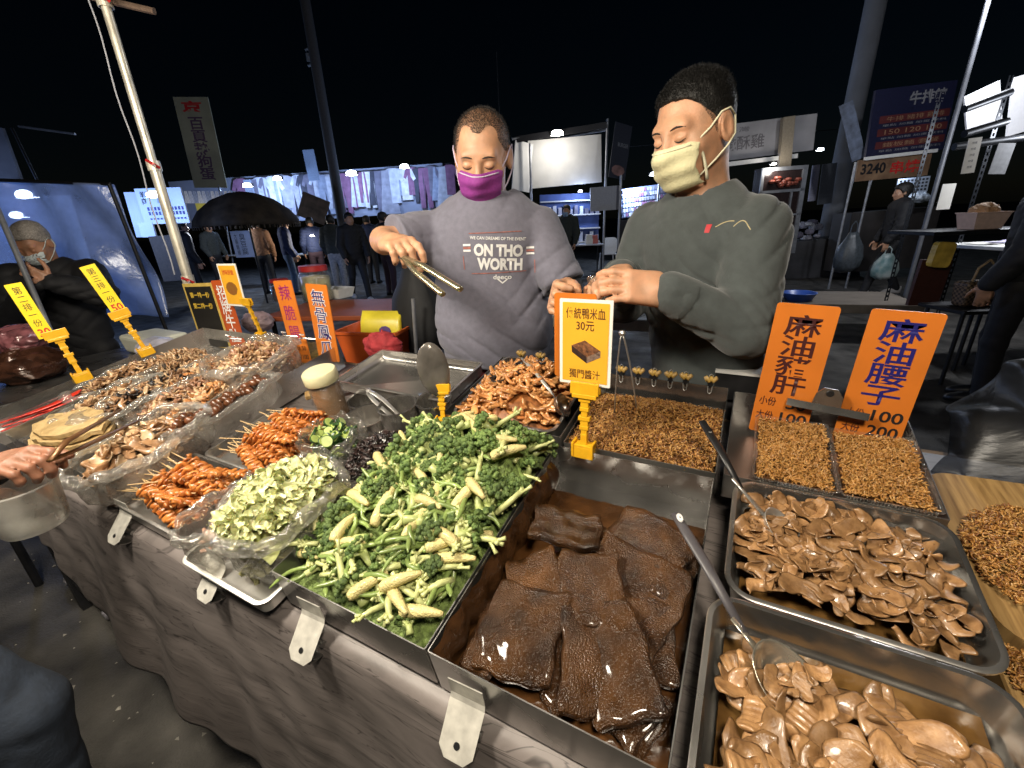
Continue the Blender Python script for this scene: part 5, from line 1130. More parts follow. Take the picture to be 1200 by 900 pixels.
def decal_mesh(target, me, d, off=.0016):
    bvh = BVHTree.FromPolygons([v.co for v in target.data.vertices], [tuple(p.vertices) for p in target.data.polygons]); d = Vector(d)
    bm = bmesh.new(); bm.from_mesh(me); bmesh.ops.triangulate(bm, faces=bm.faces)
    for _ in range(2):
        es = [e for e in bm.edges if e.calc_length() > .014]
        if es: bmesh.ops.subdivide_edges(bm, edges=es, cuts=1); bmesh.ops.triangulate(bm, faces=[f for f in bm.faces if len(f.verts) > 3])
    for v in bm.verts:
        h = bvh.ray_cast(v.co, d)
        if h[0] is not None: v.co = h[0]-d*off
    bm.to_mesh(me); bm.free(); return me
def chest_text(target, s, mt, c, A, x, z, w, hh, bold=0., rot=0., name='printed_lettering'):
    me = text_mesh(s, mt, bold, name=name); co = np.empty(len(me.vertices)*3); me.vertices.foreach_get('co', co); co = co.reshape(-1, 3); lo, hi = co.min(0), co.max(0)
    X_ = (co[:, 0]-(lo[0]+hi[0])/2)*w/(hi[0]-lo[0]); Z_ = (co[:, 1]-(lo[1]+hi[1])/2)*hh/(hi[1]-lo[1]); cr, sr = math.cos(rot), math.sin(rot)
    xx = X_*cr-Z_*sr+x; zz = X_*sr+Z_*cr+z
    P = np.array(c)[None]+np.outer(xx, -A[:, 0])+np.outer(zz, A[:, 2])+A[:, 1][None]*.4   # read by someone facing the wearer
    me.vertices.foreach_set('co', P.ravel()); me.update(); decal_mesh(target, me, -A[:, 1]); return link(name, me, target)
def chest_quad(target, mt, c, A, x0, x1, z0, z1, name='printed_bar'):
    n = 8; b = MB(); b.sheet(lambda a, q: tuple(np.array(c)+(x0+(x1-x0)*a)*-A[:, 0]+(z0+(z1-z0)*q)*A[:, 2]+A[:, 1]*.4), n, 3); me = b.mesh(name, mt); decal_mesh(target, me, -A[:, 1]); return link(name, me, target)

SHIRT = mat('grey_cotton', (.158, .155, .20), .85, var=.10, vscale=60, bump=.25, bscale=240, sheen=.2, bdist=.002)
SWEAT = mat('charcoal_sweatshirt', (.052, .062, .062), .88, var=.14, vscale=40, bump=.3, bscale=200, sheen=.25, bdist=.002)
# ---------------------------------------------------------------- vendor holding tongs
wr = on_y(459, 285, .90); kn = on_y(480, 288, .82)
v1, sh1, A1 = person(dict(label='man in a grey printed t-shirt and purple mask lifting steel tongs', face=(.40, -.92), look=(.36, -.93), nod=.42, tilt=-.04, head=(-.742, 1.235, 1.60), wide=1.08, waist=.16, fl=.74, belly=True, h=.0034, hc=.005,
    skin=('tan', (.55, .31, .185)), j=dict(chest=(-.765, 1.27, 1.28), pelvis=(-.76, 1.30, .95), neck=(-.755, 1.275, 1.455), shR=(-.925, 1.205, 1.385), elR=tuple(on_y(450, 282, 1.03)), wrR=tuple(wr), shL=(-.615, 1.335, 1.385), elL=(-.475, 1.275, 1.18), wrL=(-.41, 1.06, 1.235)),
    hands=[dict(Wp=wr, d=kn-wr, n=(-.1, .25, -1), s=(1, -.1, .1), curl=(.62, .95, 1.0, 1.0), thumb=(.75, .1, .75), tc=.4), dict(Wp=(-.41, 1.06, 1.235), d=(.05, -.9, .1), n=(.9, 0, -.2), s=(0, -.1, 1), curl=(.7, .75, .8, .8), thumb=(.8, .1, .6), tc=.5)],
    top=SHIRT, sleeve=.78, loose=.008, fold=.8, hem=.955, topname='shirt', trousers=mat('dark_red_cotton', (.16, .02, .025), .8, var=.2), shoes=BLACKP,
    legs=dict(hipL=(-.67, 1.33, .88), knL=(-.66, 1.33, .48), anL=(-.65, 1.36, .09), hipR=(-.85, 1.27, .88), knR=(-.86, 1.25, .48), anR=(-.87, 1.28, .09)),
    hair=dict(mat=hair_mat('thin_dark_hair', (.022, .017, .014), .55), side=.0040, top=.0026, strand=(.007, .00045, 9000, (.15, .2)), smat=mat('dark_strands', (.02, .016, .013), .6, var=.3), bald=True, line=[-.085, -.07, -.03, .010, .03, .078, .088]), brow=mat('brow', (.03, .02, .015), .7, var=0),
    mask=dict(mat=mat('purple_mask', (.26, .035, .25), .75, var=.12, vscale=60, bump=.2, bscale=200), edge=mat('mask_binding', (.55, .47, .6), .7, var=.05))))
fw = Vector(A1[:, 1]); c1 = np.array(on_y(582, 300, 1.12))-A1[:, 1]*.0
fade = mat('faded_red_print', (.32, .12, .10), .85, var=.3, vscale=90); prw = mat('white_print', (.72, .72, .72), .8, var=.08, vscale=90)
chest_text(sh1, 'ON THO', prw, c1, A1, .0, .012, .145, .036, bold=.05, rot=-.07); chest_text(sh1, 'WORTH', prw, c1, A1, .002, -.028, .135, .036, bold=.05, rot=-.07)
chest_text(sh1, 'WE CAN DREAMS OF THE EVENT', prw, c1, A1, .0, .046, .165, .009, bold=.02, rot=-.07); chest_text(sh1, 'deeco', prw, c1, A1, .008, -.066, .055, .014, bold=.02, rot=-.05); chest_text(sh1, 'V', prw, c1, A1, .008, -.079, .036, .014, rot=-.05)
for x0, x1, z0, z1, mt in ((-.105, -.082, .028, .034, prw), (-.105, -.082, .012, .018, prw), (-.105, -.082, .020, .026, fade), (.082, .106, .012, .018, prw), (.082, .106, -.005, .001, prw), (.082, .106, .0035, .0095, fade), (-.085, .07, .062, .0645, fade), (-.085, .08, -.054, -.0515, fade), (-.108, -.1055, -.04, .0, fade), (.1055, .108, -.06, -.02, fade)): chest_quad(sh1, mt, c1, A1, x0, x1, z0, z1)
b = MB(); el, wl_ = Vector((-.475, 1.275, 1.18)), Vector((-.41, 1.06, 1.235)); sl0 = Vector((-.615, 1.335, 1.385))
b.tube([sl0.lerp(el, .7), el, el.lerp(wl_, .5), el.lerp(wl_, .82)], [.056, .050, .043, .036], 20); b.build('arm_sleeve', mat('black_stretch', (.012, .012, .014), .8, var=.2), v1, None, True)
tp = [on_y(540, 339, .775), on_y(519, 345, .765)]; hg = on_y(470, 300, .835); TG = mat('pale_brass_steel', (.62, .56, .38), .25, .9, var=.15, vscale=30)
o = empty('tongs', hg, None, 'long pale steel tongs held up by the man in the grey t-shirt', 'tongs')
for k, p in enumerate(tp):
    d = p-hg; MB().tube([Vector(), d*.4+Vector((0, 0, .006-.012*k)), d*.97, d], [.007, .0085, .0085, .0075], 12, flat=.8).build('arm', TG, o, None, True); MB().lathe([(.001, 0), (.005, 0)], 12).build('open_end', mat('tong_hollow', (.15, .12, .07), .5, var=0), o, frame_from(d*1.002, d.cross(Vector((0, 0, 1))), d))

# ---------------------------------------------------------------- vendor opening a bag
wL = on_y(779, 341, 1.02); wR = on_y(728, 322, 1.12)
v2, sh2, A2 = person(dict(label='man in a charcoal sweatshirt and cream mask opening a small bag', face=(-.42, -.91), look=(-.53, -.85), nod=.30, tilt=.05, head=(-.158, 1.245, 1.598), wide=.94, waist=.15, fl=.70, h=.0034, hc=.005,
    skin=('warm', (.56, .315, .19)), j=dict(chest=(-.12, 1.28, 1.26), pelvis=(-.075, 1.30, .95), neck=(-.125, 1.285, 1.465), shL=(.005, 1.215, 1.375), elL=(.012, 1.10, 1.165), wrL=tuple(wL), shR=(-.255, 1.345, 1.375), elR=(-.32, 1.30, 1.18), wrR=tuple(wR)),
    hands=[dict(Wp=wL, d=on_y(712, 332, .955)-wL, n=(-.1, .8, -.5), s=(-.1, -.5, .85), curl=(.42, .5, .55, .6), thumb=(.85, .25, .45), tc=.55), dict(Wp=wR, d=on_y(692, 330, 1.0)-wR, n=(.3, -.5, -.75), s=(.75, -.35, .5), curl=(.45, .5, .55, .6), thumb=(.75, .5, .3), tc=.5)],
    top=SWEAT, sleeve=1., loose=.010, fold=.75, hem=.93, topname='sweatshirt', trousers=mat('black_cotton', (.012, .012, .014), .85, var=.2), shoes=BLACKP,
    legs=dict(hipL=(.01, 1.26, .88), knL=(.02, 1.24, .48), anL=(.02, 1.28, .09), hipR=(-.16, 1.33, .88), knR=(-.17, 1.33, .48), anR=(-.18, 1.37, .09)),
    hair=dict(mat=hair_mat('black_hair_short', (.005, .0045, .004), 0), side=.0025, top=.008, strand=(.0085, .0005, 26000, (.45, .35)), smin=.0, fade=hair_mat('stubble_hair', (.03, .022, .018), .9), line=[-.075, -.045, -.01, .012, .04, .074, .086]), brow=mat('brow', (.03, .02, .015), .7, var=0),
    mask=dict(mat=mat('cream_mask', (.66, .62, .38), .75, var=.06, vscale=60, bump=.2, bscale=200), edge=mat('cream_binding', (.72, .69, .5), .7, var=.04))))
nk = Vector((-.125, 1.285, 1.465)); rg = [nk+Vector((.082*math.cos(a*.3142), .076*math.sin(a*.3142), .012+.02*math.sin(a*.3142))) for a in range(21)]
for el_, wr_ in ((Vector((.012, 1.10, 1.165)), wL), (Vector((-.32, 1.30, 1.18)), wR)):
    cf = MB(); nn_ = 26; cf.loft([[tuple(el_.lerp(wr_, t_)+e1*(rr_*(1+.025*(k % 2)))*math.cos(k*6.283/nn_)+e2*(rr_*(1+.025*(k % 2)))*math.sin(k*6.283/nn_)) for k in range(nn_)] for e1, e2 in [((wr_-el_).normalized().orthogonal(), (wr_-el_).normalized().cross((wr_-el_).normalized().orthogonal()))] for t_, rr_ in ((.72, .040), (.75, .044), (.84, .041), (.93, .0375), (.955, .036), (.955, .030))], cap=False)
    cf.build('cuff', SWEAT, sh2, None, True)
c2 = np.array(on_y(838, 268, 1.10)); GLD = mat('gold_thread', (.5, .42, .24), .5, var=.2); chest_quad(sh2, mat('red_label', (.5, .03, .04), .6, var=.1), c2, A2, -.045, -.035, -.010, .008, 'label_tab')
for x0, f in ((-.028, .6), (.012, 1.2)):
    pts = [np.array(c2)+(x0+.038*t_/12)*-A2[:, 0]+(.002+.012*math.sin(t_/12*3.14*f))*A2[:, 2]+A2[:, 1]*.4 for t_ in range(13)]
    bv = BVHTree.FromPolygons([v.co for v in sh2.data.vertices], [tuple(p.vertices) for p in sh2.data.polygons]); hp = [bv.ray_cast(Vector(p), Vector(-A2[:, 1]))[0] for p in pts]; hp = [p for p in hp if p is not None]
    if len(hp) > 2: MB().tube(hp, .0012, 5).build('stitched_line', GLD, sh2)
b = MB(); q = random.Random(3); pc = on_y(706, 338, 1.0)
b.sheet(lambda a, c: tuple(pc+Vector((-.035+.07*a, .012*math.sin(a*6+c*4), -.045+.07*c+.006*math.sin(a*9)))), 12, 12); b.build('small_bag', FILMM, None, None, True); tag(bpy.data.objects['small_bag'], 'small clear bag pinched open by the man in the sweatshirt', 'plastic bag'); bpy.data.objects['small_bag'].modifiers.new('t', 'SOLIDIFY').thickness = .0008

# ---------------------------------------------------------------- customer at the left edge of the table
JEAN = mat('dark_denim', (.018, .026, .042), .85, var=.3, vscale=40, bump=.3, bscale=160, bdist=.003); BLKJ = mat('black_jacket', (.008, .008, .010), .75, var=.3, vscale=30)
wc = at_depth(-8, 548, .90); kc = at_depth(62, 528, .84)
v3, sh3, A3 = person(dict(label='customer in black jacket and dark jeans reaching in with brown tongs', face=(.10, .99), look=(.0, 1.), nod=.3, head=(-1.52, -.20, 1.60), h=.0038, hc=.008, skin=('brown', (.26, .125, .075)), detail=False,
    j=dict(chest=(-1.52, -.27, 1.28), pelvis=(-1.50, -.27, .95), neck=(-1.52, -.26, 1.46), shR=(-1.34, -.27, 1.40), elR=(-1.46, -.02, 1.12), wrR=tuple(wc), shL=(-1.70, -.25, 1.40), elL=(-1.72, -.05, 1.14), wrL=tuple(at_depth(-60, 585, .93))),
    hands=[dict(Wp=wc, d=kc-wc, n=(.15, .25, -1), s=(-.3, .9, .2), curl=(.85, 1.0, 1.05, 1.1), thumb=(.7, .4, .3), tc=.6, sc=1.05), dict(Wp=at_depth(-60, 585, .93), d=(.7, .5, -.2), n=(.2, .2, -1), s=(.5, -.8, 0), curl=(.5,)*4)],
    top=BLKJ, sleeve=1., loose=.02, hem=.86, topname='jacket', trousers=JEAN, shoes=BLACKP, ht=.008,
    legs=dict(hipL=(-1.62, -.26, .88), knL=(-1.60, -.20, .48), anL=(-1.60, -.25, .09), hipR=(-1.33, -.12, .90), knR=(-1.16, .03, .54), anR=(-1.12, -.02, .09)), hair=dict(mat=hair_mat('black_hair', (.01, .009, .008), 0), side=.01, top=.02)))
BRZ = mat('brown_tongs', (.16, .075, .03), .35, .5, var=.2, vscale=20)
hg = at_depth(58, 540, .85); o = empty('tongs', hg, None, 'brown tongs in the customer hand reaching over the display tray', 'tongs')
for p, m0 in ((tw(*on_t(140, 481, .035), .035), at_depth(78, 517, .90)), (tw(*on_t(162, 493, .03), .03), at_depth(88, 528, .92))): MB().tube([Vector(), (m0-hg), (p-hg)], [.006, .0075, .006], 8, flat=.6).build('arm', BRZ, o, None, True)
pc = at_depth(30, 592, .90); o = empty('plastic_tub', pc, None, 'translucent white tub held under the customer hand', 'tub')
MB().lathe([(.001, -.052), (.050, -.052), (.056, -.04), (.062, .045), (.066, .047), (.064, .05), (.058, .045), (.052, -.04), (.001, -.049)], 28).build('body', film('tub_plastic', tint=(.8, .8, .78), base=.05, gloss=.2, milk=.3, edge=.3, bump=.1, bscale=8), o, None, True, 40)
# ================================================================ the rest of the market
NH = Vector((math.sin(YAW), -math.cos(YAW), 0))     # horizontal direction back toward the photographer
BLM = mat('black_metal', (.012, .012, .014), .5, .4, var=.3); GRM = mat('grey_metal', (.30, .31, .33), .45, .6, var=.2, vscale=12)
def vplane(px, py, dist): return at_depth(px, py, dist)
def panel(name, label, TL, TR_, BL, dist, mt, th=.03, cat='panel', group=None, par=None, yaw=0., rad=.004):
    n = Matrix.Rotation(yaw, 3, 'Z') @ NH; cx = ((TL[0]+TR_[0])/2, (TL[1]+BL[1])/2); p0 = at_depth(*cx, dist); a, b_, c = (on_plane(*k, p0, n) for k in (TL, TR_, BL))
    w, h = (b_-a).length, (c-a).length; M = frame_from(c, b_-a, a-c); o = empty(name, M, None, label, cat, group) if par is None else None
    m_ = MB().poly([(x+w/2, z+h/2) for x, z in rrect(w, h, rad, 3)], 0, th).mesh('panel', mt)
    if par is None: link('panel', m_, o); return o, w, h
    link(name, m_, par, par.matrix_world.inverted() @ M); return None, w, h
def bar(name, pa, pb, r, mt, label=None, cat='post', n=8, par=None):
    a, b_ = Vector(pa), Vector(pb)
    if par is not None: return MB().tube([par.matrix_world.inverted() @ a, par.matrix_world.inverted() @ b_], r, n).build(name, mt, par, None, True, 50)
    o = empty(name, a, None, label, cat); MB().tube([Vector(), b_-a], r, n).build('shaft', mt, o, None, True, 50); return o
def pole_at(name, label, px, py_base, py_top, dist, r0, r1, mt, cat='pole'):
    """vertical pole through a pixel at a given distance, foot on the ground"""
    p = at_depth(px, py_base, dist); b_ = Vector((p.x, p.y, 0)); d = ray(px, py_top)
    o = empty(name, b_, None, label, cat); MB().tube([(0, 0, 0), (0, 0, 3), (0, 0, 12)], [r0, (r0*3+r1)/4, r1], 14).build('shaft', mt, o, None, True, 50); return o
LED = glow('led_face', (.86, .93, 1.), 26); LEDW = glow('led_face_warm', (1., .95, .85), 26)
def led(label, px, py, dist, watt, col=(.62, .76, 1.), size=.10, warm=False, off=(0, 0, -.12), em=None):
    p = at_depth(px, py, dist); o = empty('flood_lamp', frame_from(p, (math.cos(YAW), math.sin(YAW), 0), (0, 0, 1)), None, label, 'lamp', 'white lamps across the market')
    MB().box((-size, -.02, -size*.25), (size, .06, size*.35)).build('housing', BLM, o); MB().box((-size*.9, -.028, -size*.3), (size*.9, .03, -size*.26)).build('lens', LEDW if warm else LED, o)
    MB().lathe([(.001, .02), (.5, .014), (.85, -.004), (1, -.02)], 14, sx=size*.85, sy=size*.42).build('diffuser', LEDW if warm else LED, o, TR(0, -.05, 0) @ eul(math.pi/2, 0, 0), True)
    if watt: point('lamp_light', p+Vector(off)+NH*.15, watt, col, .08)
    return o
def table(name, label, p, yaw, w, d, h, mt, legm=None, th=.03, group=None):
    o = empty(name, p, (0, 0, yaw), label, 'table', group); bevel(m_ := MB().box((-w/2, -d/2, h-th), (w/2, d/2, h)).mesh('table_top', mt), .006); link('table_top', m_, o)
    for x in (-1, 1):
        for y in (-1, 1): MB().tube([(x*(w/2-.05), y*(d/2-.05), 0), (x*(w/2-.05), y*(d/2-.05), h-th)], .015, 8).build('leg', legm or BLM, o)
    return o
CAMYAW = YAW
# ---------------------------------------------------------------- left neighbour: clear tent wall, table, seated man
TP = film('tent_plastic', tint=(.78, .84, .92), base=.05, gloss=.2, rough=.25, bscale=4., bump=.8, milk=.36, edge=.35, vscale=2.5, milkc=(.5, .62, .9))
n_ = NH; p0 = at_depth(100, 300, 3.3)
cs_ = [on_plane(*k, p0, n_) for k in ((-90, 208), (132, 216), (196, 372), (-90, 372))]
b = MB(); b.sheet(lambda a, c: tuple(cs_[0].lerp(cs_[1], a).lerp(cs_[3].lerp(cs_[2], a), c)+n_*(.05*math.sin(a*9+c*3)+.03*math.sin(a*23-c*8)+.05*math.sin(c*7+a*4)*math.exp(-((a-.75)/.2)**2))), 60, 40)
b.build('tent_wall', TP, None, None, True); o = bpy.data.objects['tent_wall']; tag(o, 'bluish clear plastic tent wall at the far left', 'tent wall'); o.modifiers.new('t', 'SOLIDIFY').thickness = .002
bar('tent_post', cs_[1]+n_*.03, Vector((cs_[2].x, cs_[2].y, 0)), .014, BLM, 'thin dark post along the edge of the plastic tent wall')
bar('tent_rail', cs_[0]+n_*.02, cs_[1]+n_*.02, .012, BLM, 'dark rail along the top of the plastic tent wall', 'rail')
led('upper lamp glowing behind the plastic tent wall', 31, 228, 4.6, 110, (.3, .48, 1.), .11); led('lower lamp glowing behind the plastic tent wall', 22, 252, 5.2, 90, (.3, .48, 1.), .10)
led('twin lamp in front of the blue menu banner', 181, 228, 5.4, 18, (.35, .55, 1.), .10)
panel('pale_backdrop', 'pale board standing behind the plastic tent wall', (-120, 240), (128, 240), (-120, 330), 7.0, mat('pale_board', (.5, .5, .52), .7, var=.15, vscale=2), cat='wall')
panel('patterned_awning', 'dark patterned awning at the upper left edge', (-10, 152), (18, 152), (-2, 212), 4.6, mat('dark_awning', (.012, .01, .01), .8, var=.6, vscale=4), cat='awning')
bar('awning_rod', at_depth(14, 150, 4.6), at_depth(44, 212, 4.6), .012, BLM, 'thin slanted rod beside the dark awning', 'rod')
bar('sky_cable', at_depth(22, 148, 8.), at_depth(88, 157, 8.), .02, GRM, 'thin pale bar high at the upper left', 'bar')
st = on_z(40, 432, .82); o = table('side_table', 'dark steel side table left of the display tray', Vector((-2.86, .74, 0)), .02, .62, 1.0, .82, STEELD, th=.045)
def lump(name, label, p, sx, sy, sz, mt, seed, cat, group=None):
    s = np.array([sx, sy, sz], np.float32); me = sdf_mesh(lambda P: s_el(P, (0, 0, sz*.9), s)+.22*min(sx, sz)*wob(P+seed*3.1, 5.2/max(sx, .03)), (-sx*1.5, -sy*1.5, 0), (sx*1.5, sy*1.5, sz*2.6), max(sx, sy)/16, name, mt)
    o = link(name, me); o.location = p; return tag(o, label, cat, group)
lump('snack_bag', 'dark brown shiny bag on the steel side table', (-2.88, .62, .82), .15, .14, .08, mat('brown_foil', (.06, .025, .015), .2, .3, var=.6, vscale=20, bump=.6, bscale=20, coat=.5), 1, 'bag')
lump('snack_bag', 'pinkish purple shiny bag above the brown bag', (-2.98, .66, .93), .10, .09, .07, mat('pink_foil', (.22, .08, .09), .25, .2, var=.6, vscale=25, bump=.6, bscale=20, coat=.5), 2, 'bag')
lump('tissue_bag', 'crumpled white and lilac plastic bag on the side table', (-2.70, 1.06, .82), .11, .09, .055, mat('white_bag', (.62, .6, .7), .35, var=.3, vscale=14, bump=.5, bscale=25), 3, 'bag')
b = MB(); b.box((-.17, -.1, 0), (.17, .1, .10), taper=.9); m_ = bevel(b.mesh('foam_box', mat('cream_foam', (.62, .62, .52), .6, var=.06)), .02, 3); o = link('foam_box', m_); o.location = (-2.86, 1.12, .82); tag(o, 'cream foam box behind the lilac plastic bag', 'box')
GREY = mat('grey_hair', (.30, .27, .24), .6, var=.4, vscale=120, bump=.6, bscale=200)
def P_(x, y, z): return (x, y, z)
hp = at_depth(40, 286, 2.75)
v4, s4, A4 = person(dict(label='grey haired man in black jacket and white mask holding a pole', face=(.75, -.66), look=(.62, -.78), nod=.55, head=tuple(hp), h=.006, hc=.010, hh=.005, hm=.004, skin=('aged', (.42, .22, .13)), detail=False,
    j=dict(chest=(hp.x-.03, hp.y+.04, hp.z-.34), pelvis=(hp.x-.05, hp.y+.05, hp.z-.66), neck=(hp.x-.03, hp.y+.04, hp.z-.14), shR=(hp.x-.15, hp.y-.12, hp.z-.20), elR=(hp.x-.12, hp.y-.2, hp.z-.45), wrR=tuple(at_depth(40, 330, 2.5)), shL=(hp.x+.11, hp.y+.18, hp.z-.20), elL=tuple(at_depth(120, 345, 2.75)), wrL=tuple(at_depth(58, 330, 2.55))),
    hands=[dict(Wp=at_depth(58, 330, 2.55), d=at_depth(40, 322, 2.5)-at_depth(58, 330, 2.55), n=(-.4, .6, -.2), s=(0, 0, 1), curl=(.9,)*4)], top=BLKJ, sleeve=1., loose=.03, hem=.55, topname='jacket', trousers=BLKJ, shoes=BLACKP, ht=.014,
    legs=dict(hipL=(hp.x+.05, hp.y+.12, hp.z-.72), knL=(hp.x+.06, hp.y+.12, .45), anL=(hp.x+.05, hp.y+.14, .09), hipR=(hp.x-.1, hp.y, hp.z-.72), knR=(hp.x-.1, hp.y, .45), anR=(hp.x-.11, hp.y+.02, .09)),
    hair=dict(mat=GREY, side=.008, top=.016), mask=dict(mat=mat('white_mask', (.62, .68, .68), .75, var=.05))))
a = at_depth(-6, 238, 2.42); c = at_depth(62, 395, 2.42); bar('hand_pole', a, c, .014, GRM, 'grey pole gripped by the grey haired man', 'pole')

# ---------------------------------------------------------------- blue lit menu banner stall
BLW = mat('blue_white_vinyl', (.55, .60, .72), .6, var=.08, vscale=3)
o, w, h = panel('menu_banner', 'blue lit menu banner with a grid of dark entries behind the pole', (151, 222), (205, 220), (170, 263), 6.0, BLW, cat='banner')
fit_text('羊肉', INKK, w*.14, h*.74, w*.10, h*.36, -.004, o, bold=.03, vertical=True); fit_text('店', INKK, w*.48, h*.68, w*.10, h*.2, -.004, o)
for r_ in range(3):
    for k in range(11): flat('menu_entry', [(w*(.16+.075*k+dx), h*(.38-.13*r_+dz)) for dx, dz in ((0, 0), (.045, 0), (.045, .10 if r_ < 2 else .05), (0, .10 if r_ < 2 else .05))], INKB, o, -.004)
panel('canvas_panel', 'pale blue canvas panel left of the menu banner', (136, 226), (152, 226), (160, 278), 6.2, BLW, cat='canvas'); panel('canvas_panel', 'lower pale blue canvas flap under the menu banner', (155, 262), (172, 262), (166, 278), 6.1, BLW, cat='canvas')
panel('stall_skirt', 'dark brown stall front below the blue canvas', (168, 278), (196, 276), (192, 330), 6.0, mat('dark_brown', (.04, .028, .02), .8, var=.3), cat='stall front')

# ---------------------------------------------------------------- banner flag, utility pole, far flag
CRM = mat('cream_flag', (.30, .285, .19), .8, var=.12, vscale=2)
o, w, h = panel('banner_flag', 'tall cream banner flag with purple characters leaning in the dark', (194, 114), (235, 114), (228, 220), 12., CRM, .02, 'flag')
fit_text('百頁熱狗蛋', mat('ink_violet', (.10, .05, .09), .6, var=0), w*.5, h*.44, w*.46, h*.70, -.004, o, bold=.02, vertical=True, line=.95); fit_text('京', INKR, w*.48, h*.90, w*.6, h*.12, -.004, o, bold=.03)
pf = at_depth(248, 222, 12.); bar('flag_pole', Vector((pf.x, pf.y, 0)), at_depth(238, 116, 12.), .025, GRM, 'grey pole carrying the cream banner flag', 'pole')
panel('banner_flag', 'small pale blue flag beside the utility pole', (353, 176), (366, 175), (362, 212), 14., mat('pale_blue_flag', (.2, .25, .35), .8, var=.15), .02, 'flag')
pole_at('utility_pole', 'dark utility pole behind the umbrella and shoppers', 398, 240, 60, 13., .16, .11, mat('dark_concrete', (.05, .05, .055), .8, var=.2))
b = at_depth(368, 75, 13.); o = empty('pole_fitting', b, None, 'small insulators at the top of the utility pole', 'insulator');
for k in range(3): MB().tube([(-.25, 0, .2*k), (.25, 0, .2*k)], .04, 6).build('cross_arm', GRM, o); MB().tube([(-.2+.2*k, 0, .1), (-.2+.2*k, 0, .3)], .06, 8).build('insulator', GRM, o)
pole_at('thin_pole', 'thin distant pole above the first vendor', 585, 130, 90, 30., .06, .03, GRM)

# ---------------------------------------------------------------- wall of hanging clothes
GW = 14.5
led('bright lamp at the left of the hanging clothes', 290, 217, GW-1.1, 110, (.42, .6, 1.), .16, off=(0, 0, -.3)); led('lamp tube above the hanging clothes', 325, 209, GW-.8, 70, (.42, .6, 1.), .16, off=(0, 0, -.4)); led('lamp above the right clothes', 474, 195, GW-1., 90, (.42, .6, 1.), .16, off=(0, 0, -.4)); led('lamp tube over the middle clothes', 412, 203, GW-.8, 75, (.42, .6, 1.), .2, off=(0, 0, -.4))
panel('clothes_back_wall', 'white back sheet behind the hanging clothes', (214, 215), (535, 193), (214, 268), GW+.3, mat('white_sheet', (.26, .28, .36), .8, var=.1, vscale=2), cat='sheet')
bar('clothes_rail', at_depth(270, 209, GW), at_depth(545, 190, GW), .03, BLM, 'dark rail carrying the hanging clothes', 'rail')
CLM = [mat('cloth_%d' % k, c, .85, var=.25, vscale=6) for k, c in enumerate(((.5, .52, .6), (.16, .15, .2), (.30, .30, .36), (.22, .1, .18), (.05, .05, .07), (.6, .6, .62), (.3, .34, .45)))]
q = random.Random(21)
shapes = [[(-.22, 0), (-.10, .05), (.10, .05), (.22, 0), (.34, -.30), (.25, -.36), (.17, -.22), (.18, -.95), (-.18, -.95), (-.17, -.22), (-.25, -.36), (-.34, -.30)], [(-.14, 0), (.14, 0), (.19, -.5), (.3, -1.25), (-.3, -1.25), (-.19, -.5)], [(-.17, 0), (.17, 0), (.2, -.4), (.19, -1.15), (.05, -1.15), (0, -.45), (-.05, -1.15), (-.19, -1.15), (-.2, -.4)]]
gm = [[MB().poly(s, -.04, .04).mesh('garment', c) for c in CLM] for s in shapes]
wds = ('white', 'charcoal', 'grey', 'plum', 'black', 'pale', 'blue grey'); kd = ('shirt', 'dress', 'trousers'); ordn = ('first', 'second', 'third', 'fourth', 'fifth', 'sixth', 'seventh', 'eighth', 'ninth', 'tenth')
cnt = {}
for i in range(34):
    px = 282+i*7.4; s_ = q.randrange(3); c_ = q.randrange(7); key = (s_, c_); cnt[key] = cnt.get(key, 0)+1
    p = at_depth(px, 212-(px-270)*.067, GW-.12); o = link('hanging_garment', gm[s_][c_]); o.matrix_world = frame_from(p, (math.cos(YAW+q.uniform(-.5, .5)), math.sin(YAW), 0), (0, 0, 1)) @ Matrix.Scale(q.uniform(.8, 1.1), 4)
    tag(o, '%s %s from the left, %s %s on the lit rail' % (ordn[min(cnt[key]-1, 9)], '%s one' % wds[c_], wds[c_], kd[s_]), 'garment', 'garments on the lit rail')
for i in range(12):
    px = 217+i*5.2; p = at_depth(px, 224, 10.6); o = link('string_ornament', gm[1][(5, 0, 6)[i % 3]]); o.matrix_world = frame_from(p, (math.cos(YAW), math.sin(YAW), 0), (0, 0, 1)) @ Matrix.Scale(.22, 4); tag(o, 'small pale tassel in the row above the yellow sign', 'tassel', 'tassels above the yellow sign')
o, w, h = panel('shop_sign', 'yellow shop sign half hidden by the brown umbrella', (231, 236), (268, 233), (232, 250), 10.8, mat('yellow_sign', (.6, .5, .08), .6, var=.15, vscale=4), cat='sign'); fit_text('吉祥', INKR, w*.55, h*.5, w*.5, h*.6, -.004, o, bold=.03)
led('round lamp under the brown umbrella', 240, 259, 9.6, 60, (.85, .9, 1.), .10); o, w, h = panel('picture_board', 'dark tilted picture board in front of the hanging clothes', (349, 222), (381, 235), (348, 252), 12., mat('dark_print', (.05, .035, .03), .6, var=.7, vscale=5), cat='board', yaw=.3)

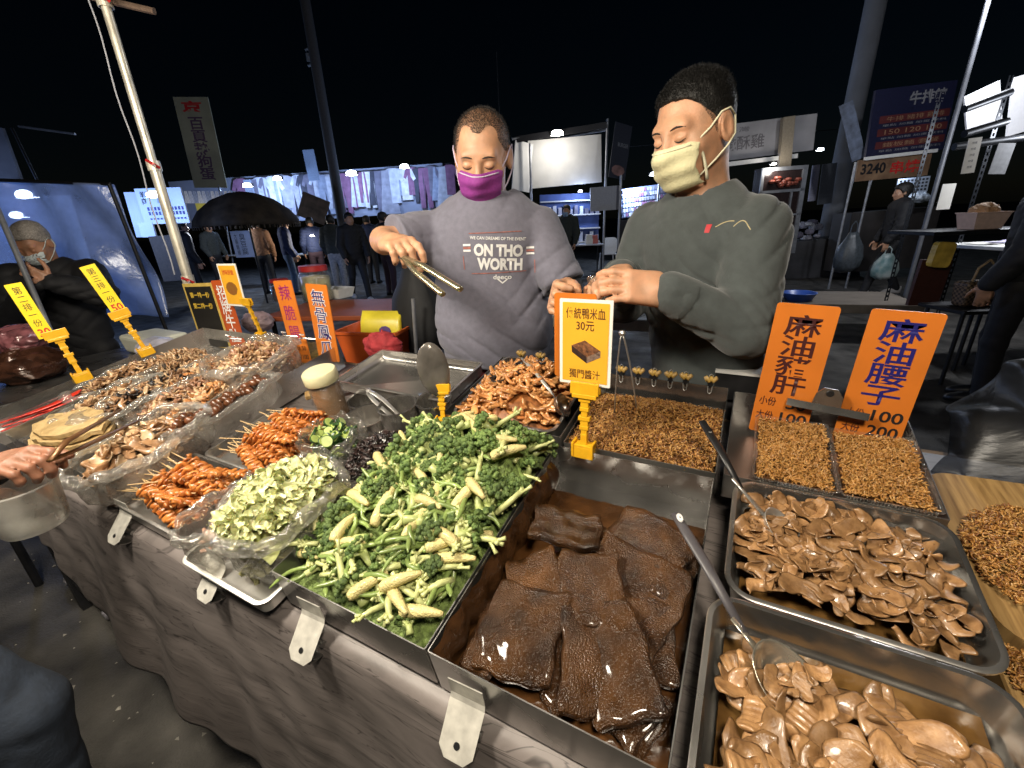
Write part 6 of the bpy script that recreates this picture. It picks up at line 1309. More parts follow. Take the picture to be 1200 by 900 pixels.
# ---------------------------------------------------------------- brown umbrella
ub = at_depth(291, 262, 8.6); ub = Vector((ub.x, ub.y, 0)); uz = at_depth(291, 264, 8.6).z; o = empty('umbrella', ub, None, 'dark brown domed umbrella with fringed edge behind the stall', 'umbrella')
b = MB(); nn = 32
rings = []
for r_, z in ((.02, .62), (.25, .585), (.55, .47), (.80, .28), (.93, .10), (.95, 0)): rings.append([(r_*math.cos(a*6.283/nn)*(1-.03*(a % 4 == 2)), r_*math.sin(a*6.283/nn)*(1-.03*(a % 4 == 2)), z) for a in range(nn)])
b.loft(rings, cap=False); c_ = b.build('canopy', mat('brown_canopy', (.045, .032, .02), .8, var=.5, vscale=6), o, TR(0, 0, uz), True); c_.modifiers.new('t', 'SOLIDIFY').thickness = .006
for k in range(64): MB().box((-.012, -.002, -.06), (.012, .002, 0)).build('fringe', mat('brown_canopy', (.045, .032, .02)), o, TR(.945*math.cos(k*.0982), .945*math.sin(k*.0982), uz) @ eul(0, 0, k*.0982+1.57))
MB().tube([(0, 0, 0), (0, 0, uz+.6)], .02, 8).build('pole', BLM, o)
for k in range(8): MB().tube([(0, 0, uz+.58), (.55*math.cos(k*.785), .55*math.sin(k*.785), uz+.45), (.92*math.cos(k*.785), .92*math.sin(k*.785), uz)], .006, 5).build('rib', BLM, o)
o, w, h = panel('menu_sheet', 'pale vertical menu sheet hanging under the umbrella', (271, 271), (294, 270), (277, 302), 8.9, BLW, .01, 'menu'); fit_text('臭豆腐', INKK, w*.55, h*.5, w*.3, h*.8, -.002, o, vertical=True); fit_text('大腸麵線', INKK, w*.22, h*.5, w*.14, h*.8, -.002, o, vertical=True)
table('stall_table', 'grey cloth covered table under the umbrella', on_z(296, 332, 0), YAW, 1.3, .6, .82, mat('grey_cloth', (.16, .15, .15), .85, var=.2)); b = on_z(380, 330, 0); table('stall_table', 'white folding table with lit goods by the shoppers', Vector((b.x, b.y, 0)), YAW, 1.2, .7, .80, WHITE)
q = random.Random(31)
for i, (lb, c_) in enumerate((('white bowl on the lit folding table', (.7, .7, .68)), ('yellow tub on the lit folding table', (.6, .5, .2)), ('red tub on the lit folding table', (.5, .08, .06)))):
    o = link('food_tub', MB().lathe([(.001, 0), (.07, 0), (.10, .08), (.095, .08), (.066, .005), (.001, .005)], 16).mesh('food_tub', mat('tub_%d' % i, c_, .5, var=.05), True)); o.location = Vector((b.x, b.y, .80))+Vector(_R0)*(-.35+.33*i); tag(o, lb, 'tub')
led('small lamp over the lit folding table', 366, 276, 10.2, 30, (1., .92, .8), .05, True)

# ---------------------------------------------------------------- shoppers
def passer(label, base, face, top, trs, hair_c=None, H_=1., skinc=(.42, .24, .15), mask=None, stride=.0, topname='jacket', shoes=None, nod=.1, hood=False, hem=.84, arm=(.05, .02), loose=.03, h=.011, longhair=False, shirt=None):
    f = Vector((face[0], face[1], 0)).normalized(); r = Vector((f.y, -f.x, 0)); B = Vector((base[0], base[1], 0))
    def J(x, y, z): return tuple(B+r*x*H_+f*y*H_+Vector((0, 0, z*H_)))
    S = dict(label=label, face=f, look=f, nod=nod, head=J(0, .03, 1.565), hs=H_, h=h, hc=h*1.15, hh=h*.7, hm=h*.5, ht=h*1.3, skin=('passer', skinc), detail=False, group='people in the market', top=top, sleeve=1., loose=loose, hem=hem*H_, hood=hood, topname=topname, trousers=trs, shoes=shoes or BLACKP,
             j=dict(chest=J(0, 0, 1.26), pelvis=J(0, 0, .93), neck=J(0, 0, 1.43), shL=J(-.17, 0, 1.37), elL=J(-.24, -.02+arm[0], 1.10), wrL=J(-.23, .10+arm[0], .88), shR=J(.17, 0, 1.37), elR=J(.24, -.02+arm[1], 1.10), wrR=J(.23, .10+arm[1], .88)),
             hands=[dict(Wp=J(-.23, .10+arm[0], .88), d=(0, 0, -1), n=tuple(r), s=tuple(f), curl=(.4,)*4), dict(Wp=J(.23, .10+arm[1], .88), d=(0, 0, -1), n=tuple(-r), s=tuple(f), curl=(.4,)*4)],
             legs=dict(hipL=J(-.09, 0, .86), knL=J(-.095, stride*.6+.02, .48), anL=J(-.10, stride, .09), hipR=J(.09, 0, .86), knR=J(.095, -stride*.4+.03, .48), anR=J(.10, -stride, .09+abs(stride)*.2)),
             hair=dict(mat=hair_mat('black_hair', (.01, .009, .008), 0), side=.02 if longhair else .010, top=.028 if longhair else .020, line=[-.12, -.11, -.08, -.02, .02, .06, .075] if longhair else [-.085, -.07, -.03, .02, .03, .068, .082]))
    if mask: S['mask'] = dict(mat=mask)
    return person(S)
NAVY = mat('navy_jacket', (.012, .022, .07), .8, var=.25); GREEN = mat('grey_green_coat', (.035, .042, .042), .85, var=.25); DENB = mat('blue_denim', (.06, .10, .17), .85, var=.25); STRP = mat('pale_trousers', (.30, .31, .34), .85, var=.3); TANC = mat('tan_coat', (.28, .14, .07), .8, var=.2); MBL = mat('blue_mask', (.3, .45, .6), .75, var=.05); PLUM = mat('plum_trousers', (.03, .015, .025), .85)
WSH = mat('pale_shoes', (.45, .43, .42), .6, var=.1)
g1 = on_z(238, 356, 0); passer('dark figure standing behind the pole by the menu banner', g1, (.3, .9), BLKJ, BLKJ)
g2 = on_z(348, 345, 0); passer('shopper in a navy jacket and jeans beside the umbrella', g2, (.6, .8), NAVY, DENB)
g3 = on_z(318, 344, 0); passer('shopper in a tan coat under the edge of the umbrella', g3, (-.5, .8), TANC, BLKJ)
g4 = on_z(402, 345, 0); passer('shopper in a grey green coat and pale trousers near the utility pole', g4, (-.5, .9), GREEN, STRP, hood=True)
g5 = on_z(424, 352, 0); passer('tall shopper in black walking right past the coat wearers', g5, (.85, -.4), BLKJ, BLKJ, stride=.22, shoes=WSH)
g6 = on_z(378, 338, 0); passer('shopper in dark blue bending at the lit folding table', g6, (-.8, .5), NAVY, PLUM, nod=.5)
passer('far shopper in a dark coat behind the hanging clothes rail', on_z(520, 322, 0), (.7, .5), BLKJ, DENB); passer('far shopper in grey green left of the umbrella table', on_z(262, 338, 0), (.9, .2), GREEN, BLKJ); passer('far shopper in navy between the coat wearers', on_z(440, 332, 0), (-.3, .9), NAVY, BLKJ)
bar('overhead_cable', at_depth(735, 172, 14.), at_depth(1000, 150, 16.), .012, BLM, 'thin overhead cable behind the second vendor', 'cable')
g7 = on_z(460, 346, 0); passer('dim figure in black behind the tong holding hand', g7, (.2, .9), BLKJ, PLUM, skinc=(.25, .14, .09))
q7 = on_z(664, 330, 0); passer('man in dark jacket and pale blue mask inside the white booth', Vector((q7.x, q7.y, 0)), (.1, -1), mat('dark_green_jacket', (.018, .022, .016), .8, var=.2), BLKJ, mask=MBL, hem=.8)
g9 = on_z(1028, 349, 0); vw, _, _ = passer('walker in black with a hooded jacket carrying shopping bags', g9, (-.95, -.15), BLKJ, BLKJ, stride=.25, shoes=WSH, skinc=(.3, .18, .13), H_=1.0, longhair=True)
gd = at_depth(1192, 300, 2.9); passer('dark figure in black cut off by the right edge of the photo', Vector((gd.x+.06, gd.y, 0)), (-.9, .3), BLKJ, BLKJ, h=.012, skinc=(.2, .12, .09), longhair=True)
def sack(name, label, p, w, h, mt, seed, cat='shopping bag'):
    q = random.Random(seed); o = empty(name, p, None, label, cat, 'bags in the market'); b = MB(); rings = []; n = 20
    for s_, z in ((.45, 0), (.9, .12), (1., .35), (.85, .62), (.5, .82), (.32, .95)): rings.append([(w*.5*s_*math.cos(k*6.283/n)*(1+.1*math.sin(3*k+seed)), w*.3*s_*math.sin(k*6.283/n)*(1+.1*math.cos(4*k)), z*h+.02*h*math.sin(k*1.7)) for k in range(n)])
    b.loft(rings); b.build('body', mt, o, None, True)
    for s_ in (-1, 1): MB().tube([(s_*w*.12, 0, h*.9), (s_*w*.10, 0, h*1.12), (0, 0, h*1.22)], .008, 6).build('handle', mt, o)
    return o
sack('carrier_bag', 'turquoise white carrier bag in the walker hand', on_plane(1033, 327, Vector((g9.x, g9.y-.2, 0)), NH), .34, .40, mat('turquoise_bag', (.10, .38, .40), .35, var=.6, vscale=5, col2=(.55, .6, .58)), 1); sack('carrier_bag', 'dark grey carrier bag hanging in front of the walker', on_plane(990, 318, Vector((g9.x-.3, g9.y-.1, 0)), NH), .36, .62, mat('dark_bag', (.05, .06, .07), .4, var=.3), 2)

# ---------------------------------------------------------------- white booth in the middle
BD = 10.2
WSHT = mat('white_canvas', (.62, .61, .58), .75, var=.08, vscale=3, bump=.3, bscale=5)
bo = empty('white_booth', on_z(660, 318, 0), None, 'white canvas market booth with steel posts between the two vendors', 'booth')
panel('back_canvas', None, (622, 165), (708, 157), (622, 221), BD+.6, WSHT, par=bo); panel('side_canvas', None, (598, 163), (619, 168), (600, 222), BD+.2, WSHT, par=bo, yaw=.5)
for px, py in ((712, 139), (621, 168), (728, 205)):
    t_ = at_depth(px, py, BD); bar('post', Vector((t_.x, t_.y, 0)), t_, .03, GRM, par=bo)
bar('roof_rail', at_depth(600, 163, BD), at_depth(712, 144, BD), .03, GRM, par=bo); bar('roof_rail', at_depth(621, 168, BD+.6), at_depth(712, 152, BD+.6), .025, GRM, par=bo); panel('roof_edge', None, (604, 160), (710, 143), (606, 167), BD, BLM, par=bo, th=.02)
panel('grey_board', None, (691, 220), (728, 217), (692, 248), BD+.3, mat('grey_panel', (.32, .33, .36), .6, var=.1), par=bo)
led('bright lamp on the roof edge of the white booth', 653, 156, BD-.1, 34, (1., .95, .88), .16, True, off=(0, 0, -.35))
o, w, h = panel('booth_banner', 'dark banner with faint lettering on the booth corner post', (714, 141), (734, 147), (713, 207), BD-.1, mat('dark_banner', (.02, .024, .04), .6, var=.2), .01, 'banner', yaw=.5); fit_text('BURGER', mat('ink_pale', (.25, .27, .3), .6, var=0), w*.6, h*.62, w*.6, h*.07, -.004, o); flat('printed_picture', [(w*(.5+.4*math.cos(k*.7)), h*(.15+.1*math.sin(k*.7))) for k in range(9)], mat('banner_print', (.25, .14, .13), .6, var=.6, vscale=5), o, -.004)
o = empty('blue_shelf', at_depth(668, 262, BD+1.5), None, 'blue lit shelf of goods behind the masked man', 'shelf'); Mi = frame_from(Vector(), (math.cos(YAW), math.sin(YAW), 0), (0, 0, 1))
MB().box((-.8, .1, -.6), (.8, .14, .75)).build('back_panel', mat('blue_panel', (.08, .13, .35), .6, var=.3, vscale=3), o, Mi)
for k in range(4): MB().box((-.8, -.12, -.5+.35*k), (.8, .1, -.47+.35*k)).build('shelf_board', WHITE, o, Mi)
q = random.Random(41)
for k in range(22): x = -.75+1.5*(k % 11)/10.5; z = -.47+.35*(k//11)*2; MB().box((x, -.08, z), (x+.09, .02, z+q.uniform(.12, .26))).build('package', CLM[q.randrange(7)], o, Mi)
led('lamp lighting the blue shelf', 680, 224, BD+.9, 30, (.5, .65, 1.), .06)
tb = on_z(672, 325, 0); table('booth_table', 'small table with white goods inside the booth', Vector((tb.x, tb.y, 0)), YAW, 1.4, .6, .80, mat('pale_blue_top', (.4, .43, .5), .5, var=.1))
for i, (px, lb, sz) in enumerate(((674, 'small white stand on the booth table', (.07, .05, .20)), (690, 'white carton on the booth table', (.09, .07, .22)), (697, 'red and white carton on the booth table', (.07, .07, .20)))):
    p = Vector((tb.x, tb.y, .80))+_R0*((px-672)*.021); b = MB(); b.box((-sz[0], -sz[1], 0), (sz[0], sz[1], sz[2]*.55)); b.box((-sz[0]*.8, -sz[1]*.8, sz[2]*.55), (sz[0]*.8, sz[1]*.8, sz[2])); o = link('carton', bevel(b.mesh('carton', (WHITE, WHITE, mat('red_carton', (.5, .12, .1), .5))[i]), .006)); o.matrix_world = frame_from(p, (math.cos(YAW), math.sin(YAW), 0), (0, 0, 1)); tag(o, lb, 'carton')
def chair(name, label, p, yaw, mt, s=1.):
    o = empty(name, p, (0, 0, yaw), label, 'chair'); link('seat', bevel(MB().box((-.2*s, -.2*s, .42*s), (.2*s, .2*s, .45*s)).mesh('seat', mt), .01), o)
    m_ = MB().poly([(x, z+.66*s) for x, z in rrect(.38*s, .44*s, .1*s, 6)], .18*s, .205*s).mesh('backrest', mt); link('backrest', m_, o)
    for x in (-1, 1):
        for y in (-1, 1): MB().tube([(x*.18*s, y*.18*s, .43*s), (x*.21*s, y*.21*s, 0)], .016*s, 8).build('leg', mt, o)
    return o
cp = on_z(712, 316, 0); chair('plastic_chair', 'white rounded plastic chair behind the booth post', Vector((cp.x, cp.y, 0)), YAW+math.pi, WHITE)
# ---------------------------------------------------------------- lit wall of small goods right of the booth
led('lamp on a thin post between the vendors', 766, 204, 13., 150, (.55, .7, 1.), .13, off=(-.6, -.2, -.4)); p = at_depth(773, 204, 13.); bar('lamp_post', Vector((p.x, p.y, 0)), p, .03, GRM, 'thin lamp post between the vendors')
o, w, h = panel('goods_wall', 'blue lit wall covered with small hanging goods between the vendors', (728, 222), (800, 212), (729, 256), 13.6, mat('goods_board', (.2, .24, .4), .7, var=.1), cat='display wall'); q = random.Random(51)
for c_ in range(22):
    for r_ in range(6): x = w*(.02+.044*c_); z = h*(.04+.16*r_); MB().poly([(x+u_*w*.034, z+v_*h*.12) for u_, v_ in rrect(1, 1, .2, 3, .5, .5)], -.05, -.005).build('small_good', CLM[q.choice((0, 2, 5, 6, 6, 0, 1, 3))], o)
panel('dark_counter', 'long dark counter below the lit goods wall', (725, 258), (810, 254), (726, 290), 12.8, BLM, cat='counter')
# ---------------------------------------------------------------- stall with the faded white sign behind the second vendor
SG = mat('faded_sign', (.36, .35, .36), .6, var=.2, vscale=2); SD = 8.4
o, w, h = panel('stall_sign', 'faded white stall sign with worn characters behind the second vendor', (838, 148), (956, 133), (838, 190), SD, SG, .08, 'sign'); wk = mat('ink_worn', (.17, .16, .17), .7, var=0); fit_text('鹹酥雞', wk, w*.28, h*.45, w*.42, h*.4, -.004, o, bold=.01); fit_text('臺灣', wk, w*.22, h*.82, w*.22, h*.14, -.004, o)
o, w, h = panel('stall_post', 'tan stall post and sign edge at the right of the faded sign', (943, 136), (957, 134), (905, 300), SD+.05, mat('tan_metal', (.30, .25, .18), .6, var=.15), .1, 'post')
panel('light_rail', 'white light rail under the faded sign', (852, 190), (935, 180), (852, 195), SD-.05, WHITE, .06, 'rail'); led('bulb under the faded sign', 906, 192, SD-.2, 9, (1., .95, .88), .05, True)
o, w, h = panel('glass_cabinet', 'metal framed food cabinet below the faded sign', (886, 198), (940, 194), (880, 300), SD+.1, mat('dark_glass', (.03, .02, .02), .2, var=.3), .25, 'cabinet')
for x0, x1, z0, z1 in ((0, 1, .96, 1), (0, 1, .72, .75), (0, 1, .45, .47), (0, .06, 0, .96), (.90, 1, 0, .96), (.70, .74, 0, .72)): link('frame_bar', MB().box((w*x0, -.03, h*z0), (w*x1, .0, h*z1)).mesh('frame_bar', GRM), o)
q = random.Random(61)
for k in range(14): link('food_item', MB().lathe([(.001, .04), (.05, .03), (.06, 0), (.04, -.03), (.001, -.03)], 10).mesh('food_item', mat('red_brown_food', (.22, .05, .03), .5, var=.4)), o, TR(w*(.1+.8*q.random()), -.04, h*(.78+.10*q.random())))
led('lamp in the dark right of the faded sign', 961, 175, 13., 60, (.6, .8, 1.), .11)
panel('hung_cloth', 'pale cloth strip hanging near the grey post', (951, 194), (960, 193), (947, 236), 9.5, mat('lilac_cloth', (.4, .4, .5), .8, var=.2), .02, 'cloth'); panel('hung_cloth', 'dark grey cloth hanging beside the pale strip', (961, 193), (978, 191), (958, 240), 9.3, mat('slate_cloth', (.05, .055, .065), .8, var=.2), .02, 'cloth')
q = random.Random(63)
for i in range(16):
    p = at_depth(925+q.random()*75, 262+q.random()*26, 8.8+q.random()); lump('bundle', 'small %s bundle on the dim stall counter behind the second vendor' % ('grey' if i % 2 else 'pale'), p, q.uniform(.05, .13), q.uniform(.05, .1), q.uniform(.04, .09), CLM[(2, 0, 5, 1)[i % 4]], i, 'bundle', 'bundles on the dim counter')
panel('stall_counter', 'dim grey stall counter behind the second vendor', (920, 285), (1015, 275), (915, 335), 9.2, mat('dim_grey', (.05, .05, .055), .7, var=.4, vscale=3), .5, 'counter')
# ---------------------------------------------------------------- right: post, menu board stall
pole_at('concrete_post', 'thick grey concrete post in the dark at the right', 996, 150, 0, 9.2, .20, .17, mat('grey_concrete', (.16, .17, .19), .8, var=.2, vscale=2))
MD = 7.2
o, w, h = panel('menu_board', 'dark blue menu board with red price bands at the right', (1032, 105), (1128, 93), (1014, 186), MD, mat('navy_board', (.012, .014, .045), .5, var=.2), .05, 'board')
fit_text('牛排館', mat('ink_grey', (.22, .22, .24), .6, var=0), w*.66, h*.82, w*.45, h*.2, -.006, o, bold=.03)
for k in range(3): flat('menu_band', [(w*.10, h*(.50-.19*k)), (w*.98, h*(.50-.19*k)), (w*.98, h*(.61-.19*k)), (w*.10, h*(.61-.19*k))], mat('band_red', (.10, .018, .02), .6, var=.2, vscale=4), o, -.004); fit_text(('牛排 豬排 雞排', '150 120 100', '鐵板麵 套餐')[k], mat('ink_tan', (.3, .17, .1), .6, var=0), w*.55, h*(.555-.19*k), w*.72, h*.07, -.008, o); fit_text('單點 加麵 加蛋 飲料', mat('ink_grey', (.22, .22, .24), .6, var=0), w*.55, h*(.465-.19*k), w*.8, h*.035, -.008, o)
panel('side_board', 'pale side board left of the dark menu board', (1010, 116), (1027, 108), (999, 190), MD+.15, mat('side_print', (.10, .13, .20), .6, var=.5, vscale=8), .03, 'board', yaw=-.4)
o, w, h = panel('price_banner', 'orange brown banner with painted numbers above the counter', (1012, 188), (1098, 180), (1002, 213), MD, mat('brown_banner', (.17, .09, .05), .6, var=.35, vscale=5, col2=(.26, .16, .09)), .03, 'banner'); fit_text('3240', INKK, w*.22, h*.55, w*.34, h*.5, -.004, o, bold=.03); fit_text('串燒', INKR, w*.66, h*.5, w*.4, h*.6, -.004, o, bold=.02)
panel('light_strip', 'white trim strip under the dark menu board', (1015, 184), (1100, 174), (1014, 188), MD-.1, WHITE, .04, 'trim')
panel('food_counter', 'dark food stall counter behind the walker', (995, 250), (1100, 242), (985, 320), MD+1.2, mat('dark_counter', (.03, .026, .024), .6, var=.4, vscale=3), .5, 'counter')
o, w, h = panel('grid_screen', 'pale grid screen on the counter behind the walker', (1052, 210), (1090, 206), (1049, 228), MD+.6, mat('pale_grid', (.3, .34, .4), .6, var=.1), .02, 'screen')
for r_ in range(4):
    for c_ in range(8): flat('grid_hole', [(w*(.07+.115*c_+dx), h*(.10+.22*r_+dz)) for dx, dz in ((0, 0), (.07, 0), (.07, .13), (0, .13))], BLACKP, o, -.003)
for k in range(2): a = at_depth(1003+22*k, 190, MD); bar('support_pole', Vector((a.x, a.y, 0)), a, .02, GRM, 'thin steel leg of the menu board stall, %s' % ('left one' if k == 0 else 'right one'))
led('lamp under the menu board', 1058, 196, MD+.5, 9, (.7, .8, 1.), .05)
lump('plastic_bundle', 'clear plastic bundle on the counter beside the grid screen', at_depth(1072, 238, MD+.7), .2, .15, .1, mat('clear_bundle', (.3, .34, .38), .3, var=.4), 9, 'bundle')
# ---------------------------------------------------------------- right rack: slotted posts, lit panels, baskets
RD = 3.6
pole_at('tent_pole', 'slim steel tent pole slanting past the menu board', 1102, 200, 0, 4.6, .022, .022, mat('dim_pipe', (.12, .125, .14), .5, .4, var=.3, vscale=5))
SLOT = mat('slotted_steel', (.014, .016, .02), .45, .6, var=.2)
def slotted(label, px0, py0, px1, py1, d):
    a, b_ = at_depth(px0, py0, d), at_depth(px1, py1, d); b_ = Vector((a.x, a.y, 0)); o = empty('rack_post', frame_from(b_, (math.cos(YAW), math.sin(YAW), 0), a-b_), None, label, 'rack post', 'slotted posts of the right rack'); L_ = (a-b_).length
    n = int(L_/.05); w_ = .02
    MB().box((-w_, 0, 0), (-w_*.45, .004, L_)).build('flange', SLOT, o); MB().box((w_*.45, 0, 0), (w_, .004, L_)).build('flange', SLOT, o); m_ = MB().box((-w_*.45, 0, -.012), (w_*.45, .004, .012)).mesh('slot_bridge', SLOT)
    for k in range(n): link('slot_bridge', m_, o, TR(0, 0, .02+.05*k))
    return o
slotted('slotted steel rack post right of the tent pole', 1186, 88, 1125, 320, RD); slotted('shorter slotted steel rack post beside the paper sign', 1100, 120, 1085, 300, RD+.5)
WLT = mat('white_lit_board', (.8, .8, .82), .6, var=.03)
panel('lit_backdrop', 'white lit panel inside the right rack stall', (1134, 112), (1176, 92), (1134, 160), RD+1.1, WLT, .02); panel('lit_backdrop', 'large white lit panel cut off at the right edge', (1192, 90), (1260, 70), (1180, 160), RD+1.1, WLT, .02)
for k, (a, c) in enumerate((((1130, 128), (1184, 108)), ((1130, 157), (1180, 142)))): bar('rack_brace', at_depth(*a, RD), at_depth(*c, RD), .03, SLOT, 'dark slanting brace across the white panels, %s one' % ('upper' if k == 0 else 'lower'), 'brace')
bar('rack_beam', at_depth(1118, 172, RD), at_depth(1225, 158, RD), .028, SLOT, 'dark beam under the white panels', 'beam')
led('shop lamp shining on the white panels', 1195, -60, RD+.2, 190, (.9, .93, 1.), .1); led('second shop lamp over the newspaper table', 1260, 120, RD-.1, 60, (.9, .93, 1.), .1)
o, w, h = panel('paper_sign', 'white paper sign with printed lines on the rack', (1141, 162), (1157, 160), (1126, 204), RD-.05, WHB, .004, 'sign');
for k in range(5): fit_text('特價', INKK, w*.5, h*(.86-.17*k), w*.36, h*.07, -.002, o)
panel('paper_sign', 'plain grey paper sign at the right of the slotted post', (1166, 168), (1186, 168), (1158, 204), RD-.02, mat('grey_paper', (.34, .35, .37), .7, var=.15), .004, 'sign'); panel('paper_sign', 'narrow white paper card on the short rack post', (1103, 216), (1119, 215), (1097, 246), RD+.3, WHB, .004, 'sign')
nt_ = at_depth(1172, 285, RD+.3); o = table('newspaper_table', 'white table covered with papers inside the right rack', Vector((nt_.x+.12, nt_.y, 0)), YAW, .9, .6, nt_.z, WHITE)
q = random.Random(71)
for i, (lb, mt) in enumerate((('folded newspaper on the white table', WHB), ('lilac paper sheet on the white table', mat('lilac_paper', (.45, .42, .6), .7)), ('grey printed sheet on the white table', mat('grey_paper', (.34, .35, .37), .7)), ('crumpled white paper at the table edge', WHITE))):
    p = Vector((nt_.x+.12, nt_.y, nt_.z+.006+.004*i))+_R0*(-.28+.18*i); b = MB(); b.sheet(lambda a, c: (-.12+.24*a, -.1+.2*c, .006*math.sin(a*7+i)+.01*a*c*(i % 2)), 8, 8); o = b.build('paper_sheet', mt, None, None, True); o.location = p; o.rotation_euler = (0, 0, q.uniform(-.5, .5)+YAW); o.modifiers.new('t', 'SOLIDIFY').thickness = .002; tag(o, lb, 'paper')
p = at_depth(1147, 268, RD-.3); o = empty('plastic_basket', frame_from(p, (math.cos(YAW), math.sin(YAW), 0), (0, 0, 1)), None, 'pink white plastic basket holding a brown paper bag', 'basket')
MB().loft([[(x*.13*s_, y*.08*s_, z) for x, y in ((-1, -1), (1, -1), (1, 1), (-1, 1))] for s_, z in ((.8, 0), (1., .11), (1.06, .112), (1.06, .12), (.98, .12), (.78, .006))]).build('basket_body', mat('pink_white', (.55, .42, .38), .5, var=.1), o)
sh_ = link('rack_shelf', bevel(MB().box((-.45, -.12, -.03), (.40, .30, -.002)).mesh('rack_shelf', SLOT), .004)); sh_.matrix_world = frame_from(p, (math.cos(YAW), math.sin(YAW), 0), (0, 0, 1)); tag(sh_, 'dark metal rack shelf under the pink basket', 'shelf')
lump('paper_bag', 'crumpled brown paper bag in the pink basket', p+Vector((0, 0, .07)), .09, .06, .06, mat('brown_paper', (.36, .22, .12), .8, var=.2, bump=.5, bscale=20), 5, 'bag')
o, w, h = panel('brown_door', 'dark red brown board leaning under the rack', (1090, 305), (1126, 305), (1064, 358), RD+.1, mat('red_brown_board', (.05, .016, .012), .5, var=.2), .03, 'board')
o, w, h = panel('yellow_bag', 'yellow plastic bag hanging on the rack post', (1100, 283), (1122, 284), (1090, 313), RD-.1, mat('yellow_bag', (.5, .36, .07), .4, var=.35, vscale=12, bump=.5, bscale=20), .05, 'bag', rad=.03)
p = at_depth(1138, 358, RD-.1); o = empty('woven_handbag', frame_from(p, (math.cos(YAW), math.sin(YAW), 0), (0, 0, 1)), None, 'dark woven checked handbag with looped handle under the rack', 'handbag')
chk = bpy.data.materials.new('checked_weave'); chk.use_nodes = True; ct = chk.node_tree.nodes.new('ShaderNodeTexChecker'); ct.inputs['Scale'].default_value = 55; ct.inputs['Color1'].default_value = (.16, .11, .07, 1); ct.inputs['Color2'].default_value = (.03, .02, .016, 1); tcc = chk.node_tree.nodes.new('ShaderNodeTexCoord'); chk.node_tree.links.new(tcc.outputs['Object'], ct.inputs[0]); chk.node_tree.links.new(ct.outputs[0], chk.node_tree.nodes['Principled BSDF'].inputs[0])
m_ = bevel(MB().box((-.15, -.07, 0), (.15, .07, .2), taper=.86).mesh('bag_body', chk), .03, 3); link('bag_body', m_, o); MB().tube([(-.09, -.03, .19), (-.07, -.03, .30), (0, -.03, .36), (.07, -.03, .30), (.09, -.03, .19)], .009, 8).build('handle', mat('tan_strap', (.3, .22, .13), .6), o, None, True)
table('bag_stand', 'low dark stand carrying the woven handbag', Vector((p.x, p.y, 0)), YAW, .5, .4, max(.1, p.z), BLM)
# ---------------------------------------------------------------- wooden platform with blue basket behind the signs
pw = on_z(960, 352, .42); o = table('wooden_platform', 'weathered plank platform behind the orange signs', Vector((pw.x+.1, pw.y+.25, 0)), .15, 1.5, .9, .42, mat('grey_planks', (.12, .10, .08), .8, var=.35, vscale=5, stretch=(1, 9, 1)), th=.1)
p = on_z(935, 352, .42); o = empty('blue_basket', p, None, 'round blue plastic basin on the plank platform', 'basin'); MB().lathe([(.001, .0), (.13, 0), (.17, .085), (.18, .09), (.178, .095), (.165, .09), (.125, .006), (.001, .006)], 28).build('basin', mat('blue_plastic', (.03, .08, .32), .35, var=.3, vscale=10), o, None, True)
b = MB()
for k in range(4): b.tube([((.09-.012*k)*math.cos(a*.4)+.01*k, (.09-.012*k)*math.sin(a*.4), .012+.012*k) for a in range(17)], .008, 6)
o = b.build('coiled_rope', mat('straw_rope', (.35, .28, .15), .8, var=.3), None, None, True); o.location = on_z(903, 352, .42); tag(o, 'small coil of straw rope beside the blue basin', 'rope')
gp_ = on_z(930, 480, .45); chair('grey_chair', 'grey plastic chair behind the orange signs', Vector((.22, 1.75, 0)), 2.6, mat('grey_plastic', (.10, .11, .11), .5, var=.1), 1.0)
# ---------------------------------------------------------------- things directly behind the vendors
tb = table('red_table', 'red brown topped table with jars behind the display', Vector((-2.30, 2.02, 0)), .35, .9, .6, .93, mat('red_brown_top', (.26, .06, .02), .5, var=.2, vscale=6)); 
def jar(label, p, r, h, fill, n, seed):
    o = empty('snack_jar', p, None, label, 'jar', 'jars with red lids'); MB().lathe([(.001, 0), (r, 0), (r*1.02, .01), (r*1.02, h*.86), (r*.86, h*.93), (r*.86, h)], 24).build('glass', FILM, o, None, True)
    MB().lathe([(.001, .006), (r*.94, .006), (r*.95, h*.78), (.001, h*.84)], 24).build('contents', fill, o, None, True); MB().lathe([(r*.9, h*.96), (r*.93, h*.97), (r*.93, h*1.12), (r*.88, h*1.14), (.001, h*1.14)], 24).build('lid', mat('red_lid', (.45, .03, .03), .4, var=.1), o, None, True, 40)
z_ = .93
jar('large jar of pale pickles with a red lid on the red table', Vector((*on_z(374, 352, z_).xy, z_)), .105, .22, mat('pale_pickle', (.50, .46, .22), .5, var=.5, vscale=18, bump=.6, bscale=24), 0, 1); jar('smaller dark jar with a pink red lid on the red table', Vector((*on_z(332, 352, z_).xy, z_)), .07, .14, mat('dark_sauce', (.06, .02, .015), .4, var=.4), 0, 2)
o = empty('paper_tray', Vector((*on_z(396, 348, z_).xy, z_)), None, 'white paper tray and bag on the red table', 'tray'); MB().loft([[(x*.11*s_, y*.08*s_, zz) for x, y in ((-1, -1), (1, -1), (1, 1), (-1, 1))] for s_, zz in ((.8, 0), (1, .07), (.97, .07), (.78, .004))]).build('tray_body', WHITE, o)
lump('onion_bag', 'white container heaped with pink onion slices behind the signs', Vector((*on_z(302, 376, z_).xy, z_-.06)), .09, .08, .06, mat('onion_mix', (.42, .3, .32), .5, var=.5, vscale=18, bump=.5, bscale=30), 4, 'container')
p = on_y(446, 412, 1.42); zb = p.z-.03
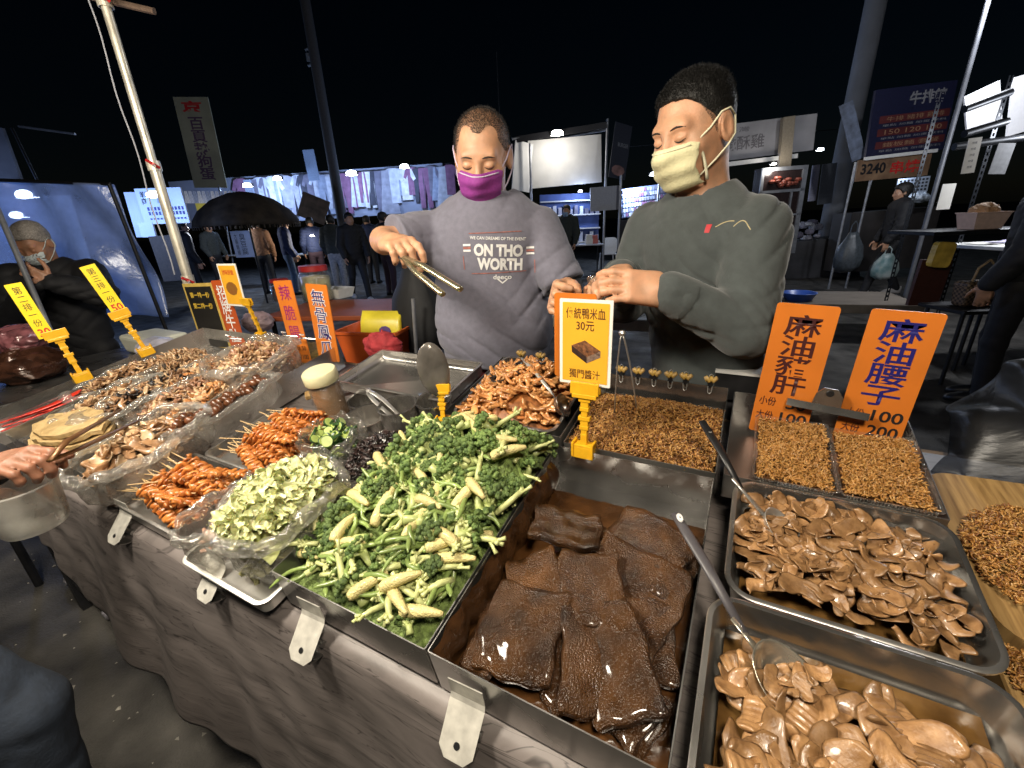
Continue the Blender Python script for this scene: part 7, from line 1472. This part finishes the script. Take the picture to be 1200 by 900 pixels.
o = empty('orange_crate', Vector((p.x, p.y, zb)), (0, 0, .25), 'orange plastic crate behind the empty tray', 'crate'); ORC = mat('orange_crate', (.55, .10, .02), .45, var=.12, vscale=10)
MB().loft([[(x*.15*s_, y*.11*s_, zz) for x, y in rrect(2, 2, .12, 3)] for s_, zz in ((.86, 0), (1., .135), (1.05, .137), (1.05, .15), (.98, .15), (.84, .006))]).build('crate_body', ORC, o, None, True, 30)
o2 = empty('yellow_packet', Vector((p.x+.02, p.y-.0, zb+.03)), (-.2, 0, .25), 'yellow packet with purple print standing in the orange crate', 'packet'); m_ = MB().loft([[(x*.10*s_, y*.03*s2, zz) for x, y in rrect(2, 2, .25, 3)] for s_, s2, zz in ((1, .2, 0), (1, 1, .05), (1, 1, .14), (1, .15, .19))]).mesh('packet', mat('yellow_packet', (.66, .55, .04), .35, var=.2, vscale=8), True); link('packet', m_, o2)
flat('printed_grapes', [(.03+.03*math.cos(k*.7), .10+.022*math.sin(k*.7)) for k in range(9)], mat('purple_print', (.08, .04, .16), .5, var=.4, vscale=60), o2, -.034)
table('crate_stand', 'dark low stand under the orange crate', Vector((p.x, p.y+.02, 0)), .25, .42, .34, zb-.002, BLM)
lump('red_cloth', 'crumpled dark red cloth at the back edge of the table', tw(-1.16, .83, -.06), .085, .045, .055, mat('red_cotton', (.28, .02, .025), .85, var=.25), 7, 'cloth')
bo2 = link('wood_strip', bevel(MB().box((-.09, -.02, -.008), (.09, .02, .008)).mesh('wood_strip', WDB), .003)); bo2.matrix_world = TM @ TR(-1.19, .60, -.06) @ eul(0, 0, .9); tag(bo2, 'pale wood strip beside the empty tray', 'wood strip')
p = on_y(487, 372, 1.55); sack('backpack', 'black backpack hanging left of the first vendor', Vector((p.x+.02, p.y, p.z-.18)), .30, .44, mat('black_nylon', (.006, .0065, .008), .7, var=.3), 5, 'backpack'); bar('chair_tube', on_y(484, 350, 1.40), on_y(489, 430, 1.40), .008, GRM, 'thin grey tube beside the orange crate', 'tube')
wt = on_y(700, 392, 1.95); table('white_side_table', 'white folding table between the vendors', Vector((wt.x-.05, wt.y+.1, 0)), .1, .95, .55, on_y(700, 372, 1.8).z, mat('cream_table', (.55, .52, .42), .5, var=.08), th=.05)
p = on_y(742, 356, 1.75); sack('clear_bag', 'clear plastic bag on the white table behind the sweatshirt man', Vector((p.x, p.y, p.z-.05)), .18, .14, FILM, 6, 'bag')
p = on_y(640, 352, 2.3); o = empty('red_stool', Vector((p.x, p.y, 0)), None, 'red plastic stool behind the first vendor', 'stool'); RPL = mat('red_stool', (.4, .05, .03), .45, var=.1); link('seat', bevel(MB().box((-.15, -.15, .43), (.15, .15, .46)).mesh('seat', RPL), .01), o)
for x in (-1, 1):
    for y in (-1, 1): MB().tube([(x*.12, y*.12, .44), (x*.16, y*.16, 0)], .018, 8).build('leg', RPL, o)
p = on_z(15, 660, .2); o = link('white_litter_bag', sdf_mesh(lambda P: s_el(P, (0, 0, .05), (.09, .07, .06))+.03*wob(P, 30), (-.16, -.16, 0), (.16, .16, .2), .01, 'white_litter_bag', WHITE)); o.location = on_z(110, 710, 0)+Vector((-.25, .18, 0)); tag(o, 'crumpled pale bag on the asphalt below the table', 'bag')
for i, (px, py) in enumerate(((75, 690), (95, 700), (105, 712), (120, 730))):
    g_ = on_z(px, py, 0); lump('litter_bag', 'crumpled pale plastic bag on the ground under the table, %s' % ('farthest left', 'second from the left', 'third from the left', 'nearest the cloth')[i], Vector((g_.x, g_.y+.06, 0)), .06, .05, .03, mat('pale_litter', (.42, .4, .45), .5, var=.3), i+20, 'bag', 'litter bags under the table')
